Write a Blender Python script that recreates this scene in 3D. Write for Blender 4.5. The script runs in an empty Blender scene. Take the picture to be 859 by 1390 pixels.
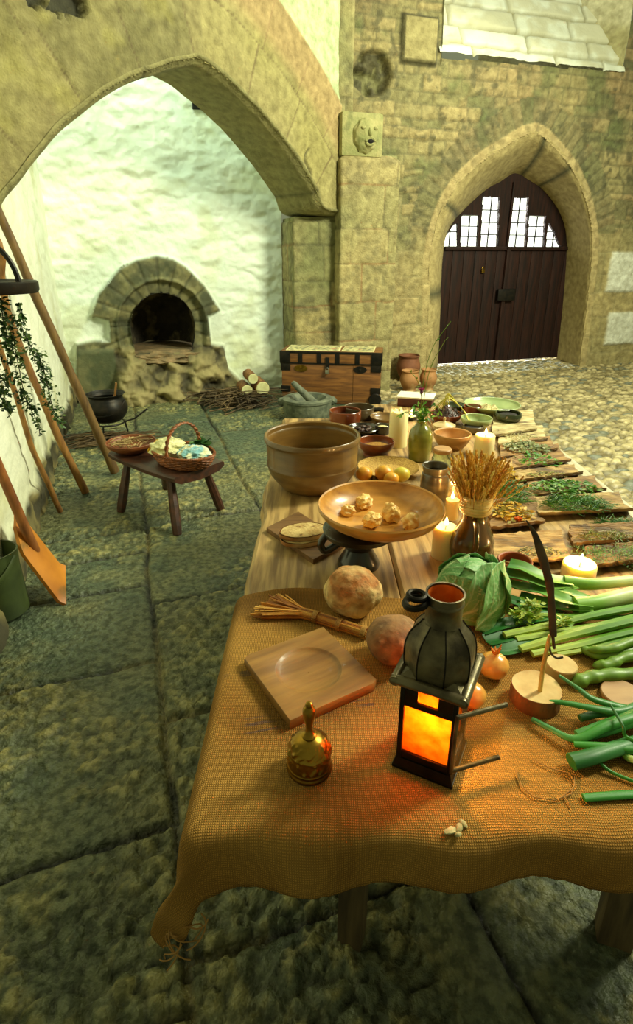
import bpy, bmesh, math, random
import numpy as np
from mathutils import Vector, Matrix, noise as mnoise

C = bpy.context.scene.collection
scene = bpy.context.scene

# ------------------------------------------------------------------ camera, light, exposure
TILT = math.atan(305 / 770)
CAMZ = 1.6
cam = bpy.data.cameras.new('camera')
cam.sensor_fit = 'VERTICAL'; cam.sensor_height = 36; cam.lens = 770 / 1390 * 36
cam.shift_y = -45 / 1390
cam.shift_x = -0.5 / 1390
cam.clip_start = 0.05
co = bpy.data.objects.new('camera', cam); C.objects.link(co)
co.location = (0, 0, CAMZ); co.rotation_euler = (math.pi / 2 - TILT, 0, 0)
scene.camera = co

ROOM = math.radians(17.9)                      # the room is turned against the camera
U = Vector((-math.sin(ROOM), math.cos(ROOM), 0)); V = Vector((math.cos(ROOM), math.sin(ROOM), 0))
def rm(v, u, z=0): return V * v + U * u + Vector((0, 0, z))

world = bpy.data.worlds.new('world'); scene.world = world; world.use_nodes = True
bg = world.node_tree.nodes['Background']
bg.inputs[0].default_value = (0.92, 1.0, 0.55, 1); bg.inputs[1].default_value = 0.27

def area(name, loc, target, size, power, col, size_y=None):
    l = bpy.data.lights.new(name, 'AREA'); l.shape = 'RECTANGLE'; l.size = size; l.size_y = size_y or size
    l.energy = power; l.color = col
    o = bpy.data.objects.new(name, l); C.objects.link(o); o.location = loc
    o.rotation_euler = (Vector(target) - Vector(loc)).to_track_quat('-Z', 'Y').to_euler(); return o
area('hall_window_light', rm(4.6, 1.6, 4.4), rm(0.6, 6.4, 1.2), 1.5, 700, (0.98, 1.0, 0.70))
area('high_window_light', rm(4.9, 5.4, 5.2), rm(2.6, 2.8, 0.5), 2.0, 175, (1.0, 0.97, 0.66))
area('flue_daylight', rm(0.1, 5.55, 4.6), rm(0.35, 7.0, 0.9), 1.1, 150, (0.82, 1.0, 0.84))
area('niche_daylight', rm(5.0, 8.3, 5.6), rm(5.1, 7.5, 4.2), 0.9, 20, (0.92, 1.0, 0.92))
area('gate_daylight', rm(5.6, 8.6, 2.2), rm(5.5, 7.9, 0.0), 1.2, 300, (1, 1, 0.95))

scene.view_settings.view_transform = 'Standard'; scene.view_settings.look = 'None'
scene.view_settings.gamma = 1; scene.view_settings.use_curve_mapping = False
scene.view_settings.exposure = -0.3
scene.cycles.use_denoising = True
scene.cycles.max_bounces = 8
scene.cycles.caustics_reflective = False; scene.cycles.caustics_refractive = False

# ------------------------------------------------------------------ helpers
def ray(px, py):
    a = px - 430; b = 650 - py; ct, s_ = math.cos(TILT), math.sin(TILT)
    return (a, 770 * ct + b * s_, -770 * s_ + b * ct)
def at(px, py, z=0.0):
    """point of the horizontal plane z seen at a pixel of the photograph"""
    d = ray(px, py); s = (z - CAMZ) / d[2]; return Vector((d[0] * s, d[1] * s, z))
def aty(px, py, y):
    d = ray(px, py); s = y / d[1]; return Vector((d[0] * s, y, CAMZ + d[2] * s))
def atv(px, py, v):
    d = ray(px, py); s = v / (d[0] * V.x + d[1] * V.y); return Vector((d[0] * s, d[1] * s, CAMZ + d[2] * s))
def mpp(p):                                       # metres per pixel at a point
    return (p[1] * math.cos(TILT) + (CAMZ - p[2]) * math.sin(TILT)) / 770

def lin(c):
    return tuple(((x / 255) / 12.92 if x / 255 <= 0.04045 else ((x / 255 + 0.055) / 1.055) ** 2.4) for x in c[:3])
def S(r, g, b): return lin((r, g, b)) + (1.0,)

def h2(ix, iy, seed):
    n = (ix.astype(np.int64) * 374761393 + iy.astype(np.int64) * 668265263 + seed * 144665051) & 0xffffffff
    n = ((n ^ (n >> 13)) * 1274126177) & 0xffffffff
    n = ((n ^ (n >> 16)) * 2246822519) & 0xffffffff
    return ((n ^ (n >> 15)) & 0xffffff) / float(0xffffff)
def vn(x, y, seed=0):
    ix = np.floor(x); iy = np.floor(y); fx = x - ix; fy = y - iy
    fx = fx * fx * (3 - 2 * fx); fy = fy * fy * (3 - 2 * fy)
    a = h2(ix, iy, seed); b = h2(ix + 1, iy, seed); c = h2(ix, iy + 1, seed); d = h2(ix + 1, iy + 1, seed)
    return (a * (1 - fx) + b * fx) * (1 - fy) + (c * (1 - fx) + d * fx) * fy - 0.5
def fbm(x, y, o=4, seed=0):
    r = 0; a = 1.0
    for i in range(o):
        r = r + a * vn(x * 2 ** i + 17.3 * i, y * 2 ** i + 5.1 * i, seed + i); a *= 0.5
    return r
def worley(x, y, seed=0, jit=0.9):
    ix = np.floor(x); iy = np.floor(y)
    f1 = np.full(x.shape, 9.0); f2 = np.full(x.shape, 9.0); cid = np.zeros(x.shape)
    for dx in (-1, 0, 1):
        for dy in (-1, 0, 1):
            cx = ix + dx; cy = iy + dy
            px = cx + 0.5 + jit * (h2(cx, cy, seed) - 0.5); py = cy + 0.5 + jit * (h2(cx, cy, seed + 7) - 0.5)
            d = np.hypot(x - px, y - py); i_ = h2(cx, cy, seed + 13)
            m = d < f1
            f2 = np.where(m, f1, np.minimum(f2, d)); cid = np.where(m, i_, cid); f1 = np.where(m, d, f1)
    return f1, f2 - f1, cid
def ss(x, a, b):
    t = np.clip((x - a) / (b - a), 0, 1); return t * t * (3 - 2 * t)
def coursed(x, z, hmin, hmax, wmin, wmax, seed=1, x0=-20., x1=20., z0=-1., z1=8., rows=None, cuts=None):
    """courses of stone blocks: distance to the nearest joint, random id of the block"""
    rg = random.Random(seed)
    if rows is None:
        rows = [z0]
        while rows[-1] < z1: rows.append(rows[-1] + rg.uniform(hmin, hmax))
    rows = np.array(rows); ri = np.clip(np.searchsorted(rows, z) - 1, 0, len(rows) - 2)
    e = np.minimum(z - rows[ri], rows[ri + 1] - z); idd = np.zeros(x.shape)
    for r in range(len(rows) - 1):
        xs = cuts[r] if cuts else [x0 + rg.uniform(0, wmax)]
        if not cuts:
            while xs[-1] < x1: xs.append(xs[-1] + rg.uniform(wmin, wmax))
        xs = np.array(xs); m = ri == r
        if not m.any(): continue
        xx = x[m]; ci = np.clip(np.searchsorted(xs, xx) - 1, 0, len(xs) - 2)
        e[m] = np.minimum(e[m], np.minimum(np.abs(xx - xs[ci]), np.abs(xs[ci + 1] - xx)))
        idd[m] = h2(ci.astype(float), np.full(ci.shape, float(r)), seed)
    return e, idd
def mixc(a, b, t):
    t = np.clip(t, 0, 1)[..., None]; return np.asarray(a)[..., :3] * (1 - t) + np.asarray(b)[..., :3] * t

def curve_dist(x, z, pts):
    """distance and arc length along a polyline"""
    best = np.full(x.shape, 99.0); arc = np.zeros(x.shape); acc = 0
    for (ax, az), (bx, bz) in zip(pts[:-1], pts[1:]):
        L = math.hypot(bx - ax, bz - az)
        t = np.clip(((x - ax) * (bx - ax) + (z - az) * (bz - az)) / (L * L), 0, 1)
        d = np.hypot(x - ax - t * (bx - ax), z - az - t * (bz - az)); m = d < best
        best = np.where(m, d, best); arc = np.where(m, acc + t * L, arc); acc += L
    return best, arc
def inside(x, z, poly):
    r = np.zeros(x.shape, bool)
    for (ax, az), (bx, bz) in zip(poly, poly[1:] + poly[:1]):
        if az == bz: continue
        c = ((az > z) != (bz > z)) & (x < (bx - ax) * (z - az) / (bz - az) + ax); r ^= c
    return r
def smooth_pts(pts, n=8):
    out = []
    P = [Vector(p) for p in pts]; P = [P[0] * 2 - P[1]] + P + [P[-1] * 2 - P[-2]]
    for i in range(1, len(P) - 2):
        for k in range(n):
            t = k / n; a, b, c, d = P[i - 1:i + 3]
            out.append(0.5 * ((2 * b) + (c - a) * t + (2 * a - 5 * b + 4 * c - d) * t * t + (3 * b - a - 3 * c + d) * t ** 3))
    out.append(P[-2]); return out

def tag(o, label=None, cat=None, group=None, kind=None):
    if label: o['label'] = label
    if cat: o['category'] = cat
    if group: o['group'] = group
    if kind: o['kind'] = kind
    return o
def empty(name, loc=(0, 0, 0), rz=0, label=None, cat=None, group=None, parent=None, rot=None):
    o = bpy.data.objects.new(name, None); C.objects.link(o); o.location = loc; o.empty_display_size = 0.05
    o.rotation_euler = rot or (0, 0, rz)
    if parent: o.parent = parent
    return tag(o, label, cat, group)
def copy_tree(o, parent=None):
    c = o.copy(); C.objects.link(c)
    if parent: c.parent = parent
    for ch in [x for x in C.objects if x.parent == o]: copy_tree(ch, c)
    return c

def mesh(name, verts, faces, mat, parent=None, cols=None, uvs=None, smooth=True, loc=None, rot=None, kind=None):
    me = bpy.data.meshes.new(name); me.from_pydata([tuple(v) for v in verts], [], faces); me.update()
    if cols is not None:
        a = me.color_attributes.new('Col', 'FLOAT_COLOR', 'POINT')
        c = np.ones((len(verts), 4), np.float32); c[:, :3] = np.asarray(cols)[:, :3]
        a.data.foreach_set('color', c.ravel())
    if uvs is not None:
        uv = me.uv_layers.new(name='UVMap'); li = np.zeros(len(me.loops), np.int32); me.loops.foreach_get('vertex_index', li)
        uv.data.foreach_set('uv', np.asarray(uvs, np.float32)[li].ravel())
    me.polygons.foreach_set('use_smooth', [smooth] * len(me.polygons))
    if mat:
        for m in (mat if isinstance(mat, list) else [mat]): me.materials.append(m)
    o = bpy.data.objects.new(name, me); C.objects.link(o)
    if parent: o.parent = parent
    if loc is not None: o.location = loc
    if rot is not None: o.rotation_euler = rot
    if kind: o['kind'] = kind
    return o

class MB:
    """collects shapes that become one mesh"""
    def __init__(s): s.v = []; s.f = []; s.c = []
    def add(s, vs, fs, col=(1, 1, 1)):
        b = len(s.v); s.v += [Vector(v) for v in vs]; s.f += [tuple(i + b for i in f) for f in fs]
        if len(col) and hasattr(col[0], '__len__'): s.c += [tuple(c)[:3] for c in col]
        else: s.c += [tuple(col)[:3]] * len(vs)
        return s
    def box(s, c, d, M=None, bev=0.0, col=(1, 1, 1)):
        bm = bmesh.new(); bmesh.ops.create_cube(bm, size=1)
        for v in bm.verts: v.co = Vector((v.co.x * d[0], v.co.y * d[1], v.co.z * d[2]))
        if bev: bmesh.ops.bevel(bm, geom=list(bm.edges), offset=bev, segments=2, affect='EDGES', profile=0.6)
        M = M or Matrix(); c = Vector(c)
        bm.verts.index_update()
        s.add([M @ (v.co + c) for v in bm.verts], [[v.index for v in f.verts] for f in bm.faces], col); bm.free(); return s
    def bar(s, a, b, w, h, bev=0.0, col=(1, 1, 1), up=(0, 0, 1)):
        a = Vector(a); b = Vector(b); d = b - a; L = d.length; y = d.normalized(); x = y.cross(Vector(up))
        if x.length < 1e-4: x = Vector((1, 0, 0))
        x.normalize(); z = x.cross(y)
        M = Matrix((x, y, z)).transposed().to_4x4(); M.translation = (a + b) / 2
        return s.box((0, 0, 0), (w, L, h), M, bev, col)
    def tube(s, pts, r, seg=8, flat=1.0, col=(1, 1, 1), up=(0, 0, 1), caps=True, closed=False):
        P = [Vector(p) for p in pts]; n = len(P); R = r if hasattr(r, '__len__') else [r] * n
        vs = []; cs = []; px = None
        for i in range(n):
            if closed: t = (P[(i + 1) % n] - P[i - 1])
            else: t = (P[min(i + 1, n - 1)] - P[max(i - 1, 0)])
            if t.length < 1e-9: t = Vector((0, 0, 1))
            t.normalize(); x = t.cross(Vector(up))
            if x.length < 0.05: x = px if px is not None else t.cross(Vector((1, 0, 0)))
            x.normalize(); 
            if px is not None and x.dot(px) < 0 and not closed and abs(x.dot(px)) > 0.3: x = -x
            px = x; z = x.cross(t).normalized()
            for k in range(seg):
                a = 2 * math.pi * k / seg
                vs.append(P[i] + x * math.cos(a) * R[i] + z * math.sin(a) * R[i] * flat)
                cs.append(col[i] if (len(col) == n and hasattr(col[0], '__len__')) else col)
        fs = []
        m = n if closed else n - 1
        for i in range(m):
            j = (i + 1) % n
            for k in range(seg):
                k2 = (k + 1) % seg; fs.append((i * seg + k, i * seg + k2, j * seg + k2, j * seg + k))
        if caps and not closed: fs += [tuple(range(seg))[::-1], tuple((n - 1) * seg + k for k in range(seg))]
        return s.add(vs, fs, cs)
    def lathe(s, prof, seg=40, c=(0, 0, 0), wob=0.0, col=(1, 1, 1), seed=0, M=None, facet=None):
        c = Vector(c); vs = []; cs = []; n = len(prof)
        for i, (r, z) in enumerate(prof):
            for k in range(seg):
                a = 2 * math.pi * k / seg
                w = 1 + wob * mnoise.noise(Vector((math.cos(a) * 1.3 + seed, math.sin(a) * 1.3, z * 6 + seed)))
                p = Vector((math.cos(a) * r * w, math.sin(a) * r * w, z)) + c
                vs.append(M @ p if M else p)
                cs.append(col[i] if hasattr(col[0], '__len__') else col)
        fs = [(i * seg + k, i * seg + (k + 1) % seg, (i + 1) * seg + (k + 1) % seg, (i + 1) * seg + k) for i in range(n - 1) for k in range(seg)]
        if prof[0][0] > 1e-6: fs.append(tuple(range(seg))[::-1])
        if prof[-1][0] > 1e-6: fs.append(tuple((n - 1) * seg + k for k in range(seg)))
        return s.add(vs, fs, cs)
    def blob(s, c, r, sub=3, amp=0.1, freq=3.0, seed=0, col=(1, 1, 1), M=None, oct=2, flatz=None):
        bm = bmesh.new(); bmesh.ops.create_icosphere(bm, subdivisions=sub, radius=1); c = Vector(c)
        r = r if hasattr(r, '__len__') else (r, r, r); vs = []
        for v in bm.verts:
            n = v.co.normalized(); k = 0; a = amp
            for o in range(oct): k += a * mnoise.noise(n * freq * 2 ** o + Vector((seed * 3.7, seed, o))); a *= .5
            q = n * (1 + k); q = Vector((q.x * r[0], q.y * r[1], q.z * r[2]))
            if flatz is not None and q.z < flatz: q.z = flatz
            if M: q = M @ q
            vs.append(q + c)
        bm.verts.index_update(); fs = [[v.index for v in f.verts] for f in bm.faces]; bm.free()
        return s.add(vs, fs, col if not callable(col) else [col(v - c) for v in vs])
    def build(s, name, mat, parent=None, smooth=True, loc=None, rot=None, kind=None, autos=True):
        o = mesh(name, s.v, s.f, mat, parent, cols=s.c, smooth=smooth, loc=loc, rot=rot, kind=kind)
        if smooth and autos:
            try: o.data.set_sharp_from_angle(angle=math.radians(38))
            except Exception: pass
        return o

# ------------------------------------------------------------------ materials
def material(name, c1=None, c2=None, scale=6, rough=0.6, bump=0.3, bscale=40, metal=0.0, attr=False, contrast=(0.35, 0.65),
             stretch=(1, 1, 1), c3=None, scale3=2.0, c3r=(0.55, 0.7), trans=0.0, sss=0.0, coat=0.0, emit=None, rough2=None, bdist=0.01, spec=0.5, translucent=0.0, coords='Object', detail=6, bstretch=None):
    m = bpy.data.materials.new(name); m.use_nodes = True; nt = m.node_tree; N = nt.nodes; L = nt.links
    b = N['Principled BSDF']; b.inputs['Roughness'].default_value = rough; b.inputs['Metallic'].default_value = metal
    b.inputs['Specular IOR Level'].default_value = spec
    tc = N.new('ShaderNodeTexCoord'); mp = N.new('ShaderNodeMapping'); mp.inputs['Scale'].default_value = stretch
    L.new(tc.outputs[coords], mp.inputs[0])
    n1 = N.new('ShaderNodeTexNoise'); n1.inputs['Scale'].default_value = scale; n1.inputs['Detail'].default_value = detail
    L.new(mp.outputs[0], n1.inputs['Vector'])
    r1 = N.new('ShaderNodeMapRange'); r1.inputs[1].default_value = contrast[0]; r1.inputs[2].default_value = contrast[1]
    L.new(n1.outputs[0], r1.inputs[0])
    mx = N.new('ShaderNodeMix'); mx.data_type = 'RGBA'; L.new(r1.outputs[0], mx.inputs[0])
    if attr:                                # base colours come with the mesh, the noise varies them
        mx.blend_type = 'MULTIPLY' if c2 is None else 'MIX'
        a = N.new('ShaderNodeAttribute'); a.attribute_name = 'Col'; L.new(a.outputs['Color'], mx.inputs[6])
        if c2 is None:
            mx.inputs[7].default_value = c1 or (0.72, 0.72, 0.72, 1)
        else: mx.inputs[7].default_value = c2
    else:
        mx.inputs[6].default_value = c1; mx.inputs[7].default_value = c2 or c1
    out = mx.outputs[2]
    if c3:
        n3 = N.new('ShaderNodeTexNoise'); n3.inputs['Scale'].default_value = scale3; n3.inputs['Detail'].default_value = 5
        L.new(mp.outputs[0], n3.inputs['Vector'])
        r3 = N.new('ShaderNodeMapRange'); r3.inputs[1].default_value = c3r[0]; r3.inputs[2].default_value = c3r[1]; L.new(n3.outputs[0], r3.inputs[0])
        m3 = N.new('ShaderNodeMix'); m3.data_type = 'RGBA'; L.new(r3.outputs[0], m3.inputs[0]); L.new(out, m3.inputs[6]); m3.inputs[7].default_value = c3; out = m3.outputs[2]
    L.new(out, b.inputs['Base Color'])
    if bump:
        nb = N.new('ShaderNodeTexNoise'); nb.inputs['Scale'].default_value = bscale; nb.inputs['Detail'].default_value = 5
        if bstretch:
            mp2 = N.new('ShaderNodeMapping'); mp2.inputs['Scale'].default_value = bstretch; L.new(tc.outputs[coords], mp2.inputs[0]); L.new(mp2.outputs[0], nb.inputs['Vector'])
        else: L.new(mp.outputs[0], nb.inputs['Vector'])
        bp = N.new('ShaderNodeBump'); bp.inputs['Strength'].default_value = bump; bp.inputs['Distance'].default_value = bdist
        L.new(nb.outputs[0], bp.inputs['Height']); L.new(bp.outputs[0], b.inputs['Normal'])
    if rough2 is not None:
        rr = N.new('ShaderNodeMapRange'); rr.inputs[3].default_value = rough; rr.inputs[4].default_value = rough2
        L.new(r1.outputs[0], rr.inputs[0]); L.new(rr.outputs[0], b.inputs['Roughness'])
    if trans: b.inputs['Transmission Weight'].default_value = trans
    if sss:
        b.inputs['Subsurface Weight'].default_value = sss; b.inputs['Subsurface Radius'].default_value = (0.02, 0.015, 0.008); b.inputs['Subsurface Scale'].default_value = 1
    if coat: b.inputs['Coat Weight'].default_value = coat; b.inputs['Coat Roughness'].default_value = 0.12
    if emit: b.inputs['Emission Color'].default_value = emit[0]; b.inputs['Emission Strength'].default_value = emit[1]
    if translucent:
        tr = N.new('ShaderNodeBsdfTranslucent'); L.new(out, tr.inputs[0]); ms = N.new('ShaderNodeMixShader'); ms.inputs[0].default_value = translucent
        L.new(b.outputs[0], ms.inputs[1]); L.new(tr.outputs[0], ms.inputs[2]); L.new(ms.outputs[0], N['Material Output'].inputs[0])
    return m

M = {}
M['plaster'] = material('limewashed_plaster', attr=True, c1=(0.88, 0.88, 0.84, 1), scale=3, rough=0.85, bump=0.5, bscale=30, bdist=0.012)
M['stone'] = material('old_masonry', attr=True, c1=(0.55, 0.53, 0.47, 1), scale=14, rough=0.85, bump=0.8, bscale=55, bdist=0.012, contrast=(0.3, 0.7))
M['flags'] = material('flagstone', attr=True, c1=(0.40, 0.43, 0.38, 1), scale=30, rough=0.32, rough2=0.55, bump=1.0, bscale=42, bdist=0.02, contrast=(0.42, 0.60))
M['cobble'] = material('cobblestone', attr=True, c1=(0.6, 0.6, 0.52, 1), scale=25, rough=0.45, bump=0.4, bscale=80, bdist=0.006)
M['wood_dark'] = material('dark_oak', S(62, 40, 22), S(34, 22, 14), scale=8, stretch=(6, 1, 6), rough=0.6, bump=0.5, bscale=30, bdist=0.004)
M['door_wood'] = material('gate_oak', S(46, 22, 14), S(24, 12, 9), scale=5, stretch=(6, 6, 0.6), spec=.25, rough=0.65, bump=0.5, bscale=14, bdist=0.006)
M['iron'] = material('black_iron', S(22, 22, 20), S(42, 36, 28), scale=20, rough=0.45, metal=0.6, bump=0.3, bscale=90, bdist=0.002)
M['horn_pane'] = None
M['pane'] = material('daylit_pane', S(235, 238, 225), rough=0.3, bump=0, emit=((0.95, 1.0, 0.9, 1), 2.2))
M['terracotta'] = material('terracotta', S(158, 88, 44), S(128, 66, 34), scale=9, rough=0.55, bump=0.2, bscale=60, bdist=0.002)
# ------------------------------------------------------------------ the setting
OLIVE = np.array(lin((140, 138, 92))); TAN = np.array(lin((190, 172, 118))); DARKST = np.array(lin((86, 84, 58))); PINKST = np.array(lin((182, 150, 106)))
MOSS = np.array(lin((96, 112, 66))); RUST = np.array(lin((150, 92, 52))); LIME = np.array(lin((228, 230, 212))); MORTAR = np.array(lin((150, 142, 102)))

def hfield(name, a, b, func, mat, frame, keep=None):
    """relief wall or floor: func(x, y) gives height and colour; frame(x, y, h) gives the point"""
    X, Y = np.meshgrid(a, b, indexing='ij'); h, col = func(X, Y)
    P = frame(X, Y, h).reshape(-1, 3); nb = len(b)
    idx = np.arange(X.size).reshape(X.shape)
    q = np.stack([idx[:-1, :-1], idx[1:, :-1], idx[1:, 1:], idx[:-1, 1:]], -1)
    if keep is not None:
        k = keep(X, Y); kk = k[:-1, :-1] & k[1:, :-1] & k[1:, 1:] & k[:-1, 1:]; q = q[kk]
    q = q.reshape(-1, 4)
    used = np.zeros(X.size, bool); used[q.ravel()] = True; new = np.cumsum(used) - 1
    o = mesh(name, P[used], new[q].tolist(), mat, cols=np.asarray(col).reshape(-1, 3)[used])
    tag(o, kind='structure'); return o
RV = np.array(V); RU = np.array(U); Z3 = np.array((0., 0., 1.))
def wallframe(u0):            # a wall facing the camera; relief grows towards the room
    return lambda X, Y, h: X[..., None] * RV + (u0 - h)[..., None] * RU + Y[..., None] * Z3
def ar(a, b, s): return np.linspace(a, b, int(round((b - a) / s)) + 1)

# floor -----------------------------------------------------------
colU = {0: [-1.2, 0.75, 1.24, 2.02, 2.66, 3.02, 3.32, 4.1, 4.75, 5.6, 6.4, 8], 1: [-1.2, 0.9, 1.72, 2.5, 3.42, 4.15, 5.0, 5.7, 6.3, 8], 2: [-1.2, 0.3, 1.0, 1.9, 2.9, 3.7, 4.6, 5.3, 6.0, 8],
        3: [-1.2, 0.55, 1.45, 2.2, 3.1, 4.0, 4.9, 5.8, 8]}
def floor_f(X, Y):                      # X = v, Y = u
    wx = X + 0.025 * fbm(X * 2.2, Y * 2.2, 3, 3); wy = Y + 0.03 * fbm(X * 1.7 + 9, Y * 1.7, 3, 5)
    ed = [-1.6, -0.045, 0.70, 1.55, 3.6]
    ex = np.full(X.shape, 9.0); ey = np.full(X.shape, 9.0); idd = np.zeros(X.shape)
    for c in range(4):
        m = (wx >= ed[c]) & (wx < ed[c + 1]); us = np.array(colU[c])
        yy = wy - 0.03 * (X - ed[c]) 
        ci = np.clip(np.searchsorted(us, yy) - 1, 0, len(us) - 2)
        ex = np.where(m, np.minimum(wx - ed[c], ed[c + 1] - wx), ex)
        ey = np.where(m, np.minimum(np.abs(yy - us[ci]), np.abs(us[ci + 1] - yy)), ey)
        idd = np.where(m, h2(ci.astype(float), np.full(X.shape, float(c)), 21), idd)
    e = np.minimum(ex, ey); g = ss(e, 0.003, 0.018)
    pit = fbm(X * 26, Y * 26, 3, 31); big = fbm(X * 3, Y * 3, 4, 41); lay = fbm(X * 7, Y * 7, 4, 77)
    rgh = ss(big + 1.0 * (idd - 0.45), -0.2, 0.35)
    # flaked layers of slate with hollows between
    f1, fd, cid = worley(X * 15 + 0.8 * fbm(X * 9, Y * 9, 2, 5), Y * 15 + 0.8 * fbm(X * 9, Y * 9, 2, 6), 3)
    h = g * 0.022 - 0.022 + (idd - .5) * 0.006 * g + rgh * (0.012 * pit + 0.009 * (ss(fd, 0.02, 0.35) - .5)) * (1 + .8 * ss(Y, 1.6, .9)) + 0.006 * big + 0.003 * ss(lay, 0.05, 0.12)
    base = mixc(np.array(lin((84, 98, 76))), np.array(lin((120, 124, 88))), ss(idd + 0.8 * lay, 0.2, 1.0))
    crust = np.array(lin((176, 166, 104))); c = mixc(base, crust, 0.85 * (.1 + .9 * rgh) * ss(pit + 0.5 * lay, 0.02, 0.35))
    c = mixc(c, np.array(lin((56, 62, 46))), 0.7 * rgh * (1 - ss(fd, 0.02, 0.2)) + 0.2 * ss(-pit, 0.1, 0.5))
    c = mixc(c, np.array(lin((118, 112, 70))), ss(-fbm(X * 1.3, Y * 1.3, 3, 61), -0.1, 0.5) * 0.55)
    jc = mixc(np.array(lin((120, 108, 62))), np.array(lin((30, 29, 20))), ss(fbm(X * 4, Y * 4, 2, 90), -0.25, 0.05))
    c = mixc(jc, c, g)
    return h, c
ff = lambda X, Y, h: X[..., None] * RV + Y[..., None] * RU + h[..., None] * Z3
au = np.concatenate([ar(-0.6, 3.2, 0.0125)[:-1], ar(3.2, 7.4, 0.02)])
hfield('floor', ar(-1.0, 2.45, 0.0125), au, floor_f, M['flags'], ff)
# cobbled part towards the gate
def cob_f(X, Y):
    x = X * 9.0 + 0.5 * fbm(X * 4, Y * 4, 2, 2); y = Y * 12.5 + 0.5 * fbm(X * 4, Y * 4, 2, 4)
    f1, fd, cid = worley(x, y, 19, 0.75)
    dome = np.sqrt(np.clip(1 - (f1 * 1.25) ** 2, 0, 1)) * ss(fd, 0.0, 0.28)
    h = -0.03 + 0.032 * dome + 0.012 * (cid - .5) * ss(fd, 0, .2) + 0.004 * fbm(X * 30, Y * 30, 2, 8) + 0.02 * fbm(X * .8, Y * .8, 2, 12)
    c = mixc(np.array(lin((120, 108, 72))), np.array(lin((206, 190, 142))), cid)
    c = mixc(c, np.array(lin((118, 122, 106))), ss(h2(np.floor(cid * 997), np.floor(cid * 613), 3), 0.86, 0.9))
    c = mixc(np.array(lin((84, 72, 44))), c, ss(fd, 0.03, 0.25))
    return h, c
hfield('floor', ar(2.35, 9.2, 0.018), ar(1.0, 8.1, 0.014), cob_f, M['cobble'], ff)

# left wall, limewashed, with bare footing stones -------------------
VL = -0.70
def left_f(X, Y):                       # X = u, Y = z
    f1, fd, cid = worley(X * 4.2 + fbm(X * 3, Y * 3, 2, 4), Y * 6.5 + fbm(X * 3, Y * 3, 2, 6), 5)
    foot = ss(Y + 0.12 * fbm(X * 5, Y * 5, 3, 15), 0.25, 0.19)
    h = 0.02 * fbm(X * 1.2, Y * 1.2, 3, 9) + 0.006 * ss(fd, 0, .5) + 0.009 * fbm(X * 8, Y * 8, 3, 2) + foot * (0.015 + 0.05 * fbm(X * 7, Y * 7, 4, 22))
    c = mixc(np.array(lin((232, 234, 214))), np.array(lin((206, 204, 160))), ss(fbm(X * 2, Y * 2, 4, 51), 0.05, 0.5) * 0.7 + 0.5 * ss(Y, 0.7, 0.1))
    c = mixc(c, mixc(np.array(lin((62, 58, 38))), np.array(lin((128, 116, 70))), ss(fbm(X * 9, Y * 9, 3, 33), -.1, .5)), foot)
    return h, c
hfield('wall_left', ar(1.2, 7.15, 0.025), ar(-0.03, 4.6, 0.025), left_f, M['plaster'],
       lambda X, Y, h: (VL + h)[..., None] * RV + X[..., None] * RU + Y[..., None] * Z3)

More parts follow.
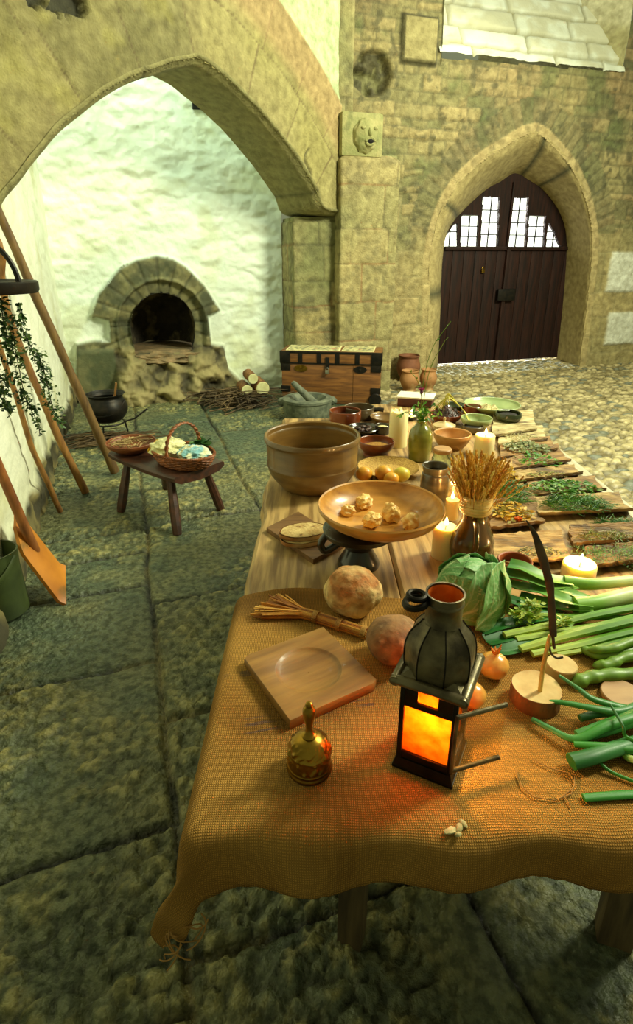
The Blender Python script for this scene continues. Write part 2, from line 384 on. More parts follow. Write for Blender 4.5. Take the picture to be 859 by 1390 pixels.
# oven wall ---------------------------------------------------------
UB = 7.1
def pu(pts, u):                         # pixels of the photograph onto the wall plane at u
    r = []
    for px, py in pts:
        d = ray(px, py); s = u / (d[0] * U.x + d[1] * U.y)
        r.append(((d[0] * V.x + d[1] * V.y) * s, CAMZ + d[2] * s))
    return r
UO = 6.98
OUT = pu([(103, 545), (103, 468), (128, 463), (149, 463), (147, 436), (123, 430), (134, 399), (161, 366), (185, 353), (213, 347), (236, 352), (254, 363), (279, 389), (300, 422), (283, 429), (288, 468), (305, 470), (309, 500), (330, 520), (345, 548)], UO)
INN = pu([(184, 478), (179, 455), (178, 440), (182, 422), (194, 408), (207, 400), (220, 398), (235, 401), (250, 410), (260, 425), (264, 440), (264, 458), (261, 474)], UO)
HUB = ((INN[0][0] + INN[-1][0]) / 2, 0.86)
def oven_f(X, Y):
    wx = X + 0.02 * fbm(X * 6, Y * 6, 2, 3); wz = Y + 0.02 * fbm(X * 6, Y * 6, 2, 8)
    o = inside(wx, wz, OUT); dO, _ = curve_dist(X, Y, OUT); sd = np.where(o, dO, -dO)
    st = ss(sd, -0.02, 0.02)
    dI, _ = curve_dist(X, Y, INN)
    f1, fd, cid = worley(X * 2.6 + .6 * fbm(X * 3, Y * 3, 2, 4), Y * 5 + .6 * fbm(X * 3, Y * 3, 2, 6), 15)
    big = fbm(X * 1.1, Y * 1.1, 3, 9)
    ridges = np.abs(fbm(X * 3.0, Y * 5.5, 4, 71))
    hp = 0.05 * big + 0.010 * ss(fd, 0, .5) + 0.035 * (0.3 - ridges) + 0.014 * fbm(X * 13, Y * 16, 3, 5)
    cp = mixc(np.array(lin((226, 236, 222))), np.array(lin((240, 244, 228))), ss(big, -.3, .3))
    cp = mixc(cp, np.array(lin((204, 208, 168))), ss(fbm(X * 3, Y * 3, 4, 19), .15, .5) * .5 + 0.5 * ss(Y, 0.9, 0.3))
    # voussoirs round the mouth
    ang = np.arctan2(Y - HUB[1], X - HUB[0]); k = ang / 0.31; fk = np.abs(k - np.round(k)); rad = np.hypot(X - HUB[0], Y - HUB[1])
    jt = ss(fk * rad * 0.31, 0.004, 0.018)
    lower = ss(0.62 - Y, 0.0, 0.06)
    ring1 = ss(dI, 0.145, 0.12)
    hv = 0.10 + 0.014 * jt + 0.02 * fbm(X * 9, Y * 9, 4, 44) - 0.055 * ring1 + 0.03 * ss(-np.abs(dI - .15), -.03, 0)
    cv = mixc(np.array(lin((74, 76, 52))), np.array(lin((128, 122, 82))), ss(h2(np.round(k + 0.5), np.round(k + .5) * 3, 9) + 1.5 * fbm(X * 9, Y * 9, 4, 14), -0.1, 1.2))
    cv = mixc(np.array(lin((60, 60, 40))), cv, jt * .6 + .4); cv = mixc(cv, DARKST * .8, 0.5 * ss(fbm(X * 14, Y * 14, 3, 66), .05, .3))
    # rubble footing under the mouth, sloping out
    g1, gd, gid = worley(X * 4.5, Y * 6.5, 8); r2 = fbm(X * 7, Y * 7, 4, 29)
    hl = 0.12 + 0.34 * np.clip((0.52 - Y) / 0.52, 0, 1) ** 0.8 * ss(X, -0.5, 0.0) + 0.035 * ss(gd, 0, .5) + 0.14 * r2 + 0.05 * (gid - .5)
    cl = mixc(mixc(np.array(lin((70, 64, 42))), np.array(lin((152, 138, 92))), ss(gid + r2, 0, 1.1)), np.array(lin((52, 46, 30))), .7 * (1 - ss(gd + .3 * r2, 0, .16)))
    slab = ss(X, -0.17, -0.2) * ss(Y, 0.02, 0.05)                     # smooth dressed block on the left
    hl = hl * (1 - slab) + slab * (0.16 + 0.012 * r2); cl = mixc(cl, mixc(np.array(lin((78, 84, 56))), np.array(lin((110, 108, 72))), ss(r2, -.3, .3)), slab)
    hs = hv * (1 - lower) + hl * lower; cs = mixc(cv, cl, lower)
    return hp * (1 - st) + hs * st, mixc(cp, cs, st)
hfield('wall_back', ar(-0.72, 1.85, 0.0135), ar(-0.05, 4.4, 0.0165), oven_f, M['plaster'], wallframe(UB),
       keep=lambda X, Y: ~inside(X, Y, INN + [(INN[-1][0], INN[-1][1] - 0.01), (INN[0][0], INN[0][1] - 0.01)]))
# the oven's chamber, a low domed hollow behind the mouth
mb = MB(); n = 26; ring = [Vector((p[0], 0, p[1])) for p in [(v.x, v.y) for v in smooth_pts([Vector((a, b, 0)) for a, b in INN], 3)]]
cx = HUB[0]; zf = INN[0][1] - 0.015; rows = []
for j in range(12):
    t = j / 11; sc = [1.0, 1.0, 1.05, 1.12, 1.16, 1.16, 1.12, 1.05, .92, .72, .45, .02][j]; d = -0.09 + t * 1.0
    row = []
    for i, p in enumerate(ring):
        q = Vector((cx + (p.x - cx) * sc * 1.02, 0, zf + (p.z - zf) * min(sc, 1.05) * 1.0))
        w = 0.03 * mnoise.noise(Vector((q.x * 5, d * 5, q.z * 5))) * (t > .12)
        row.append(rm(q.x + w, UB + d, q.z + w))
    rows.append(row)
vs = [p for r in rows for p in r]; nr = len(ring)
fs = [(j * nr + i, j * nr + i + 1, (j + 1) * nr + i + 1, (j + 1) * nr + i) for j in range(11) for i in range(nr - 1)]
M['soot'] = material('sooty_oven_stone', S(58, 50, 34), S(26, 22, 16), scale=7, rough=0.9, bump=1.0, bscale=12, bdist=0.03, c3=S(120, 108, 74), scale3=3.5, c3r=(.52, .62))
tag(mesh('wall_oven_chamber', vs, fs, M['soot']), kind='structure')
mb = MB()
M['sill'] = material('oven_sill_stone', S(150, 122, 84), S(96, 84, 56), scale=9, rough=0.8, bump=0.6, bscale=22, bdist=0.012)
mb.blob(rm(cx + .04, UB - .10, zf - 0.075), (0.44, 0.16, 0.085), 5, 0.30, 2.2, 4, oct=4, M=Matrix.Rotation(ROOM, 3, 'Z'))
mb.box((0, 0, 0), (0.86, 1.1, 0.03), Matrix.Translation(rm(cx, UB + .50, zf - .012)) @ Matrix.Rotation(ROOM, 4, 'Z'), .004)
tag(mb.build('trim_oven_sill', M['sill']), kind='structure')
# small square vent high on the wall
mb = MB(); M['black'] = material('dark_hollow', S(16, 15, 12), rough=1, bump=0)
VT = pu([(261, 128), (289, 139), (284, 149), (259, 146)], UB)
vc = (sum(p[0] for p in VT) / 4, sum(p[1] for p in VT) / 4)
mb.box((0, 0, 0), (0.20, 0.12, 0.12), Matrix.Translation(rm(vc[0], UB + .01, vc[1])) @ Matrix.Rotation(ROOM, 4, 'Z'), .01)
tag(mb.build('trim_putlog_hole', M['black']), kind='structure')

# gate wall -----------------------------------------------------------
FRONT = smooth_pts([Vector((v, z, 0)) for v, z in [(3.93, 0.0), (3.90, .8), (3.86, 1.5), (3.93, 1.95), (4.10, 2.32), (4.42, 2.63), (4.80, 2.85), (5.195, 3.02), (5.60, 2.83), (5.95, 2.54), (6.22, 2.15), (6.38, 1.7), (6.47, .9), (6.52, 0.0)]], 5)
FR = [(p.x, p.y) for p in FRONT]
INNER = smooth_pts([Vector((v, z, 0)) for v, z in [(4.46, 0.0), (4.43, .8), (4.40, 1.5), (4.45, 1.9), (4.69, 2.18), (5.0, 2.43), (5.22, 2.54), (5.44, 2.65), (5.72, 2.56), (5.96, 2.45), (6.30, 2.16), (6.50, 1.75), (6.60, .9), (6.65, 0.0)]], 5)
IN_ = [(p.x, p.y) for p in INNER]
SILL = pu([(597, 4), (600, 78), (843, 97), (772, -20), (597, -20)], UB)
def gate_f(X, Y):
    wx = X + 0.03 * fbm(X * 5, Y * 5, 3, 3); wz = Y + 0.03 * fbm(X * 5, Y * 5, 3, 8)
    d, arc = curve_dist(X, Y, FR); top = Y > 1.95
    # rubble courses
    e1, i1 = coursed(wx, wz, 0.06, 0.17, 0.12, 0.38, 4); e2, i2 = coursed(wx, wz, 0.24, 0.36, 0.3, 0.6, 9)
    ash = (Y < 2.0) | (X < 3.4) & (Y < 2.6) ; e = np.where(ash, e2, e1); idd = np.where(ash, i2, i1)
    # small jamb blocks and voussoir ring
    ring = ss(d, 0.42, 0.40) * ss(Y, 1.80, 1.95)
    k = arc / 0.105; ev = np.abs(k - np.round(k)) * 0.105; idv = h2(np.round(k - .5), np.round(k - .5), 5)
    ev = np.minimum(ev, np.abs(d - 0.12) + 0.004)
    inner = ss(d, 0.135, 0.115)
    e = np.where(ring > .5, ev, e); idd = np.where(ring > .5, idv, idd)
    kk = arc / 0.62; ei = np.abs(kk - np.round(kk)) * 0.62
    e = np.where(inner > .5, ei, e)
    g = ss(e, 0.002, 0.020); n1 = fbm(X * 12, Y * 12, 4, 6); n2 = fbm(X * 1.4, Y * 1.4, 4, 16)
    rubr = np.where(ring > .5, 0.008, np.where(ash, 0.008, 0.024))
    h = 0.009 * g + (idd - 0.5) * rubr * 0.7 * g + n1 * np.where(inner > .5, .003, 0.013) + 0.02 * n2 + inner * 0.01
    c = mixc(mixc(OLIVE * .9, TAN * .88, idd), mixc(DARKST, PINKST * .85, idd), ss(n2, -0.1, .5) * .6)
    c = mixc(c, MOSS, 0.6 * ss(fbm(X * 2.3, Y * 2.3, 4, 26), .1, .45) * ss(Y, 1.2, 3.0))
    c = mixc(c, DARKST, 0.75 * ss(n1 + 0.6 * fbm(X * 3, Y * 3, 3, 4), .12, .5))
    c = mixc(c, np.array(lin((96, 94, 66))), 0.5 * ring * (1 - inner) * (idv * .8 + .2))
    c = mixc(c, np.array(lin((196, 174, 122))), 0.75 * inner)
    c = mixc(c, TAN * 1.1, 0.5 * ss(Y, 1.9, 1.4))
    c = mixc(np.where(ash[..., None], MORTAR, DARKST * 1.1), c, .45 + .55 * np.clip(g + n1 * 1.2, 0, 1))
    # patches of old limewash by the right edge
    for (a, b, p, q) in ((6.76, 9.5, 1.07, 1.62), (6.92, 9.5, 0.30, 0.78)):
        wl = ss(wx, a - .02, a + .02) * ss(wz, p - .02, p + .02) * ss(wz, q + .02, q - .02)
        h = h * (1 - wl) + wl * (0.03 + .2 * n1 * .05); c = mixc(c, LIME, wl)
    # broken hollow above the carved head
    hx, hz = pu([(505, 100)], UB)[0]
    r = np.hypot((wx - hx) / .26, (wz - hz) / .24); hol = ss(r, 1.0, 0.75)
    h = h - 0.13 * hol * (1 + n1); c = mixc(c, mixc(DARKST * .7, OLIVE, ss(n1, -.1, .3)), hol * .8)
    # one big dressed block under the niche
    (ax, az), (bx, bz) = pu([(543, 84), (594, 26)], UB); db = np.minimum(np.minimum(X - ax, bx - X), np.minimum(Y - az, bz - Y)); bl = ss(db, -.01, .02)
    h = h * (1 - bl) + bl * 0.06; c = mixc(c, mixc(OLIVE, TAN, .5), bl); c = mixc(c, DARKST * .5, ss(-np.abs(db), -.03, -.01) * .8)
    return h, c
GV = ar(2.3, 9.3, 0.018); GZ = ar(-0.06, 4.9, 0.018)
hfield('wall_gate', GV, GZ, gate_f, M['stone'], wallframe(UB), keep=lambda X, Y: ~inside(X, Y, FR + [(FR[-1][0], -1), (FR[0][0], -1)]) & ~inside(X, Y, [(SILL[0][0], 9), (SILL[1][0], SILL[1][1]), (SILL[2][0], SILL[2][1]), (SILL[2][0] - .0, 9)]))
# splayed jambs from the wall face to the doors
k = len(FR); ns = 14
def jamb():
    vs = []; cs = []; arc = 0
    for i in range(k):
        if i: arc += math.hypot(FR[i][0] - FR[i - 1][0], FR[i][1] - FR[i - 1][1])
        a = Vector(FR[i]); b = Vector(IN_[i])
        for j in range(ns):
            t = j / (ns - 1); p = a.lerp(b, t ** 0.85)
            bulge = 0.03 * math.sin(math.pi * t)
            ku = arc / 0.55; e = abs(ku - round(ku)) * .55; gj = 0 if e > .022 else -0.010
            w = 0.012 * mnoise.noise(Vector((arc * 5, t * 4, 0)))
            ov = .035 if j == 0 else 0
            vs.append(rm(p.x + ov * (1 if p.x > 5.2 else -1) * min(1, abs(p.x - 5.2) / .4), UB - 0.035 + t * 0.69 - bulge + w - gj - (.0 if j else -.015), p.y + ov * (p.y > 1.9)))
            m = 0.5 + 0.5 * mnoise.noise(Vector((arc * 1.2, t, 3))); cc = TAN * (1.15 - .3 * m) if gj == 0 else DARKST * 1.2
            if abs(arc - 3.6) < .0: cc = TAN
            cs.append(cc)
    fs = [(i * ns + j, (i + 1) * ns + j, (i + 1) * ns + j + 1, i * ns + j + 1) for i in range(k - 1) for j in range(ns - 1)]
    return vs, fs, cs
vs, fs, cs = jamb(); tag(mesh('wall_gate_jamb', vs, fs, M['stone'], cols=cs), kind='structure')
# sloping window niche at the top right: whitewashed sill courses rising to daylight
(s0v, s0z), (s1v, s1z) = SILL[1], SILL[2]
def sill_f(X, Y):                       # X along v, Y up the slope 0..2.2
    e, i_ = coursed(X + .02 * fbm(X * 4, Y * 4, 2, 1), Y + .02 * fbm(X * 4, Y * 4, 2, 2), .26, .3, .7, 1.2, 6)
    g = ss(e, .002, .03); n1 = fbm(X * 7, Y * 7, 4, 5)
    return 0.04 * g + (i_ - .5) * .03 + .02 * n1, mixc(np.array(lin((150, 146, 112))), mixc(np.array(lin((222, 226, 208))), np.array(lin((204, 202, 174))), ss(n1 + i_ - .5, -.2, .4)), g)
SL = math.radians(58); zs = (s0z + s1z) / 2
hfield('wall_niche_sill', ar(s0v - .05, s1v + .02, .03), ar(0, 2.0, .03), sill_f, M['plaster'],
       lambda X, Y, h: (X)[..., None] * RV + (UB - 0.02 + Y * math.cos(SL) - h * math.sin(SL))[..., None] * RU + (zs + Y * math.sin(SL) + h * math.cos(SL))[..., None] * Z3)
hfield('wall_niche_reveal', ar(0, 1.6, .03), ar(zs - .1, 5.6, .03), lambda X, Y: (0.02 * fbm(X * 5, Y * 5, 3, 2), mixc(np.array(lin((176, 168, 120))), np.array(lin((214, 208, 172))), ss(fbm(X * 2, Y * 2, 3, 9), -.3, .3))), M['stone'],
       lambda X, Y, h: (s1v + .0 - 0.72 * X - h)[..., None] * RV + (UB - 0.02 + X)[..., None] * RU + Y[..., None] * Z3)
hfield('wall_niche_reveal', ar(0, 1.6, .05), ar(zs - .1, 5.6, .05), lambda X, Y: (0.02 * fbm(X * 5, Y * 5, 3, 2), mixc(LIME, LIME, 0 * X)), M['stone'],
       lambda X, Y, h: (s0v - .02 + h)[..., None] * RV + (UB - 0.02 + X)[..., None] * RU + Y[..., None] * Z3)

# pier at the corner ---------------------------------------------------
def pier_f(seed, lo, hi, wlo, whi, tone):
    def f(X, Y):
        wx = X + 0.015 * fbm(X * 6, Y * 6, 2, 3 + seed); wz = Y + 0.02 * fbm(X * 5, Y * 5, 3, 8)
        e, i_ = coursed(wx, wz, lo, hi, wlo, whi, seed); g = ss(e, .003, .016); n1 = fbm(X * 9, Y * 9, 4, seed)
        n2 = fbm(X * 2.2, Y * 2.2, 3, seed + 4)
        c = mixc(mixc(OLIVE * 1.05, TAN, i_), DARKST, .8 * ss(n1 + n2, .15, .7)); c = mixc(c, MOSS, .45 * ss(-n2, .05, .4))
        c = mixc(c, TAN * 1.15, tone * .5)
        rust = (1 - ss(e, .0, .02)) * ss(n2, -.1, .2); c = mixc(mixc(DARKST, RUST, rust), c, .4 + .6 * np.clip(g + n1 * 1.5, 0, 1))
        return .008 * g + (i_ - .5) * .010 + .012 * n1 + .01 * n2, c
    return f
def pier(name, v0, v1, u0, u1, z0, z1, f, lean=0.0):
    """front, two flanks and a cap, in one mesh"""
    d = u1 - u0; W = v1 - v0; s = 0.016; a = ar(-d, W + d, s); b = ar(z0, z1, s)
    def frame(X, Y, h):
        t = np.clip(X, 0, W); left = np.clip(-X, 0, d); right = np.clip(X - W, 0, d)
        rnd = 0.015; vv = v0 + t + np.where(X < 0, -h, 0) + np.where(X > W, h, 0); uu = u0 + left + right - np.where((X >= 0) & (X <= W), h, 0)
        k = ss(Y, z1 - .06, z1) * .05; vv = vv + np.where(X < W * .5, k, -k); uu = uu + k
        return vv[..., None] * RV + uu[..., None] * RU + Y[..., None] * Z3
    o = hfield(name, a, b, f, M['stone'], frame)
    mb = MB(); mb.box((0, 0, 0), (W - .04, d - .02, 0.06), Matrix.Translation(rm((v0 + v1) / 2, (u0 + u1) / 2 + .03, z1 - .02)) @ Matrix.Rotation(ROOM, 4, 'Z'), .01, col=OLIVE)
    tag(mb.build(name + '_cap', M['stone']), kind='structure'); return o
pier('wall_pier', 1.87, 2.42, 6.64, 7.16, -0.04, 1.98, pier_f(3, .28, .42, .4, .75, .1))
pier('wall_pilaster', 2.37, 3.06, 6.48, 7.16, -0.04, 2.60, pier_f(7, .36, .52, .45, .8, .6))
pier('wall_shaft', 2.36, 2.53, 6.60, 7.16, 2.95, 5.0, pier_f(8, 1.2, 1.6, .45, .8, .2))

# big oblique arch in front of the oven bay ------------------------------
AP = Vector((-2.02, 3.98, 0)); AD = Vector((0.6, 0.8, 0)); AN = Vector((-0.8, 0.6, 0))   # foot, direction, away from the camera
AC = smooth_pts([Vector((t, z, 0)) for t, z in [(-.35, 1.3), (0, 1.83), (.18, 2.02), (.458, 2.295), (.741, 2.52), (1.036, 2.704), (1.275, 2.817), (1.53, 2.925), (1.79, 3.01)]], 6)[:-1] + \
     smooth_pts([Vector((t, z, 0)) for t, z in [(1.79, 3.01), (2.04, 2.955), (2.48, 2.773), (2.89, 2.535), (3.12, 2.372), (3.33, 2.19), (3.46, 2.03), (3.84, 1.99)]], 6)
ACP = [(p.x, p.y) for p in AC]
aD = np.array(AD); aN = np.array(AN); aP = np.array(AP)
def arch_f(X, Y):
    d, arc = curve_dist(X, Y, ACP); n1 = fbm(X * 9, Y * 9, 4, 6); n2 = fbm(X * 1.5, Y * 1.5, 4, 16)
    right = X > 1.85
    W = 0.98; stone = np.where(right, ss(d, W + .03, W - .03), 1.0)
    L = np.where(d < .5, .58, .47); k = (arc + np.where(d < .5, 0.1, .33)) / L; e = np.abs(k - np.round(k)) * L
    e = np.minimum(e, np.abs(d - .5 - .0 * X) + np.where(right, 0, .012)); idd = h2(np.round(k - .5), (d < .5).astype(float), 5)
    e = np.where(right, e, np.minimum(e, np.abs(d - .78)))
    g = ss(e + .004 * n1, .001, .011)
    c = mixc(mixc(np.array(lin((150, 140, 82))), np.array(lin((168, 160, 102))), idd), mixc(OLIVE * .9, TAN * .85, idd), .5 + n2)
    c = mixc(c, np.array(lin((118, 112, 62))), .55 * ss(n2 + .4 * n1, .0, .5)); c = mixc(c, np.array(lin((176, 168, 84))), .4 * ss(fbm(X * 4, Y * 4, 3, 51), .05, .4) * (X < 1.8))
    c = mixc(mixc(DARKST, RUST * .8, .3 + 0 * X), c, .35 + .65 * g)
    c = c * (.84 + .16 * right)[..., None]; c = mixc(c, PINKST, .6 * ss(d, .5, .7) * right)  # left of the crown, shade is painted into the stone colour
    hp, cp = 0.012 * n1 + .01 * n2 - .02, mixc(np.array(lin((196, 212, 164))), np.array(lin((180, 196, 146))), ss(n2, -.3, .3))
    h = 0.006 * g + .01 * n1 + .014 * n2
    hol = ss(np.hypot((X - .53) / .26, (Y - 3.12) / .10) + n1, 1.0, .7)
    h = h - .10 * hol; c = mixc(c, DARKST * .5, hol)
    crk = ss(-np.abs(X - 3.22 - .05 * np.sin(Y * 22)), -.02, -.008) * ss(Y, 2.30, 2.34) * ss(Y, 2.62, 2.55); h = h - .04 * crk; c = mixc(c, DARKST * .35, crk)
    fd_ = ss(d, .03, .12); return (h * stone + hp * (1 - stone)) * fd_ + .004 * (1 - fd_), mixc(cp, c, stone)
ABOVE = [(ACP[-1][0], 9), (ACP[0][0], 9)]
def archkeep(X, Y):
    return inside(X, Y, ACP + ABOVE) & ~((curve_dist(X, Y, ACP)[0] < 0.028))
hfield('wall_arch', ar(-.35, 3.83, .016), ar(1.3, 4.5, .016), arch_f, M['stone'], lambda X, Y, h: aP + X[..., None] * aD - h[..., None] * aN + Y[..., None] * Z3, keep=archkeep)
# chamfer and soffit
TH = 0.56; vs = []; cs = []; NS = 20; arc = 0; n = len(ACP)
for i in range(n):
    t, z = ACP[i]; tn = (Vector(ACP[min(i + 1, n - 1)]) - Vector(ACP[max(i - 1, 0)])).normalized(); nr_ = Vector((-tn.y, tn.x))
    if i: arc += (Vector(ACP[i]) - Vector(ACP[i - 1])).length
    ku = arc / .58 + .1; e = abs(ku - round(ku)) * .58; gj = .006 if e < .010 else 0
    for j in range(NS):
        if j == 0: off, dep = .066, -.017
        elif j == 1: off, dep = .040, -.017
        else:
            q = (j - 2) / (NS - 3); off = max(0, .04 - q * TH * .9) if q < .1 else 0; dep = q * TH
        w = .010 * mnoise.noise(Vector((arc * 4, dep * 5, 1))) + gj
        p2 = Vector((t, z)) + nr_ * (off + w)
        vs.append(AP + AD * p2.x + AN * dep + Vector((0, 0, p2.y)))
        m = .5 + .5 * mnoise.noise(Vector((arc * 2, dep * 3, 8))); cc = mixc(OLIVE, np.array(lin((158, 148, 96))), np.array(m)); cs.append(cc * (.55 if gj else 1))
fs = [(i * NS + j, i * NS + j + 1, (i + 1) * NS + j + 1, (i + 1) * NS + j) for i in range(n - 1) for j in range(NS - 1)]
tag(mesh('wall_arch_soffit', vs, fs, M['stone'], cols=cs), kind='structure')
# rear face of the arch wall (so that it has its thickness)
hfield('wall_arch_rear', ar(-.35, 3.83, .06), ar(1.3, 4.5, .06), lambda X, Y: (0 * X, mixc(LIME, LIME, 0 * X)), M['plaster'],
       lambda X, Y, h: aP + X[..., None] * aD + TH * aN + Y[..., None] * Z3, keep=lambda X, Y: inside(X, Y, ACP + ABOVE))

# carved corbel head
cl = pu([(462, 212), (518, 212), (518, 150), (462, 150)], 6.52)
hv = (cl[0][0] + cl[1][0]) / 2; hw = (cl[1][0] - cl[0][0]); hz0 = cl[0][1]; hh = cl[3][1] - cl[0][1]
cor = empty('carved_corbel', rm(hv, 6.50, hz0), ROOM, 'weathered square stone corbel carved with an open-mouthed face', 'corbel'); cor['kind'] = 'structure'
M['corbel'] = material('corbel_stone', S(132, 134, 82), S(164, 156, 104), scale=8, rough=.85, bump=.8, bscale=40, bdist=.01, c3=S(86, 90, 56), scale3=5, c3r=(.55, .7))
mb = MB(); mb.box((0, .27, hh / 2), (hw, .56, hh), bev=.035); mb.build('block', M['corbel'], cor)
mb = MB(); mb.blob((.03, -.0, hh * .48), (hw * .30, .10, hh * .40), 4, .12, 3, 2)
mb.blob((.05, -.08, hh * .52), (.028, .045, .05), 2, .1, 3, 1)
for s in (-1, 1): mb.blob((.045 + s * .07, -.085, hh * .62), (.028, .02, .02), 2, .1, 3, 1)
mb.tube([Vector((.055 + math.cos(a) * .05, -.088, hh * .33 + math.sin(a) * .035)) for a in np.linspace(0, 6.28, 17)[:-1]], .014, 6, closed=True)
mb.build('face', M['corbel'], cor)
mb = MB(); mb.blob((.055, -.085, hh * .33), (.042, .02, .028), 2, 0, 1); mb.build('mouth', M['black'], cor)

# the gate -------------------------------------------------------------
UD = 7.76
gate = empty('door_1', rm(5.5, UD, 0), ROOM); tag(gate, 'arched double gate of dark planks with small leaded panes above', 'door', kind='structure')
def gl(v, z, dy=0): return Vector((v - 5.5, dy, z))
poly = [(p[0], p[1]) for p in IN_]
def plank_leaf(v0, v1, z0):
    """a leaf cut to the arch: outline between v0 and v1"""
    top = [(p[0], p[1] + .08) for p in poly if v0 < p[0] < v1 and p[1] > 1.2]
    def ztop(v):
        b = [p for p in poly if p[1] > 1.3]
        for a, c in zip(b[:-1], b[1:]):
            if min(a[0], c[0]) <= v <= max(a[0], c[0]) and a[0] != c[0]: return a[1] + (c[1] - a[1]) * (v - a[0]) / (c[0] - a[0]) + .05
        return 1.5
    mb = MB(); zr = 1.66
    n = int(round((v1 - v0) / .2)); w = (v1 - v0) / n
    for i in range(n):
        a = v0 + i * w; mb.box(gl(a + w / 2, (z0 + zr) / 2), (w - .006, .05, zr - z0), bev=.004)
    return mb, ztop
WIN = []
for q in ([(598, 353), (620, 353), (621, 304), (616, 306), (606, 322), (600, 338)], [(624, 353), (646, 353), (650, 293), (627, 293)], [(651, 353), (673, 353), (678, 268), (656, 268)],
          [(689, 352), (711, 351), (717, 269), (695, 269)], [(714, 351), (736, 350), (740, 294), (719, 293)], [(739, 350), (759, 349), (758, 330), (752, 314), (745, 304)]):
    WIN.append(pu(q, UD - .03))
zb = min(p[1] for w in WIN for p in w[:2]); 
for side, (a, b, z0s) in (('l', (4.36, 5.475, .035)), ('r', (5.485, 6.70, .03))):
    mb, zt = plank_leaf(a, b, z0s)
    mb.build('leaf', M['door_wood'], gate)
# upper framing: a solid arched board with the window openings left free
bm = bmesh.new()
outer = [(p[0], p[1] + .05) for p in poly if p[1] > 1.66]
outer = [(4.36, 1.64)] + outer + [(6.70, 1.64)]
wins = []
for w in WIN:
    xs = [p[0] for p in w]; zz = [p[1] for p in w]; wins.append((min(xs), max(xs), 1.70, max(zz), w))
X, Y = np.meshgrid(ar(4.34, 6.70, .0125), ar(1.64, 2.75, .0125), indexing='ij')
k = inside(X, Y, outer)
for w in wins:
    pw = w[4][:]; pw[0] = (pw[0][0], 1.70); pw[1] = (pw[1][0], 1.70); k &= ~inside(X, Y, pw)
mb = MB(); nx, nz = X.shape; cell = k[:-1, :-1] & k[1:, :-1] & k[1:, 1:] & k[:-1, 1:]
for i in range(nx - 1):                 # greedy vertical runs keep the mesh light
    j = 0
    while j < nz - 1:
        if cell[i, j]:
            j2 = j
            while j2 < nz - 1 and cell[i, j2]: j2 += 1
            x0, x1, z0, z1 = X[i, 0], X[i + 1, 0], Y[0, j], Y[0, j2]
            vs = [gl(x, z, y) for y in (-.03, .03) for x, z in ((x0, z0), (x1, z0), (x1, z1), (x0, z1))]
            mb.add(vs, [(0, 1, 2, 3), (7, 6, 5, 4), (0, 4, 5, 1), (1, 5, 6, 2), (2, 6, 7, 3), (3, 7, 4, 0)]); j = j2
        else: j += 1
mb.build('upper_frame', M['door_wood'], gate, smooth=False)
for w in wins:
    pw = w[4][:]; pw[0] = (pw[0][0], 1.70); pw[1] = (pw[1][0], 1.70)
    g = mesh('window_pane', [gl(p[0], p[1], .012) for p in pw], [tuple(range(len(pw)))[::-1]], M['pane'], gate)
    mb = MB(); x0, x1, z0, z1, _ = w
    def zlim(x):                      # top of this opening at x
        r = [a[1] + (b[1] - a[1]) * (x - a[0]) / (b[0] - a[0]) for a, b in zip(pw, pw[1:] + pw[:1]) if a[0] != b[0] and min(a[0], b[0]) - 1e-6 <= x <= max(a[0], b[0]) + 1e-6]
        return max(r) if r else z1
    xm = (x0 + x1) / 2; mb.box(gl(xm, (z0 + zlim(xm)) / 2, 0), (.014, .014, zlim(xm) - z0))
    nz = max(3, int(round((z1 - z0) / .145)))
    for i in range(1, nz):
        z = z0 + (z1 - z0) * i / nz
        xs = [x for x in np.linspace(x0, x1, 40) if zlim(x) > z]
        if len(xs) > 1: mb.box(gl((xs[0] + xs[-1]) / 2, z, 0), (xs[-1] - xs[0], .014, .013))
    mb.build('glazing_bars', M['iron'], gate)
mb = MB(); mb.box(gl(5.455, .85, -.05), (.06, .05, 1.62), bev=.006); mb.box(gl(5.425, 2.1, -.045), (.035, .04, .9), bev=.004); mb.build('meeting_stile', M['door_wood'], gate)
mb = MB(); mb.box(gl(5.5, 1.68, -.045), (2.2, .04, .05), bev=.006); mb.build('rail', M['door_wood'], gate)
mb = MB(); p = pu([(685, 400)], UD - .06)[0]; mb.box(gl(p[0], p[1], -.085), (.30, .05, .17), bev=.008); mb.build('lock_case', M['iron'], gate)
mb = MB(); p = pu([(656, 366)], UD - .06)[0]; mb.box(gl(p[0], p[1] - .02, -.05), (.05, .03, .05), bev=.006)
mb.tube([gl(p[0] + math.cos(a) * .02, p[1] + .005 + math.sin(a) * .035, -.05) for a in np.linspace(0, math.pi, 9)], .005, 6)
M['brass'] = material('brass', S(176, 138, 52), S(120, 92, 34), scale=14, rough=.32, metal=1.0, bump=.2, bscale=60, bdist=.001, c3=S(70, 60, 30), scale3=9, c3r=(.55, .75))
mb.build('padlock', M['brass'], gate)
# pale ground outside, seen through the gap under the gate
M['gravel'] = material('outside_gravel', S(230, 228, 210), rough=.9, bump=0)
mb = MB(); mb.box((0, 0, 0), (3.2, 2.0, .05), Matrix.Translation(rm(5.6, UD + 1.1, -.02)) @ Matrix.Rotation(ROOM, 4, 'Z')); tag(mb.build('ground_outside', M['gravel']), kind='structure')
mb = MB(); mb.box((0, 0, 0), (2.5, .75, .05), Matrix.Translation(rm(5.3, UD - .30, -.035)) @ Matrix.Rotation(ROOM, 4, 'Z')); tag(mb.build('floor_threshold', M['cobble']), kind='structure')
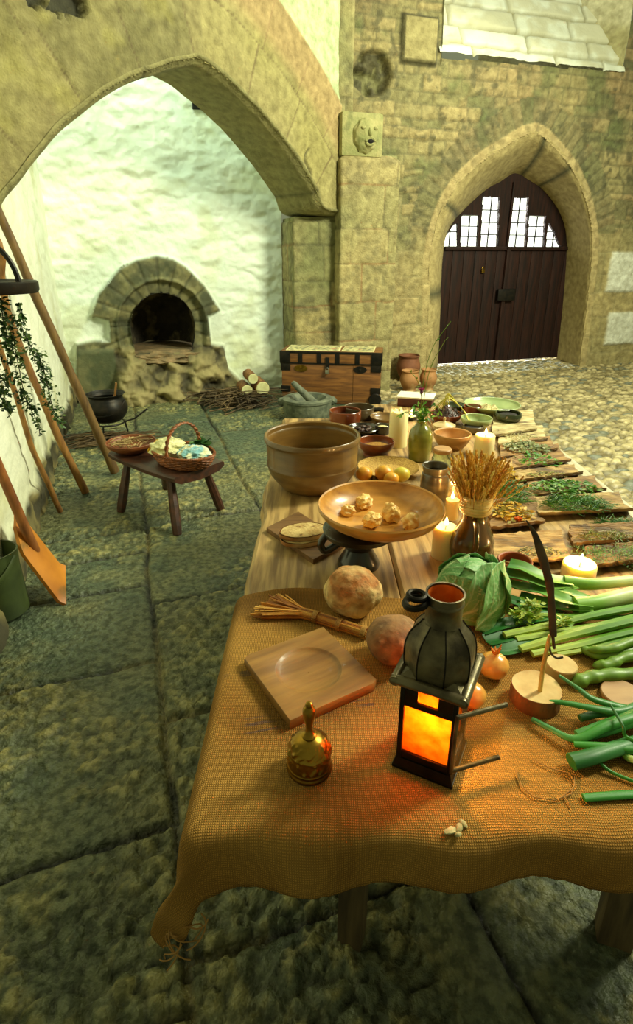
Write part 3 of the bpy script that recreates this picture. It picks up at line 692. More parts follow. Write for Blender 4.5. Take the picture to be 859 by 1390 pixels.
# ------------------------------------------------------------------ table and cloth
TZ = 0.76; CZ = 0.768
R_ = random.Random(7)
M['table_wood'] = material('table_planks', S(184, 150, 92), S(122, 92, 50), scale=5, stretch=(9, .7, 9), rough=.55, bump=.35, bscale=16, bdist=.003, c3=S(90, 66, 36), scale3=2.0, c3r=(.58, .72), contrast=(.4, .62))
M['pale_plank'] = material('pale_plank', S(206, 198, 168), S(170, 158, 124), scale=5, stretch=(6, .7, 6), rough=.6, bump=.3, bscale=20, bdist=.003)
M['leg_wood'] = material('grey_leg_wood', S(112, 92, 58), S(70, 56, 36), scale=6, stretch=(7, 7, .7), rough=.7, bump=.4, bscale=20, bdist=.004)
tb = empty('trestle_table', (0.47, 2.0, 0), 0, 'long plank trestle table laid with food, bowls and herbs', 'table')
def plank(x0, x1, y0, y1, wane, mat, name='plank', th=.045, seed=1):
    vs = []; n = 50
    for i in range(n):
        y = y0 + (y1 - y0) * i / (n - 1)
        w = wane * (mnoise.noise(Vector((y * 2.2, seed, 0))) + .5 * mnoise.noise(Vector((y * 7, seed, 2))))
        xl, xr = x0 + w, x1
        for x, z in ((xl - .012 * (wane > 0), TZ - th), (xl, TZ - .008), (xl + .01, TZ), (xr - .003, TZ), (xr, TZ - .003), (xr, TZ - th)): vs.append((x - .47, y - 2.0, z))
    fs = [(i * 6 + k, i * 6 + (k + 1) % 6, (i + 1) * 6 + (k + 1) % 6, (i + 1) * 6 + k) for i in range(n - 1) for k in range(6)]
    fs += [tuple(range(6))[::-1], tuple((n - 1) * 6 + k for k in range(6))]
    return mesh(name, vs, fs, mat, tb, smooth=False)
plank(-.19, .22, .655, 3.02, .03, M['table_wood'], seed=1); plank(.224, .60, .655, 3.34, 0, M['table_wood'], seed=2); plank(.604, 1.07, .655, 3.34, 0, M['table_wood'], seed=3)
plank(1.074, 1.13, .655, 3.34, 0, M['pale_plank'], seed=4)
for x, w, y in ((.087, .062, .905), (.745, .080, .905), (.087, .062, 2.85), (.745, .080, 2.85)):
    mb = MB(); mb.bar((x - .47, y - 2, 0), (x - .47 + .01, y - 2.0 + .03, TZ - .045), w, .06, .005); mb.build('leg', M['leg_wood'], tb)
for y in (.93, 2.87):
    mb = MB(); mb.box((.42 - .47, y - 2, TZ - .085), (1.0, .07, .08), bev=.005); mb.build('crossbeam', M['leg_wood'], tb)
mb = MB(); mb.box((.40 - .47, 2.87 - 2, .3), (.62, .03, .06), bev=.004); mb.build('stretcher', M['leg_wood'], tb)

# sackcloth
def sack_material():
    m = material('sackcloth', S(228, 172, 84), S(196, 140, 62), scale=5, rough=.9, bump=0, spec=.15, c3=S(112, 78, 36), scale3=2.6, c3r=(.52, .74))
    nt = m.node_tree; N = nt.nodes; L = nt.links; b = N['Principled BSDF']
    uv = N.new('ShaderNodeUVMap'); uv.uv_map = 'UVMap'; nz = N.new('ShaderNodeTexNoise'); nz.inputs['Scale'].default_value = 9; L.new(uv.outputs[0], nz.inputs[0])
    mxv = N.new('ShaderNodeMix'); mxv.data_type = 'VECTOR'; mxv.inputs[0].default_value = .012; L.new(uv.outputs[0], mxv.inputs[4]); L.new(nz.outputs['Color'], mxv.inputs[5])
    ws = []
    for d, sc in (('X', 175), ('Y', 150)):
        w = N.new('ShaderNodeTexWave'); w.bands_direction = d; w.inputs['Scale'].default_value = sc / 2.0; w.inputs['Distortion'].default_value = 1.2; w.inputs['Detail Scale'].default_value = 12
        L.new(mxv.outputs[1], w.inputs['Vector']); ws.append(w)
    mu = N.new('ShaderNodeMath'); mu.operation = 'MULTIPLY'; L.new(ws[0].outputs['Fac'], mu.inputs[0]); L.new(ws[1].outputs['Fac'], mu.inputs[1])
    bp = N.new('ShaderNodeBump'); bp.inputs['Strength'].default_value = .9; bp.inputs['Distance'].default_value = .004; L.new(mu.outputs[0], bp.inputs['Height']); L.new(bp.outputs[0], b.inputs['Normal'])
    src = b.inputs['Base Color'].links[0].from_socket
    mr = N.new('ShaderNodeMapRange'); mr.inputs[1].default_value = 0; mr.inputs[2].default_value = .5; mr.inputs[3].default_value = .42; mr.inputs[4].default_value = 1.0; L.new(mu.outputs[0], mr.inputs[0])
    m2 = N.new('ShaderNodeMix'); m2.data_type = 'RGBA'; m2.blend_type = 'MULTIPLY'; m2.inputs[0].default_value = 1; L.new(src, m2.inputs[6]); L.new(mr.outputs[0], m2.inputs[7])
    # faded blue-violet stripes stitched across the sack
    sp = N.new('ShaderNodeSeparateXYZ'); L.new(mxv.outputs[1], sp.inputs[0])
    rot = N.new('ShaderNodeMath'); rot.operation = 'MULTIPLY_ADD'; L.new(sp.outputs['X'], rot.inputs[0]); rot.inputs[1].default_value = -.22; L.new(sp.outputs['Y'], rot.inputs[2])
    tot = None
    for y, w_ in ((.812, .004), (.792, .0025), (.955, .010), (.828, .002)):
        s = N.new('ShaderNodeMath'); s.operation = 'SUBTRACT'; L.new(rot.outputs[0], s.inputs[0]); s.inputs[1].default_value = y
        a = N.new('ShaderNodeMath'); a.operation = 'ABSOLUTE'; L.new(s.outputs[0], a.inputs[0])
        l = N.new('ShaderNodeMath'); l.operation = 'LESS_THAN'; L.new(a.outputs[0], l.inputs[0]); l.inputs[1].default_value = w_
        if tot is None: tot = l
        else:
            q = N.new('ShaderNodeMath'); q.operation = 'MAXIMUM'; L.new(tot.outputs[0], q.inputs[0]); L.new(l.outputs[0], q.inputs[1]); tot = q
    n4 = N.new('ShaderNodeTexNoise'); n4.inputs['Scale'].default_value = 14; L.new(uv.outputs[0], n4.inputs[0])
    g = N.new('ShaderNodeMapRange'); g.inputs[1].default_value = .5; g.inputs[2].default_value = .62; g.inputs[4].default_value = .55; L.new(n4.outputs[0], g.inputs[0])
    x_ = N.new('ShaderNodeMath'); x_.operation = 'LESS_THAN'; L.new(sp.outputs['X'], x_.inputs[0]); x_.inputs[1].default_value = .30
    q = N.new('ShaderNodeMath'); q.operation = 'MULTIPLY'; L.new(tot.outputs[0], q.inputs[0]); L.new(g.outputs[0], q.inputs[1])
    q2 = N.new('ShaderNodeMath'); q2.operation = 'MULTIPLY'; L.new(q.outputs[0], q2.inputs[0]); L.new(x_.outputs[0], q2.inputs[1])
    m3 = N.new('ShaderNodeMix'); m3.data_type = 'RGBA'; L.new(q2.outputs[0], m3.inputs[0]); L.new(m2.outputs[2], m3.inputs[6]); m3.inputs[7].default_value = S(64, 60, 74)
    L.new(m3.outputs[2], b.inputs['Base Color']); return m
M['sack'] = sack_material()
def make_cloth():
    X0, Y0, X1 = -.185, .625, 1.15; nx, ny = 190, 120
    vs = []; uvs = []; rad = .03
    sx = np.linspace(-.22, 1.48, nx)
    for i, s in enumerate(sx):
        bk = 1.272 + .03 * math.sin(s * 5.5 + .5) + .02 * math.sin(s * 13) - .04 * ss(np.array(s), .9, 1.4)
        fo = -.085 - .03 * math.sin(s * 4.2 - .2) - .015 * math.sin(s * 9.0 + .5) - .12 * float(ss(np.array(s), .13, -.13))
        lo = 0
        for j in range(ny):
            t = j / (ny - 1); f = Y0 + fo + (bk - Y0 - fo) * t ** .92
            x = X0 + s; y = f
            dx = max(0, X0 - x, x - X1); dy = max(0, Y0 - y); d = math.hypot(dx, dy)
            ox, oy = (dx / d * (-1 if x < X0 else 1), -dy / d) if d > 0 else (0, 0)
            # roll over the edge, then hang
            q = rad * math.pi / 2
            if d <= q: a = d / rad; out = rad * math.sin(a); dn = rad * (1 - math.cos(a))
            else: out = rad + (.10 + .05 * (dx > 0 and dy > 0) * min(1, dx / .06) * min(1, dy / .06)) * (d - q); dn = rad + (d - q)
            if d == 0: out = dn = 0
            cx_ = min(max(x, X0), X1); cy_ = max(y, Y0)
            wob = .0022 * mnoise.noise(Vector((x * 9, y * 9, 0))) + .0035 * mnoise.noise(Vector((x * 3.5, y * 3.5, 4)))
            fold = .012 * math.sin(x * 26 + 2) * min(1, d / .07) * (1 if dy > 0 else 0)
            corner = max(0, min(1, (X0 + .05 - x) / .12)) * min(1, dy / .05)
            z = CZ - dn + max(0, wob)
            if j >= ny - 3: z -= .004 * (j - ny + 3)
            fr = .004 * mnoise.noise(Vector((s * 60, 0, 0))) * (j == 0)
            vs.append((cx_ + ox * out * (1 + .5 * corner) + .015 * corner * math.sin(dy * 40), cy_ + oy * out - fold, z + fr)); uvs.append((s, f))
    fs = [(i * ny + j, (i + 1) * ny + j, (i + 1) * ny + j + 1, i * ny + j + 1) for i in range(nx - 1) for j in range(ny - 1)]
    o = mesh('sackcloth', vs, fs, M['sack'], uvs=uvs); md = o.modifiers.new('t', 'SOLIDIFY'); md.thickness = .003; md.offset = -1
    return tag(o, 'coarse brown sackcloth draped over the near end of the table', 'cloth')
make_cloth()
mb = MB()                                # frayed threads at the hanging corner
for k in range(9):
    q_ = aty(222 + 5.5 * k, 1288 - 5 * k, .570); x, y, z = q_.x, q_.y, q_.z + .006; L_ = R_.uniform(.03, .09)
    mb.tube([Vector((x + .02 * math.sin(t * 3 + k), y + .01 * math.sin(t * 4 + k * 2), z - t * L_)) for t in np.linspace(0, 1, 8)], .0012, 5)
M['jute'] = material('jute_thread', S(176, 132, 66), S(140, 100, 48), rough=.9, bump=0)
tag(mb.build('frayed_threads', M['jute']), 'loose frayed threads hanging from the sackcloth corner', 'threads', kind='stuff')
mb = MB(); 
mb.tube([at(x, y, CZ + .004) for x, y in [(700, 1045), (708, 1068), (725, 1082), (752, 1086), (775, 1078), (780, 1062), (772, 1050)]], .0012, 5)
mb.tube([at(x, y, CZ + .004) for x, y in [(775, 1095), (765, 1080), (779, 1068), (780, 1052), (745, 1042), (722, 1030)]], .0012, 5)
tag(mb.build('loose_thread', M['jute']), 'loose curl of jute thread lying on the cloth right of the lantern', 'thread')
mb = MB(); M['flake'] = material('pale_flake', S(214, 206, 150), S(160, 150, 96), scale=60, rough=.8, bump=.3)
c0 = at(620, 1126, CZ + .003)
for dx, dy, r, q in ((-.010, -.002, .010, .4), (.004, .003, .009, 1.2), (.012, .010, .008, 2.2), (.0, -.008, .006, .1)):
    mb.blob(c0 + Vector((dx, dy, 0)), (r, r * .6, .003), 2, .3, 3, q * 5, M=Matrix.Rotation(q, 3, 'Z'))
tag(mb.build('crushed_petal', M['flake']), 'pale crushed petal scrap on the cloth in front of the lantern', 'scrap')

# ------------------------------------------------------------------ vessels
def prof_of(shape, Rb, R, H, th):
    """outer profile (height share, radius share between base and rim or 'a' absolute share of rim), then back inside"""
    out = [(0.0, 0.0), (Rb * .94, 0.0)]
    pts = [(0, Rb)] + [(h, R * r) for h, r in shape]
    P = smooth_pts([Vector((r, h * H, 0)) for h, r in pts], 5)
    out += [(max(p.x, .001), p.y) for p in P]
    ins = [(max(p.x - th, .001), max(p.y, th)) for p in P][::-1]
    out += [(P[-1].x - th * .3, H + th * .35), (P[-1].x - th * .8, H + th * .2)] + ins + [(0.0, th)]
    return out
def vessel(name, label, cat, px, pyb, wb, pyr, wr, shape, mat, group=None, th=.006, z=TZ, seg=44, wob=.02, cz=None):
    p = at(px, pyb, z); rb = wb / 2 * mpp(p); cxy = Vector((p.x * (1 + rb / p.y), p.y + rb, z))
    rim = aty(px, pyr, cxy.y); H = rim.z - z; R = wr / 2 * mpp(rim)
    mb = MB(); mb.lathe(prof_of(shape, rb, R, H, th), seg, wob=wob, seed=px)
    o = mb.build(name, mat, loc=cxy); tag(o, label, cat, group)
    return o, cxy, R, H
BOWL = [(.25, .72), (.55, .92), (.85, 1.0), (1, 1)]; STRAIGHT = [(.15, .96), (.6, 1.0), (1, 1)]; DISH = [(.2, .6), (.6, .88), (1, 1)]
def fill(name, label, cat, c, r, h, mat, z0, bump=.15, n=0, group=None, kind='stuff', col=None):
    """contents of a vessel: a heaped top with loose bits over it"""
    mb = MB(); k = 22; vs = [(c.x, c.y, z0 + h)]
    for j in range(1, 7):
        for i in range(k):
            a = 2 * math.pi * i / k; q = j / 6; zz = z0 + h * (1 - q * q) + h * bump * 3 * mnoise.noise(Vector((math.cos(a) * q * 3, math.sin(a) * q * 3, c.x * 9)))
            vs.append((c.x + math.cos(a) * q * r, c.y + math.sin(a) * q * r, zz - (.004 if j == 6 else 0)))
    fs = [(0, 1 + i, 1 + (i + 1) % k) for i in range(k)] + [(1 + j * k + i, 1 + (j + 1) * k + i, 1 + (j + 1) * k + (i + 1) % k, 1 + j * k + (i + 1) % k) for j in range(5) for i in range(k)]
    mb.add(vs, fs, col or (1, 1, 1))
    for i in range(n):
        a = R_.uniform(0, 6.28); q = math.sqrt(R_.random()) * .92; s = r * R_.uniform(.05, .10)
        mb.blob((c.x + math.cos(a) * q * r, c.y + math.sin(a) * q * r, z0 + h * (1 - q * q) + s * .3), (s, s * .7, s * .6), 1, .3, 2, i, col=col or (1, 1, 1))
    o = mb.build(name, mat); tag(o, label, cat, group, kind if kind else None); return o

def glaze(nm, a, b, rough=.25, coat=.5, scale=8, **k): return material(nm, a, b, scale=scale, rough=rough, coat=coat, bump=.12, bscale=30, bdist=.002, **k)
M['brown_glaze'] = glaze('olive_brown_glaze', S(128, 96, 46), S(96, 70, 32), .35, .35, 5, stretch=(1, 1, 6))
M['red_glaze'] = glaze('red_brown_glaze', S(132, 62, 24), S(96, 42, 18), .3, .4)
M['dark_glaze'] = glaze('dark_glaze', S(46, 34, 22), S(26, 20, 14), .2, .6)
M['grey_glaze'] = glaze('grey_brown_glaze', S(98, 84, 58), S(62, 52, 36), .3, .5, stretch=(1, 1, 5))
M['green_glaze'] = glaze('green_glaze', S(126, 136, 78), S(94, 106, 56), .25, .5)
M['dkgreen_glaze'] = glaze('dark_green_glaze', S(66, 72, 38), S(42, 48, 26), .25, .5)
M['pale_green'] = glaze('pale_green_glaze', S(176, 188, 132), S(146, 162, 108), .3, .4)
M['bottle_glaze'] = glaze('yellow_green_glaze', S(142, 134, 38), S(108, 108, 30), .25, .7, stretch=(1, 1, 3))
M['tan_wood'] = material('turned_pale_wood', S(196, 150, 92), S(164, 118, 64), scale=6, stretch=(1, 5, 5), rough=.5, bump=.15, bscale=20, bdist=.002)
M['bowl_wood'] = material('turned_golden_wood', S(210, 152, 66), S(168, 114, 44), scale=5, stretch=(1.5, 6, 6), rough=.38, coat=.25, bump=.15, bscale=16, bdist=.002, c3=S(120, 74, 30), scale3=5, c3r=(.6, .75))
M['cream_pot'] = glaze('cream_glaze', S(206, 182, 132), S(180, 150, 100), .35, .3)
M['mustard'] = material('mustard_seed', S(178, 128, 40), S(120, 76, 22), scale=200, rough=.8, bump=.8, bscale=300, bdist=.003)
M['grain'] = material('grain', S(206, 168, 84), S(160, 116, 44), scale=150, rough=.8, bump=.8, bscale=240, bdist=.004)
M['dark_bits'] = material('dried_fruit', S(70, 34, 18), S(30, 16, 10), scale=60, rough=.4, bump=.5, bscale=100)
M['crumbs'] = material('pale_crumbs', S(216, 204, 150), S(170, 156, 104), scale=80, rough=.9, bump=.6, bscale=100)
M['black_fill'] = material('dark_powder', S(34, 26, 20), S(20, 16, 12), scale=60, rough=.9, bump=.5, bscale=100)

o, c, R, H = vessel('mixing_bowl', 'large olive-brown glazed mixing bowl holding grain at the table edge', 'bowl', 424, 674, 74, 590, 126, [(.07, .70), (.30, .92), (.45, .985), (.50, 1.0), (.53, .985), (.88, 1.0), (.93, 1.035), (1, 1.03)], M['brown_glaze'], th=.011, seg=64)
fill('grain', 'golden grain in the bottom of the large mixing bowl', 'grain', c, R * .88, .012, M['grain'], TZ + H * .42, .2, 30)
o, c, R, H = vessel('pottery_bowl', 'round red-brown bowl of mustard seed beside the large mixing bowl', 'bowl', 510, 623, 36, 598, 49, BOWL, M['red_glaze'])
fill('mustard_seed', 'mustard seed filling the round red-brown bowl', 'seeds', c, R * .82, .004, M['mustard'], TZ + H * .62)
o, c, R, H = vessel('pottery_bowl', 'straight-sided terracotta pot in front of the stone mortar', 'pot', 468, 580, 38, 557, 43, STRAIGHT, M['red_glaze'])
fill('brown_spice', 'brown spice in the straight-sided terracotta pot', 'spice', c, R * .85, .003, M['dark_bits'], TZ + H * .6)
o, c, R, H = vessel('handled_pot', 'dark brown cooking pot with a stubby side handle', 'pot', 487, 572, 34, 552, 41, STRAIGHT, M['grey_glaze'])
mb = MB(); mb.tube([Vector((R * .9, 0, H * .7)), Vector((R * 1.25, -.01, H * .8)), Vector((R * 1.6, -.01, H * .75))], [.014, .012, .013], 8); mb.build('handle', M['dark_glaze'], o)
o, c, R, H = vessel('pottery_bowl', 'shallow black glazed dish of dates', 'dish', 493, 592, 30, 580, 45, DISH, M['dark_glaze'])
for k, (dx, dy) in enumerate(((-.03, .0), (.02, -.02), (.03, .02), (0, .03), (-.01, -.03))):
    mb = MB(); mb.blob((0, 0, 0), (.020, .013, .011), 2, .15, 3, k); tag(mb.build('date', M['dark_bits'], loc=c + Vector((dx, dy, H * .75)), rot=(0, 0, k)), 'brown wrinkled date in the shallow black dish', 'fruit', 'dates in the black dish')
o, c, R, H = vessel('pottery_bowl', 'small yellowish glazed dish behind the tall candle', 'dish', 522, 578, 26, 565, 42, DISH, M['brown_glaze'])
o, c, R, H = vessel('pottery_cup', 'small dark cup just left of the tall candle', 'cup', 519, 591, 17, 577, 21, STRAIGHT, M['dark_glaze'])
fill('salt', 'pale salt in the small dark cup', 'salt', c, R * .8, .003, M['crumbs'], TZ + H * .8)
# wooden box with a white top at the far end
p = at(566, 552, TZ); mb = MB(); bx = empty('wooden_box', (p.x, p.y + .05, TZ), -.3, 'small dark red box with a white top at the far end of the table', 'box')
mb.box((0, 0, .025), (.20, .14, .05), bev=.004); mb.build('body', material('red_box', S(92, 34, 24), S(60, 22, 16), rough=.5), bx)
mb = MB(); mb.box((0, 0, .055), (.215, .155, .010), bev=.003); M['white_top'] = material('white_board', S(226, 224, 206), S(200, 196, 170), rough=.6); mb.build('lid', M['white_top'], bx)
o, c, R, H = vessel('wide_bowl', 'wide pale wooden bowl behind the glass jar', 'bowl', 612, 612, 30, 588, 51, [(.3, .78), (.7, .96), (1, 1)], M['tan_wood'], th=.008)
o, c, R, H = vessel('lidded_dish', 'small cream lidded dish with a knob beside the green bottle', 'dish', 602, 586, 22, 579, 30, STRAIGHT, M['cream_pot'])
mb = MB(); mb.lathe([(0, H + .004), (R * 1.03, H + .004), (R * 1.02, H + .010), (R * .6, H + .020), (R * .2, H + .024), (R * .10, H + .03), (R * .13, H + .042), (R * .08, H + .050), (0, H + .051)], 36); mb.build('lid', M['cream_pot'], o)
o, c, R, H = vessel('pottery_bowl', 'wide brown bowl with trailing yellow stems', 'bowl', 604, 577, 28, 561, 44, BOWL, M['red_glaze'])
fill('dried_moss', 'heap of dark brown dried moss in the wide brown bowl', 'moss', c, R * .82, .05, M['dark_bits'], TZ + H * .7, .2, 40)
mb = MB(); M['yellow_stem'] = material('yellow_stems', S(196, 186, 66), S(150, 150, 50), rough=.6, bump=0)
for k in range(10):
    a = k * .7; p0 = c + Vector((-R * .8 + .01 * k, .01 * math.sin(k), H + .02)); 
    mb.tube(smooth_pts([p0, c + Vector((.0, .02 * math.cos(k), H + .075 + .004 * k)), c + Vector((R * .9, -.02 + .006 * k, H + .03)), c + Vector((R * 1.25 + .004 * k, -.09 + .008 * k, .012))], 4), .0022, 5)
tag(mb.build('dried_stalks', M['yellow_stem']), 'thin yellow stalks trailing over the wide brown bowl', 'stalks', kind='stuff')
o, c, R, H = vessel('pottery_bowl', 'dark green-black dish next to the big pale green dish', 'dish', 615, 562, 22, 549, 32, DISH, M['dkgreen_glaze'])
o, c, R, H = vessel('serving_dish', 'big pale green dish of crumbs at the far table end', 'dish', 666, 566, 44, 548, 75, [(.3, .66), (.75, .92), (1, 1)], M['pale_green'], th=.008)
fill('crumbs', 'pale crumbled food in the big green dish', 'crumbs', c + Vector((-.03, -.03, 0)), R * .42, .025, M['crumbs'], TZ + H * .45, .3, 26)
o, c, R, H = vessel('pottery_cup', 'small terracotta cup in front of the big green dish', 'cup', 640, 566, 18, 551, 24, STRAIGHT, M['red_glaze'])
o, c, R, H = vessel('pottery_bowl', 'light green glazed bowl, empty, behind the lit candle', 'bowl', 645, 584, 26, 567, 42, BOWL, M['pale_green'])
o, c, R, H = vessel('pottery_cup', 'small dark-filled cup right of the wide pale bowl', 'cup', 641, 590, 22, 578, 28, STRAIGHT, M['grey_glaze'])
fill('dark_spice', 'dark powder in the small cup beside the wide pale bowl', 'spice', c, R * .86, .002, M['black_fill'], TZ + H * .8)
o, c, R, H = vessel('pottery_bowl', 'dark olive bowl at the right end of the bowls', 'bowl', 688, 577, 26, 560, 34, [(.3, .9), (.6, 1.06), (1, 1)], M['dkgreen_glaze'])
fill('dark_spice', 'dark contents of the olive bowl at the right end', 'spice', c, R * .84, .002, M['black_fill'], TZ + H * .8)
# fruit platter
o, c, R, H = vessel('fruit_platter', 'flat woven-look platter of yellow fruit behind the big wooden bowl', 'platter', 526, 650, 50, 633, 84, [(.5, .8), (1, 1)], M['grain'], th=.006)
M['fruit_y'] = material('yellow_fruit', S(222, 172, 44), S(206, 128, 30), scale=9, rough=.4, bump=.1, sss=.1); M['fruit_g'] = material('green_fruit', S(190, 190, 60), S(206, 170, 50), scale=9, rough=.4, bump=.1, sss=.1)
for k, (px, py, r, m, l) in enumerate(((494, 643, .033, 'fruit_y', 'orange-yellow plum, leftmost on the fruit platter'), (521, 642, .036, 'fruit_y', 'large yellow plum in the middle of the fruit platter'), (545, 644, .034, 'fruit_g', 'greenish plum at the right of the fruit platter'), (531, 650, .03, 'fruit_y', 'small yellow plum at the front of the fruit platter'))):
    mb = MB(); mb.blob((0, 0, 0), (r, r * .9, r * .85), 3, .06, 2, k); q = at(px, py, TZ + H * .6 + r * .8); tag(mb.build('plum', M[m], loc=q), l, 'fruit')
# stoneware jug behind
o, c, R, H = vessel('stoneware_jar', 'grey-brown tall stoneware jar behind the small glass candle', 'jar', 586, 700, 34, 632, 37, [(.1, 1.0), (.5, 1.04), (.8, .98), (.86, .9), (.93, .95), (1, 1)], M['grey_glaze'])
# glass jar with wooden lid
M['glass'] = material('clear_glass', S(225, 240, 225), rough=.04, bump=0, trans=1.0); M['glass'].node_tree.nodes['Principled BSDF'].inputs['IOR'].default_value = 1.3
o, c, R, H = vessel('glass_jar', 'clear glass jar with a round wooden lid', 'jar', 597, 652, 26, 614, 24, [(.1, 1.12), (.7, 1.15), (.85, 1.0), (1, .98)], M['glass'], th=.003, wob=0)
mb = MB(); mb.lathe([(0, H), (R * 1.0, H), (R * 1.05, H + .004), (R * 1.05, H + .014), (R * .95, H + .018), (0, H + .018)], 32); mb.build('lid', M['tan_wood'], o)
# green glazed bottle with herbs
o, c, R, H = vessel('green_bottle', 'yellow-green glazed bottle holding wild flowers', 'bottle', 568, 628, 26, 571, 12, [(.05, 2.45), (.35, 2.70), (.62, 2.65), (.78, 2.2), (.90, 1.3), (.96, 1.05), (1, 1.15)], M['bottle_glaze'], th=.004)
BC, BH = c, H
fl = empty('wild_flowers', c + Vector((0, 0, H - .02)), 0, 'sprigs of wild herbs and one purple flower in the green bottle', 'flowers')
M['leaf'] = material('herb_leaf', attr=True, c1=(.7, .7, .6, 1), scale=30, rough=.5, bump=.2, bscale=60, bdist=.002, translucent=.25)
GR = [lin(q) for q in ((84, 146, 34), (128, 176, 48), (58, 116, 30), (156, 190, 70), (164, 176, 80))]
def leafv(mb, p, d, L, w, col, rg=R_, droop=.3):
    d = Vector(d).normalized(); s = d.cross(Vector((0, 0, 1)))
    if s.length < .1: s = Vector((1, 0, 0))
    s.normalize(); u_ = s.cross(d).normalized(); tilt = rg.uniform(-.8, .8); s2 = s * math.cos(tilt) + u_ * math.sin(tilt)
    P = [p, p + d * L * .35, p + d * L * .7 - Vector((0, 0, droop * L * .1)), p + d * L - Vector((0, 0, droop * L * .3))]; W = [.15, 1, .8, .02]
    vs = []
    for q, ww in zip(P, W): vs += [q - s2 * w * ww, q + u_ * (-w * .25 * ww), q + s2 * w * ww]
    mb.add(vs, [(i * 3 + a, i * 3 + a + 1, i * 3 + a + 4, i * 3 + a + 3) for i in range(3) for a in (0, 1)], col)
def sprig(mb, pts, n, L, w, cols, r=.0015, spread=1.0, rg=R_):
    P = smooth_pts(pts, 5); mb.tube(P, r, 5, col=cols[0])
    for i in range(n):
        q = rg.random() ** .9; k = min(int(q * (len(P) - 1)), len(P) - 2); p = P[k].lerp(P[k + 1], rg.random()); t = (P[k + 1] - P[k]).normalized()
        d = t * .5 + Vector((rg.uniform(-1, 1), rg.uniform(-1, 1), rg.uniform(-.6, .8))) * spread
        leafv(mb, p, d, L * rg.uniform(.6, 1.2), w * rg.uniform(.7, 1.2), rg.choice(cols))
mb = MB()
for k in range(11):
    a = k * 1.9; rr = R_.uniform(.02, .06); hh = R_.uniform(.04, .10)
    sprig(mb, [Vector((0, 0, 0)), Vector((math.cos(a) * rr * .4, math.sin(a) * rr * .4, hh * .8)), Vector((math.cos(a) * rr * 1.2, math.sin(a) * rr, hh)), Vector((math.cos(a) * rr * 1.7, math.sin(a) * rr, hh * .55))], 9, .028, .005, GR[:4])
tq = [aty(px, py, c.y) - fl.location for px, py in ((572, 545), (576, 510), (588, 470), (612, 436))]
sprig(mb, [Vector((0, 0, 0))] + tq, 4, .03, .003, [lin((120, 160, 60)), lin((90, 140, 60))], spread=.6)
tq = [aty(px, py, c.y + .02) - fl.location for px, py in ((574, 550), (584, 500), (604, 462))]
sprig(mb, [Vector((0, 0, 0))] + tq, 5, .03, .003, [lin((130, 150, 60)), lin((90, 140, 60))], spread=.6)
tq = [aty(px, py, c.y) - fl.location for px, py in ((570, 560), (572, 540), (567, 518), (556, 503))]
sprig(mb, [Vector((0, 0, 0))] + tq, 26, .018, .003, [lin((170, 160, 50)), lin((110, 140, 50))])
mb.build('stems', M['leaf'], fl, kind='stuff')
mb = MB(); q = aty(572, 531, c.y - .01) - fl.location
for k in range(40):
    a = R_.uniform(0, 6.28); d = Vector((math.cos(a) * .6, math.sin(a) * .6, R_.uniform(.3, 1))); leafv(mb, q, d, .018, .0022, lin((196, 70, 140)), droop=0)
mb.blob(q - Vector((0, 0, .004)), (.007, .007, .009), 2, .1, 2, 1, col=lin((120, 60, 100))); mb.build('purple_bloom', M['leaf'], fl)
# ------------------------------------------------------------------ candles
M['thin_glass'] = bpy.data.materials.new('thin_clear_pane'); M['thin_glass'].use_nodes = True
nt = M['thin_glass'].node_tree; tp = nt.nodes.new('ShaderNodeBsdfTransparent'); tp.inputs[0].default_value = (1, .93, .8, 1); g2 = nt.nodes.new('ShaderNodeBsdfGlossy'); g2.inputs['Roughness'].default_value = .08; ms = nt.nodes.new('ShaderNodeMixShader'); ms.inputs[0].default_value = .10
nt.links.new(tp.outputs[0], ms.inputs[1]); nt.links.new(g2.outputs[0], ms.inputs[2]); nt.links.new(ms.outputs[0], nt.nodes['Material Output'].inputs[0])
M['wax'] = material('cream_wax', S(240, 230, 180), S(228, 212, 152), scale=5, rough=.45, bump=.1, bscale=20, bdist=.003, sss=.6)
M['flame'] = material('candle_flame', S(255, 200, 90), rough=1, bump=0, emit=((1.0, .62, .18, 1), 22))
M['wick'] = material('wick', S(20, 14, 10), rough=.9, bump=0)
def flame(parent, p, h=.028, r=.006, power=.7, col=(1, .58, .2)):
    mb = MB(); mb.lathe([(0, 0), (r * .7, h * .12), (r, h * .3), (r * .75, h * .55), (r * .35, h * .8), (0, h)], 16, c=p); f = mb.build('flame', M['flame'], parent); f.visible_shadow = True
    l = bpy.data.lights.new('candle_light', 'POINT'); l.energy = power; l.color = col; l.shadow_soft_size = .012
    lo = bpy.data.objects.new('candle_light', l); C.objects.link(lo); lo.parent = parent; lo.location = Vector(p) + Vector((0, 0, h + .012))
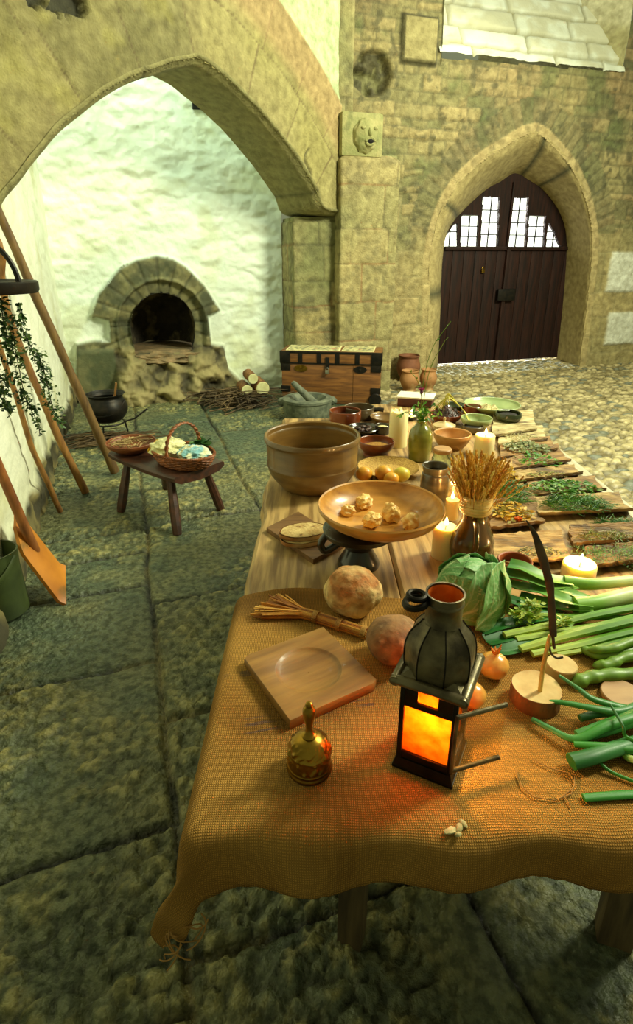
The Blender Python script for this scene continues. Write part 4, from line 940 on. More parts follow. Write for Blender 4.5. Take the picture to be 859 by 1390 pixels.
def candle(label, px, pyb, w, pyr, lit, power=.7, notch=0.0):
    p = at(px, pyb, TZ if pyb < 800 else CZ); r = w / 2 * mpp(p); c = Vector((p.x * (1 + r / p.y), p.y + r, TZ)); H = aty(px, pyr, c.y).z - TZ
    o = empty('candle', c, 0, label, 'candle')
    mb = MB(); seg = 40; prof = [(0, 0), (r, 0), (r, H * .5), (r, H - .006), (r * .93, H), (r * .8, H - .004), (r * .6, H - .010), (.0, H - .012)]
    b = len(mb.v); mb.lathe(prof, seg)
    for v in mb.v:
        if v.z > H - .007 and notch and math.hypot(v.x, v.y) > r * .7: v.z += notch * (mnoise.noise(Vector((v.x * 60, v.y * 60, 3))) - .2)
    mb.build('wax_body', M['wax'], o)
    mb = MB(); mb.tube([Vector((0, 0, H - .013)), Vector((.001, 0, H - .002)), Vector((.003, 0, H + .006))], .0012, 5); mb.build('wick', M['wick'], o)
    if lit: flame(o, (.002, 0, H + .002), power=power)
    return o
candle('tall thick cream pillar candle, unlit, beside the green bottle', 539, 609, 25, 557, False, notch=.018)
candle('lit pillar candle half hidden behind the dried wheat', 655, 622, 27, 590, True, 1.2)
candle('thick lit pillar candle in front of the herb slabs, right of the jug', 781, 796, 45, 764, True, 2.2)
candle('cream pillar candle tucked close to the left side of the wheat jug', 600, 762, 32, 714, True, .8)
# oil light in a glass
p = at(613, 712, TZ); o = empty('glass_candle_holder', p + Vector((0, .02, 0)), 0, 'small candle burning in a clear glass behind the jug', 'candle holder'); r = 11 * mpp(p); H = aty(613, 652, p.y + .02).z - TZ
mb = MB(); mb.lathe([(0, 0), (r, 0), (r * 1.05, H * .5), (r * 1.1, H * .9), (r * 1.02, H * .9), (r * .97, .02), (0, .012)], 32); mb.build('glass', M['thin_glass'], o)
mb = MB(); mb.lathe([(0, .014), (r * .8, .014), (r * .8, H * .55), (0, H * .54)], 24); mb.build('wax_body', M['wax'], o); flame(o, (0, 0, H * .56), power=.5)
p = at(558, 569, TZ); o = empty('tealight', p, 0, 'small burning light in a dark dish, right of the tall candle', 'candle')
mb = MB(); mb.lathe([(0, 0), (.03, 0), (.042, .022), (.038, .022), (.028, .006), (0, .006)], 30); mb.build('dish', M['dark_glaze'], o); mb = MB(); mb.lathe([(0, .006), (.026, .006), (.026, .020), (0, .020)], 24); mb.build('wax_body', M['wax'], o); flame(o, (0, 0, .022), h=.04, r=.011, power=.6)

# ------------------------------------------------------------------ big wooden bowl on its black pot, with pastries
M['black_pot'] = material('black_pottery', S(30, 28, 22), S(48, 42, 30), scale=10, rough=.28, coat=.4, bump=.25, bscale=30, bdist=.003)
fp = at(487, 780, TZ); rb = 29 * mpp(fp); pc = Vector((fp.x * 1.03, fp.y + rb, TZ)); rimz = aty(517, 688, pc.y + .0).z - TZ
bc = aty(517, 688, pc.y); BR = 86 * mpp(bc)
BH_ = .068; PH = rimz - BH_ + .006
o = empty('pot_stand', pc, 0, 'black waisted pottery stand with a loop handle under the big bowl', 'stand')
mb = MB(); mb.lathe([(0, 0), (rb, 0), (rb * 1.02, .008), (rb * .92, .02), (rb * .72, PH * .35), (rb * .62, PH * .45), (rb * .8, PH * .58), (rb * 1.25, PH * .72), (rb * 1.7, PH * .86), (rb * 1.75, PH * .97), (rb * 1.65, PH), (0, PH)], 44, wob=.015); mb.build('body', M['black_pot'], o)
hx = aty(447, 740, pc.y) - pc
mb = MB(); mb.tube(smooth_pts([Vector((-rb * 1.45, -.01, PH * .86)), Vector((hx.x - .004, -.02, PH * .92)), Vector((hx.x - .024, -.02, PH * .66)), Vector((hx.x - .012, -.02, PH * .45)), Vector((-rb * 1.0, -.01, PH * .60))], 6), .011, 10); mb.build('handle', M['black_pot'], o)
bo = empty('wooden_bowl', Vector((bc.x, pc.y, TZ + PH)), 0, 'large shallow golden wooden bowl of pastries raised on a black stand', 'bowl')
mb = MB(); mb.lathe([(0, 0), (BR * .34, 0), (BR * .40, -.001), (BR * .70, BH_ * .22), (BR * .90, BH_ * .55), (BR * .985, BH_ * .85), (BR, BH_), (BR * .985, BH_ + .005), (BR * .96, BH_ + .002), (BR * .945, BH_ * .85), (BR * .86, BH_ * .52), (BR * .66, BH_ * .25), (BR * .4, .010), (0, .008)], 72, wob=.006); mb.build('bowl_body', M['bowl_wood'], bo)
M['pastry'] = material('baked_pastry', S(244, 206, 120), S(214, 148, 60), scale=26, rough=.55, bump=.5, bscale=60, bdist=.004, c3=S(240, 210, 140), scale3=18, c3r=(.5, .68), coat=.1)
for k, (px, py, r, l) in enumerate(((472, 693, .019, 'small craggy pastry, leftmost in the wooden bowl'), (494, 681, .024, 'long golden pastry at the back of the bowl'), (531, 697, .024, 'tall pyramid-shaped pastry in the middle right of the bowl'), (505, 706, .023, 'craggy pastry at the front centre of the bowl'), (557, 708, .023, 'golden pastry nearest the right rim of the bowl'))):
    mb = MB(); z = TZ + PH + .014 + r * .7; q = at(px, py, z)
    mb.blob((0, 0, 0), (r * (1.3 if k == 1 else 1.15), r, r * (1.2 if k == 2 else .9)), 4, .30, 1.8, k * 3 + 2, oct=4); tag(mb.build('pastry', M['pastry'], loc=q, rot=(0, .1 * k, k * 1.1)), l, 'pastry')

# bread slices on a small board
M['board'] = material('small_board', S(128, 92, 50), S(96, 66, 34), scale=6, stretch=(1, 7, 7), rough=.6, bump=.3, bscale=30, bdist=.002)
M['crumb'] = material('bread_crumb', S(204, 178, 116), S(168, 136, 78), scale=40, rough=.9, bump=1.0, bscale=110, bdist=.004, c3=S(110, 78, 40), scale3=60, c3r=(.62, .7))
M['crust'] = material('bread_crust', S(178, 116, 52), S(120, 70, 28), scale=7, rough=.75, bump=.7, bscale=70, bdist=.003, c3=S(214, 180, 120), scale3=6, c3r=(.48, .68))
c = [at(*q, TZ) for q in ((362, 722), (425, 766), (470, 742), (405, 700))]
bcn = sum(c, Vector()) / 4; mb = MB(); top = [v + Vector((0, 0, .016)) for v in c]; mb.add(c + top, [(3, 2, 1, 0), (4, 5, 6, 7), (0, 1, 5, 4), (1, 2, 6, 5), (2, 3, 7, 6), (3, 0, 4, 7)])
o = mb.build('cutting_board', M['board'], smooth=False); tag(o, 'small brown wooden board under the slices of bread', 'board')
def slice_(px, py, z, r, rz, l, ph=0):
    mb = MB(); n = 40; ring = []
    for i in range(n):
        a = 2 * math.pi * i / n; q = r * (1 + .10 * math.cos(2 * a + ph) + .05 * mnoise.noise(Vector((math.cos(a) * 2, math.sin(a) * 2, ph)))); ring.append((math.cos(a) * q * 1.15, math.sin(a) * q * .9))
    o = empty('bread_slice', at(px, py, z), rz, l, 'bread')
    t = .012; vs = [(x, y, 0) for x, y in ring] + [(x * 1.02, y * 1.02, t * .5) for x, y in ring] + [(x, y, t) for x, y in ring]
    mb.add(vs, [(i + k * n, (i + 1) % n + k * n, (i + 1) % n + (k + 1) * n, i + (k + 1) * n) for k in (0, 1) for i in range(n)] + [tuple(range(n))[::-1]]); mb.build('crust', M['crust'], o)
    mb = MB(); vs = [(0, 0, t - .002)] + [(x * q, y * q, t + .0006 * (q < .99) + .0012 * mnoise.noise(Vector((x * 90 * q, y * 90 * q, 1)))) for q in (.25, .5, .75, .93) for x, y in ring]
    mb.add(vs, [(0, 1 + i, 1 + (i + 1) % n) for i in range(n)] + [(1 + k * n + i, 1 + (k + 1) * n + i, 1 + (k + 1) * n + (i + 1) % n, 1 + k * n + (i + 1) % n) for k in range(3) for i in range(n)]); mb.build('crumb', M['crumb'], o)
slice_(413, 733, TZ + .017, .058, .3, 'lower slice of coarse bread on the small board')
slice_(412, 724, TZ + .031, .062, .5, 'upper slice of coarse bread on the small board', 1)

# round loaves
def loaf(px, pyb, w, hgt, l, mat, seed, z=CZ, notch=True):
    p = at(px, pyb, z); r = w / 2 * mpp(p) * .95; q = Vector((p.x * (1 + r * .7 / p.y), p.y + r * .75, z)); H = hgt
    mb = MB()
    def colf(v):
        t = max(0, min(1, (v.z / H)))
        n = mnoise.noise(Vector((v.x * 22, v.y * 22, v.z * 22 + seed))) + .5 * mnoise.noise(Vector((v.x * 60, v.y * 60, v.z * 60 + seed)))
        f = max(0, min(1, .5 + n)); band = math.exp(-((v.z / H - .35 + .25 * n) / .22) ** 2)
        a = Vector(lin((224, 196, 130))); b = Vector(lin((188, 104, 28))); cc = Vector(lin((150, 112, 62)))
        return tuple(a.lerp(b, band * (.9 if v.y < r * .4 else .3)).lerp(cc, f * .4))
    mb.blob((0, 0, H * .48), (r, r * .95, H * .55), 5, .11, 1.3, seed, col=colf, oct=3)
    for v in mb.v:
        if v.z < 0: v.z = 0
        if notch:
            d = v.z - H * .62 - .006 * mnoise.noise(Vector((v.x * 30, 0, seed)))
    return tag(mb.build('bread_loaf', mat, loc=q), l, 'bread')
M['loafcrust'] = material('floured_crust', attr=True, c1=(.55, .5, .42, 1), scale=60, rough=.8, bump=.8, bscale=90, bdist=.004, contrast=(.45, .7), c3=S(96, 66, 30), scale3=90, c3r=(.66, .74))
loaf(478, 846, 82, .118, 'round crusty brown loaf in front of the black stand', M['loafcrust'], 3)
M['rye'] = material('pinkish_loaf_crust', S(156, 112, 66), S(104, 72, 42), scale=30, rough=.8, bump=.7, bscale=90, bdist=.003, c3=S(196, 152, 104), scale3=24, c3r=(.55, .68))
p = at(538, 915, CZ); mb = MB(); mb.blob((0, 0, 0), (.062, .062, .052), 4, .05, 1.4, 5); tag(mb.build('bread_roll', M['rye'], loc=(p.x - .0, p.y + .052, CZ + .049)), 'rough pinkish-brown round roll close behind the lantern', 'bread')

# besom brush
M['straw'] = material('broom_straw', attr=True, c1=(.6, .5, .35, 1), scale=20, rough=.55, bump=.2, bscale=60)
A = at(498, 860, CZ + .014); B = at(425, 836, CZ + .014); Ct = at(357, 820, CZ + .012)
br = empty('hand_broom', B, 0, 'small hand broom of bound golden twigs on the cloth', 'broom')
mb = MB(); dr = (A - B).normalized(); sd = dr.cross(Vector((0, 0, 1))).normalized()
for k in range(110):
    a = R_.uniform(0, 6.28); q = math.sqrt(R_.random()); oy, oz = math.cos(a) * q, math.sin(a) * q; cc = R_.choice([lin((222, 160, 62)), lin((196, 130, 42)), lin((236, 186, 92)), lin((160, 100, 34))])
    fl_ = R_.uniform(.75, 1.05); tail = (Ct - B) * fl_
    P = [A - B + sd * oy * .0125 + Vector((0, 0, oz * .012)) + dr * R_.uniform(-.003, .003), sd * oy * .0125 + Vector((0, 0, oz * .012)), tail * .35 + sd * oy * .018 + Vector((0, 0, oz * .012)), tail + sd * (oy * .060) + Vector((0, 0, oz * .014))]
    mb.tube(smooth_pts(P, 3), .0016 if k % 3 else .0022, 5, col=cc)
mb.build('bristles', M['straw'], br, kind='stuff')
for q in (.06, .5, .95):
    mb = MB(); pc_ = (A - B) * q
    for j in range(4): mb.tube([pc_ + dr * (j - 1.5) * .003 + sd * math.cos(a) * .0145 + Vector((0, 0, math.sin(a) * .0145)) for a in np.linspace(0, 6.28, 21)[:-1]], .0016, 5, closed=True, col=lin((206, 160, 76)))
    mb.build('binding', M['straw'], br)

# square trencher
tc_ = [at(332, 903, CZ), at(391, 990, CZ), at(510, 940, CZ), at(442, 858, CZ)]
ctr = sum(tc_, Vector()) / 4; ax = (tc_[2] - tc_[1] + tc_[3] - tc_[0]).normalized(); W_ = ((tc_[2] - tc_[1]).length + (tc_[3] - tc_[0]).length) / 2; D_ = ((tc_[1] - tc_[0]).length + (tc_[2] - tc_[3]).length) / 2
M['trencher'] = material('trencher_wood', S(156, 112, 48), S(124, 84, 34), scale=5, stretch=(1, 8, 8), rough=.5, coat=.1, bump=.25, bscale=24, bdist=.002)
mb = MB(); n = 64; ha, hb = W_ / 2, D_ / 2; T_ = .022; vs = []; NR = 64
def sq(a, r):                            # ring that becomes square outside
    c_, s_ = math.cos(a), math.sin(a); k = 1 / max(abs(c_) / ha, abs(s_) / hb); return Vector((c_ * k * r, s_ * k * r, 0))
rings = [(lambda a: sq(a, .985) + Vector((0, 0, 0))), (lambda a: sq(a, 1.0) + Vector((0, 0, .004))), (lambda a: sq(a, 1.0) + Vector((0, 0, T_ - .003))), (lambda a: sq(a, .985) + Vector((0, 0, T_)))]
for rr, zz in ((.071, 0), (.069, -.001), (.066, -.004), (.058, -.0075), (.03, -.010), (.001, -.0105)): rings.append(lambda a, rr=rr, zz=zz: Vector((math.cos(a) * rr, math.sin(a) * rr, T_ + zz)))
for f in rings:
    for i in range(NR): vs.append(f(2 * math.pi * i / NR + math.pi / 4 * 0 + math.atan2(hb, ha)))
mb.add(vs, [(k * NR + i, k * NR + (i + 1) % NR, (k + 1) * NR + (i + 1) % NR, (k + 1) * NR + i) for k in range(len(rings) - 1) for i in range(NR)] + [tuple(range(NR))[::-1]])
tag(mb.build('trencher', M['trencher'], loc=(ctr.x, ctr.y, CZ), rot=(0, 0, math.atan2(ax.y, ax.x))), 'square wooden trencher with a round hollow, lying on the sackcloth', 'plate')

# brass hand bell
p = at(420, 1061, CZ); o = empty('hand_bell', (p.x * 1.04, p.y + .030, CZ), .4, 'small brass hand bell with cast relief and a knob handle', 'bell')
BRr = 31 * mpp(p) * 1.0
mb = MB(); prof = [(BRr * .90, 0), (BRr * 1.0, 0), (BRr * 1.02, .004), (BRr * .97, .009), (BRr * .99, .013), (BRr * .95, .018), (BRr * .93, .040), (BRr * .95, .044), (BRr * .90, .048), (BRr * .80, .058), (BRr * .62, .066), (BRr * .40, .071), (BRr * .2, .074), (.006, .076)]
prof = [(v.x, v.y) for v in smooth_pts([Vector((a, b, 0)) for a, b in prof], 7)]; mb.lathe(prof, 128)
for v in mb.v:
    if .018 < v.z < .064:
        a = math.atan2(v.y, v.x); n = max(0, math.sin(a * 9 + 2.2 * math.sin(v.z * 170)) * math.cos(v.z * 210 + 1.5 * math.sin(a * 6))) + .5 * abs(mnoise.noise(Vector((math.cos(a) * 8, math.sin(a) * 8, v.z * 260))))
        k = 1 + .075 * n; v.x *= k; v.y *= k
mb.build('bell_body', M['brass'], o)
mb = MB(); hp = [(.011, .072), (.014, .075), (.009, .079), (.0065, .084), (.006, .092), (.0075, .100), (.0095, .110), (.0110, .120), (.0100, .130), (.006, .135), (.0065, .138), (.005, .142), (0, .143)]
mb.lathe([(0, .070)] + [(v.x, v.y) for v in smooth_pts([Vector((a, b, 0)) for a, b in hp], 3)], 28); mb.build('handle', M['brass'], o)
mb = MB(); mb.tube([Vector((0, 0, .06)), Vector((0, 0, .02))], .002, 6); mb.blob((0, 0, .016), .008, 2, 0, 1); mb.build('clapper', M['brass'], o)

# ------------------------------------------------------------------ lantern
M['tin'] = material('tarnished_tin', S(128, 116, 84), S(64, 56, 40), scale=22, rough=.28, rough2=.5, metal=.65, bump=.7, bscale=40, bdist=.003, c3=S(50, 40, 24), scale3=7, c3r=(.55, .72))
M['tin_dark'] = material('blackened_tin', S(50, 44, 32), S(26, 22, 16), scale=14, rough=.4, metal=.8, bump=.4, bscale=50, bdist=.002)
def horn():
    m = bpy.data.materials.new('horn_pane'); m.use_nodes = True; nt = m.node_tree; N = nt.nodes; L = nt.links
    b = N['Principled BSDF']; b.inputs['Roughness'].default_value = .25
    tc = N.new('ShaderNodeTexCoord'); nz = N.new('ShaderNodeTexNoise'); nz.inputs['Scale'].default_value = 60; nz.inputs['Detail'].default_value = 4; L.new(tc.outputs['Object'], nz.inputs[0])
    cr = N.new('ShaderNodeMapRange'); cr.inputs[1].default_value = .2; cr.inputs[2].default_value = .7; L.new(nz.outputs[0], cr.inputs[0])
    mx = N.new('ShaderNodeMix'); mx.data_type = 'RGBA'; mx.inputs[6].default_value = (.62, .17, .012, 1); mx.inputs[7].default_value = (.85, .40, .06, 1); L.new(cr.outputs[0], mx.inputs[0])
    tl = N.new('ShaderNodeBsdfTranslucent'); L.new(mx.outputs[2], tl.inputs[0]); tp = N.new('ShaderNodeBsdfTransparent'); L.new(mx.outputs[2], tp.inputs[0])
    m1 = N.new('ShaderNodeMixShader'); m1.inputs[0].default_value = .60; L.new(tl.outputs[0], m1.inputs[1]); L.new(tp.outputs[0], m1.inputs[2])
    gl_ = N.new('ShaderNodeBsdfGlossy'); gl_.inputs['Roughness'].default_value = .2; m2 = N.new('ShaderNodeMixShader'); m2.inputs[0].default_value = .06; L.new(m1.outputs[0], m2.inputs[1]); L.new(gl_.outputs[0], m2.inputs[2])
    L.new(m2.outputs[0], N['Material Output'].inputs[0]); return m
M['horn'] = horn()
FLp, FRp = at(531, 1040, CZ), at(613, 1073, CZ); LA = math.atan2(FRp.y - FLp.y, FRp.x - FLp.x); LW = (FRp - FLp).length
lx = Vector((math.cos(LA), math.sin(LA), 0)); ly = Vector((-math.sin(LA), math.cos(LA), 0))
lc = (FLp + FRp) / 2 + ly * LW / 2
ln = empty('lantern', lc, LA, 'square tin lantern with glowing horn panes and an open side door', 'lantern')
b_ = LW / 2; w_ = b_ * .90; BHt = .185
mb = MB(); mb.box((0, 0, .004), (b_ * 2, b_ * 2, .006), bev=.001)
for k in range(4):                       # flared skirt
    a = k * math.pi / 2; R4 = Matrix.Rotation(a, 4, 'Z'); vs = [R4 @ Vector(q) for q in ((-b_, -b_, .002), (b_, -b_, .002), (w_, -w_, .022), (-w_, -w_, .022))]; mb.add(vs, [(0, 1, 2, 3)])
    mb.add([R4 @ Vector(q) for q in ((-w_, -w_, .022), (w_, -w_, .022), (w_ - .008, -w_ + .008, .022), (-w_ + .008, -w_ + .008, .022))], [(0, 1, 2, 3)])
mb.build('base', M['tin_dark'], ln, smooth=False)
for sx, sy in ((-1, -1), (1, -1), (1, 1), (-1, 1)):
    mb = MB(); mb.box((sx * (w_ - .004), sy * (w_ - .004), (BHt + .02) / 2), (.008, .008, BHt - .02), bev=.001); mb.build('corner_post', M['tin_dark'], ln)
for k, nm in ((0, 'front'), (1, 'right'), (2, 'back'), (3, 'left')):
    R4 = Matrix.Rotation(k * math.pi / 2, 4, 'Z'); mb = MB()
    def rail(c, d):
        mb = MB(); mb.box(c, d, R4, .001); mb.build('panel_frame', M['tin_dark'], ln)
    rail((0, -w_ + .004, .030), (w_ * 2 - .012, .006, .014))
    if k == 0:
        mb = MB(); mb.box((0, -w_ + .004, .142), (w_ * 2 - .012, .006, .012), R4, .001); mb.box((-.031, -w_ + .004, .162), (.026, .006, .032), R4, .001); mb.box((.030, -w_ + .004, .162), (.030, .006, .032), R4, .001)
        mb.box((0, -w_ + .004, .180), (w_ * 2 - .012, .006, .010), R4, .001); mb.build('upper_panel', M['tin_dark'], ln)
    else: rail((0, -w_ + .004, .178), (w_ * 2 - .012, .006, .014))
    if k == 1: continue
    z0, z1 = .034, (.138 if k == 0 else .174); mb = MB(); mb.box((0, -w_ + .006, (z0 + z1) / 2), (w_ * 2 - .014, .0012, z1 - z0), R4); mb.build('pane', M['horn'], ln, smooth=False)
    if k == 0: mb = MB(); mb.box((-.002, -w_ + .006, .161), (.036, .0012, .030), R4); mb.build('pane', M['horn'], ln, smooth=False)
# open door, swung out from the near right post
dh = Vector((w_, -w_, 0)); t1 = at(695, 962, CZ + .138) - lc; M3 = Matrix.Rotation(-LA, 3, 'Z'); dv = (M3 @ Vector((t1.x, t1.y, 0)) - dh); dd = dv.normalized(); DL = w_ * 1.9
mb = MB()
for z in (.036, .150): mb.tube([dh + Vector((0, 0, z)), dh + dd * DL + Vector((0, 0, z))], .0042, 10)
mb.tube([dh + Vector((0, 0, .030)), dh + Vector((0, 0, .155))], .0035, 10); dr_ = mb.build('door', M['tin'], ln)
mb = MB(); mb.bar(dh + dd * (DL * .5) + Vector((0, 0, .036)), dh + dd * (DL * .5) + Vector((0, 0, .150)), DL, .0010, up=dd.cross(Vector((0, 0, 1))).cross(Vector((0, 0, 1))))
dp = MB(); a0 = dh + Vector((0, 0, .038)); 
nn = dd.cross(Vector((0, 0, 1))).normalized() * .0006
q = [a0, a0 + dd * DL, a0 + dd * DL + Vector((0, 0, .110)), a0 + Vector((0, 0, .110))]
dp.add([v - nn for v in q] + [v + nn for v in q], [(0, 1, 2, 3), (7, 6, 5, 4), (0, 4, 5, 1), (1, 5, 6, 2), (2, 6, 7, 3), (3, 7, 4, 0)]); dp.build('door_pane', M['thin_glass'], dr_, smooth=False)
# eaves: four rolled rims round a roof plate
mb = MB(); e_ = b_ * 1.04
for k in range(4): mb.box((0, -e_ + .011, BHt + .004), (e_ * 2, .022, .006), Matrix.Rotation(k * math.pi / 2, 4, 'Z'), .001)
for k in range(4):
    R4 = Matrix.Rotation(k * math.pi / 2, 4, 'Z'); mb.tube([R4 @ Vector((-e_ - .006, -e_, BHt + .006)), R4 @ Vector((0, -e_, BHt + .008)), R4 @ Vector((e_ + .006, -e_, BHt + .006))], .0088, 12)
    mb.add([R4 @ Vector(q) for q in ((-e_, -e_, BHt + .008), (e_, -e_, BHt + .008), (b_ * .72, -b_ * .72, BHt + .020), (-b_ * .72, -b_ * .72, BHt + .020))], [(0, 1, 2, 3)])
mb.build('eaves', M['tin'], ln)
mb = MB(); seg = 8; prof = [(.049, .0), (.0505, .012), (.0508, .030), (.0495, .046), (.0455, .062), (.038, .075), (.031, .084), (.0275, .090)]
prof = [(v.x, v.y) for v in smooth_pts([Vector((a, b, 0)) for a, b in prof], 4)]; vs = []; SUB = 6
for r, z in prof:
    for k in range(8 * SUB):
        a = 2 * math.pi * (k + SUB / 2) / (8 * SUB); kk = (k % SUB) / SUB; fa = math.cos(math.pi / 8) / math.cos((kk - .5) * math.pi / 4); bulge = 1 + .012 * math.sin(math.pi * kk); groove = 1.02 if kk == 0 else 1
        q = r * 1.12 * fa * bulge * groove + .0006 * mnoise.noise(Vector((a * 9, z * 150, 1))); vs.append((math.cos(a) * q, math.sin(a) * q, BHt + .014 + z))
n = 8 * SUB; mb.add(vs, [(i * n + k, i * n + (k + 1) % n, (i + 1) * n + (k + 1) % n, (i + 1) * n + k) for i in range(len(prof) - 1) for k in range(n)]); mb.build('domed_roof', M['tin'], ln)
for k in range(8):
    a = 2 * math.pi * (k + .5) / 8; mb = MB(); mb.tube([Vector((math.cos(a) * r * 1.12 * 1.02, math.sin(a) * r * 1.12 * 1.02, BHt + .014 + z)) for r, z in prof], .0014, 6, up=(math.cos(a + 1.5), math.sin(a + 1.5), 0)); mb.build('seam', M['tin_dark'], ln)
CH = BHt + .014 + .086
mb = MB(); mb.lathe([(0.0298, CH), (0.0307, CH + .003), (0.0292, CH + .006), (0.0292, CH + .034), (0.0307, CH + .036), (0.0307, CH + .040), (0.0292, CH + .042), (0.0295, CH + .052), (0.0310, CH + .053), (0.0310, CH + .055), (0.0281, CH + .055), (0.0275, CH + .03), (0.0275, CH)], 48)
mb.build('chimney', M['tin'], ln)
mb = MB(); mb.lathe([(0.0271, CH - .02), (0.0271, CH + .052)], 40); mb.f = [f for f in mb.f if len(f) == 4]; M['copper_glow'] = material('bright_copper_lining', S(248, 150, 60), S(220, 110, 30), scale=40, rough=.4, metal=.35, bump=.4, bscale=50, bdist=.002); mb.build('chimney_lining', M['copper_glow'], ln)
# carrying ring behind the chimney, folded to the left
mb = MB(); hd = M3 @ Vector((-1, -.1, 0)); cc_ = hd * .046 + Vector((0, 0, CH + .040))
sdv = hd.cross(Vector((0, 0, 1))).normalized()
mb.tube([cc_ + hd * math.cos(a) * .017 + sdv * math.sin(a) * .017 + Vector((0, 0, -.004 * math.cos(a))) for a in np.linspace(0, 6.28, 25)[:-1]], .0055, 8, closed=True)
mb.tube([cc_ + hd * math.cos(a) * .013 + sdv * math.sin(a) * .013 + Vector((0, 0, .012)) for a in np.linspace(0, 6.28, 25)[:-1]], .0045, 8, closed=True)
mb.tube([hd * .024 + Vector((0, 0, CH + .040)), hd * .034 + Vector((0, 0, CH + .043))], .006, 8); mb.build('carrying_ring', M['tin_dark'], ln)
cn = empty('candle', lc + Vector((0, 0, .006)), 0, 'short candle burning inside the tin lantern', 'candle')
mb = MB(); mb.lathe([(0, 0), (.022, 0), (.024, .006), (.020, .006), (.012, .010), (.012, .030), (0, .030)], 24); mb.build('holder', M['tin_dark'], cn); mb = MB(); mb.lathe([(0, .028), (.0105, .028), (.0105, .070), (.008, .073), (0, .071)], 20); mb.build('wax_body', M['wax'], cn)
flame(cn, (0, 0, .072), h=.034, r=.007, power=4.2, col=(1, .52, .15))
# ------------------------------------------------------------------ herb slabs on the right of the table
M['slab'] = material('weathered_bark_slab', attr=True, c1=(.6, .52, .38, 1), scale=12, stretch=(1, 5, 5), rough=.65, bump=1.0, bscale=26, bdist=.01, contrast=(.38, .6), bstretch=(1, 6, 6), c3=S(96, 72, 42), scale3=7, c3r=(.54, .68))
SLABC = {'tan': ((216, 182, 116), (170, 134, 76)), 'brown': ((186, 146, 84), (136, 100, 54)), 'pale': ((226, 214, 164), (190, 170, 116))}
def slab(label, q, tone='tan', curl=.018, th=.012, z=TZ, seed=0, front=1.0, back=.7):
    a, b, c, d = [at(x, y, z + .004) for x, y in q]      # left back, right back, right front, left front
    ctr = (a + b + c + d) / 4; nx, ny = 26, 12; vs = []; cs = []
    ca, cb = lin(SLABC[tone][0]), lin(SLABC[tone][1])
    for lay in (1, 0):
        for i in range(nx):
            for j in range(ny):
                s, t = i / (nx - 1), j / (ny - 1)
                e = .006 * mnoise.noise(Vector((s * 5, seed, t * 2)))
                p = (a.lerp(b, s)).lerp(d.lerp(c, s), t)
                edge = (j in (0, ny - 1)) * .010 * mnoise.noise(Vector((s * 9, seed * 3 + j, 1))) 
                eg = (i in (0, nx - 1)) * .010 * mnoise.noise(Vector((t * 7, seed * 3 + i, 5)))
                u2 = (t - .5) * 2; w = curl * (abs(u2) ** 2.2) * (front if u2 > 0 else back)
                zz = w + th * lay + .003 * mnoise.noise(Vector((s * 8, t * 5, seed))) * lay
                v = p - ctr + Vector((eg + e, edge, 0)); vs.append((v.x, v.y, zz + .001))
                k = .5 + mnoise.noise(Vector((s * 4, t * 7, seed + 9))); base = [x * (1 - k) + y * k for x, y in zip(ca, cb)]
                if not lay: base = [x * .45 for x in cb]
                cs.append(base)
    n = nx * ny; f = []
    for i in range(nx - 1):
        for j in range(ny - 1):
            q_ = (i * ny + j, i * ny + j + 1, (i + 1) * ny + j + 1, (i + 1) * ny + j); f.append(q_[::1]); f.append(tuple(n + k for k in q_[::-1]))
    bd = [(i, 0) for i in range(nx)] + [(nx - 1, j) for j in range(1, ny)] + [(i, ny - 1) for i in range(nx - 2, -1, -1)] + [(0, j) for j in range(ny - 2, 0, -1)]
    bi = [i * ny + j for i, j in bd]
    f += [(bi[k], bi[(k + 1) % len(bi)], bi[(k + 1) % len(bi)] + n, bi[k] + n) for k in range(len(bi))]
    o = mesh('bark_slab', vs, f, M['slab'], cols=cs, loc=(ctr.x, ctr.y, z)); bm = bmesh.new(); bm.from_mesh(o.data); bmesh.ops.recalc_face_normals(bm, faces=bm.faces); bm.to_mesh(o.data); bm.free()
    o.data.set_sharp_from_angle(angle=math.radians(45))
    return tag(o, label, 'slab', 'bark slabs holding herbs')
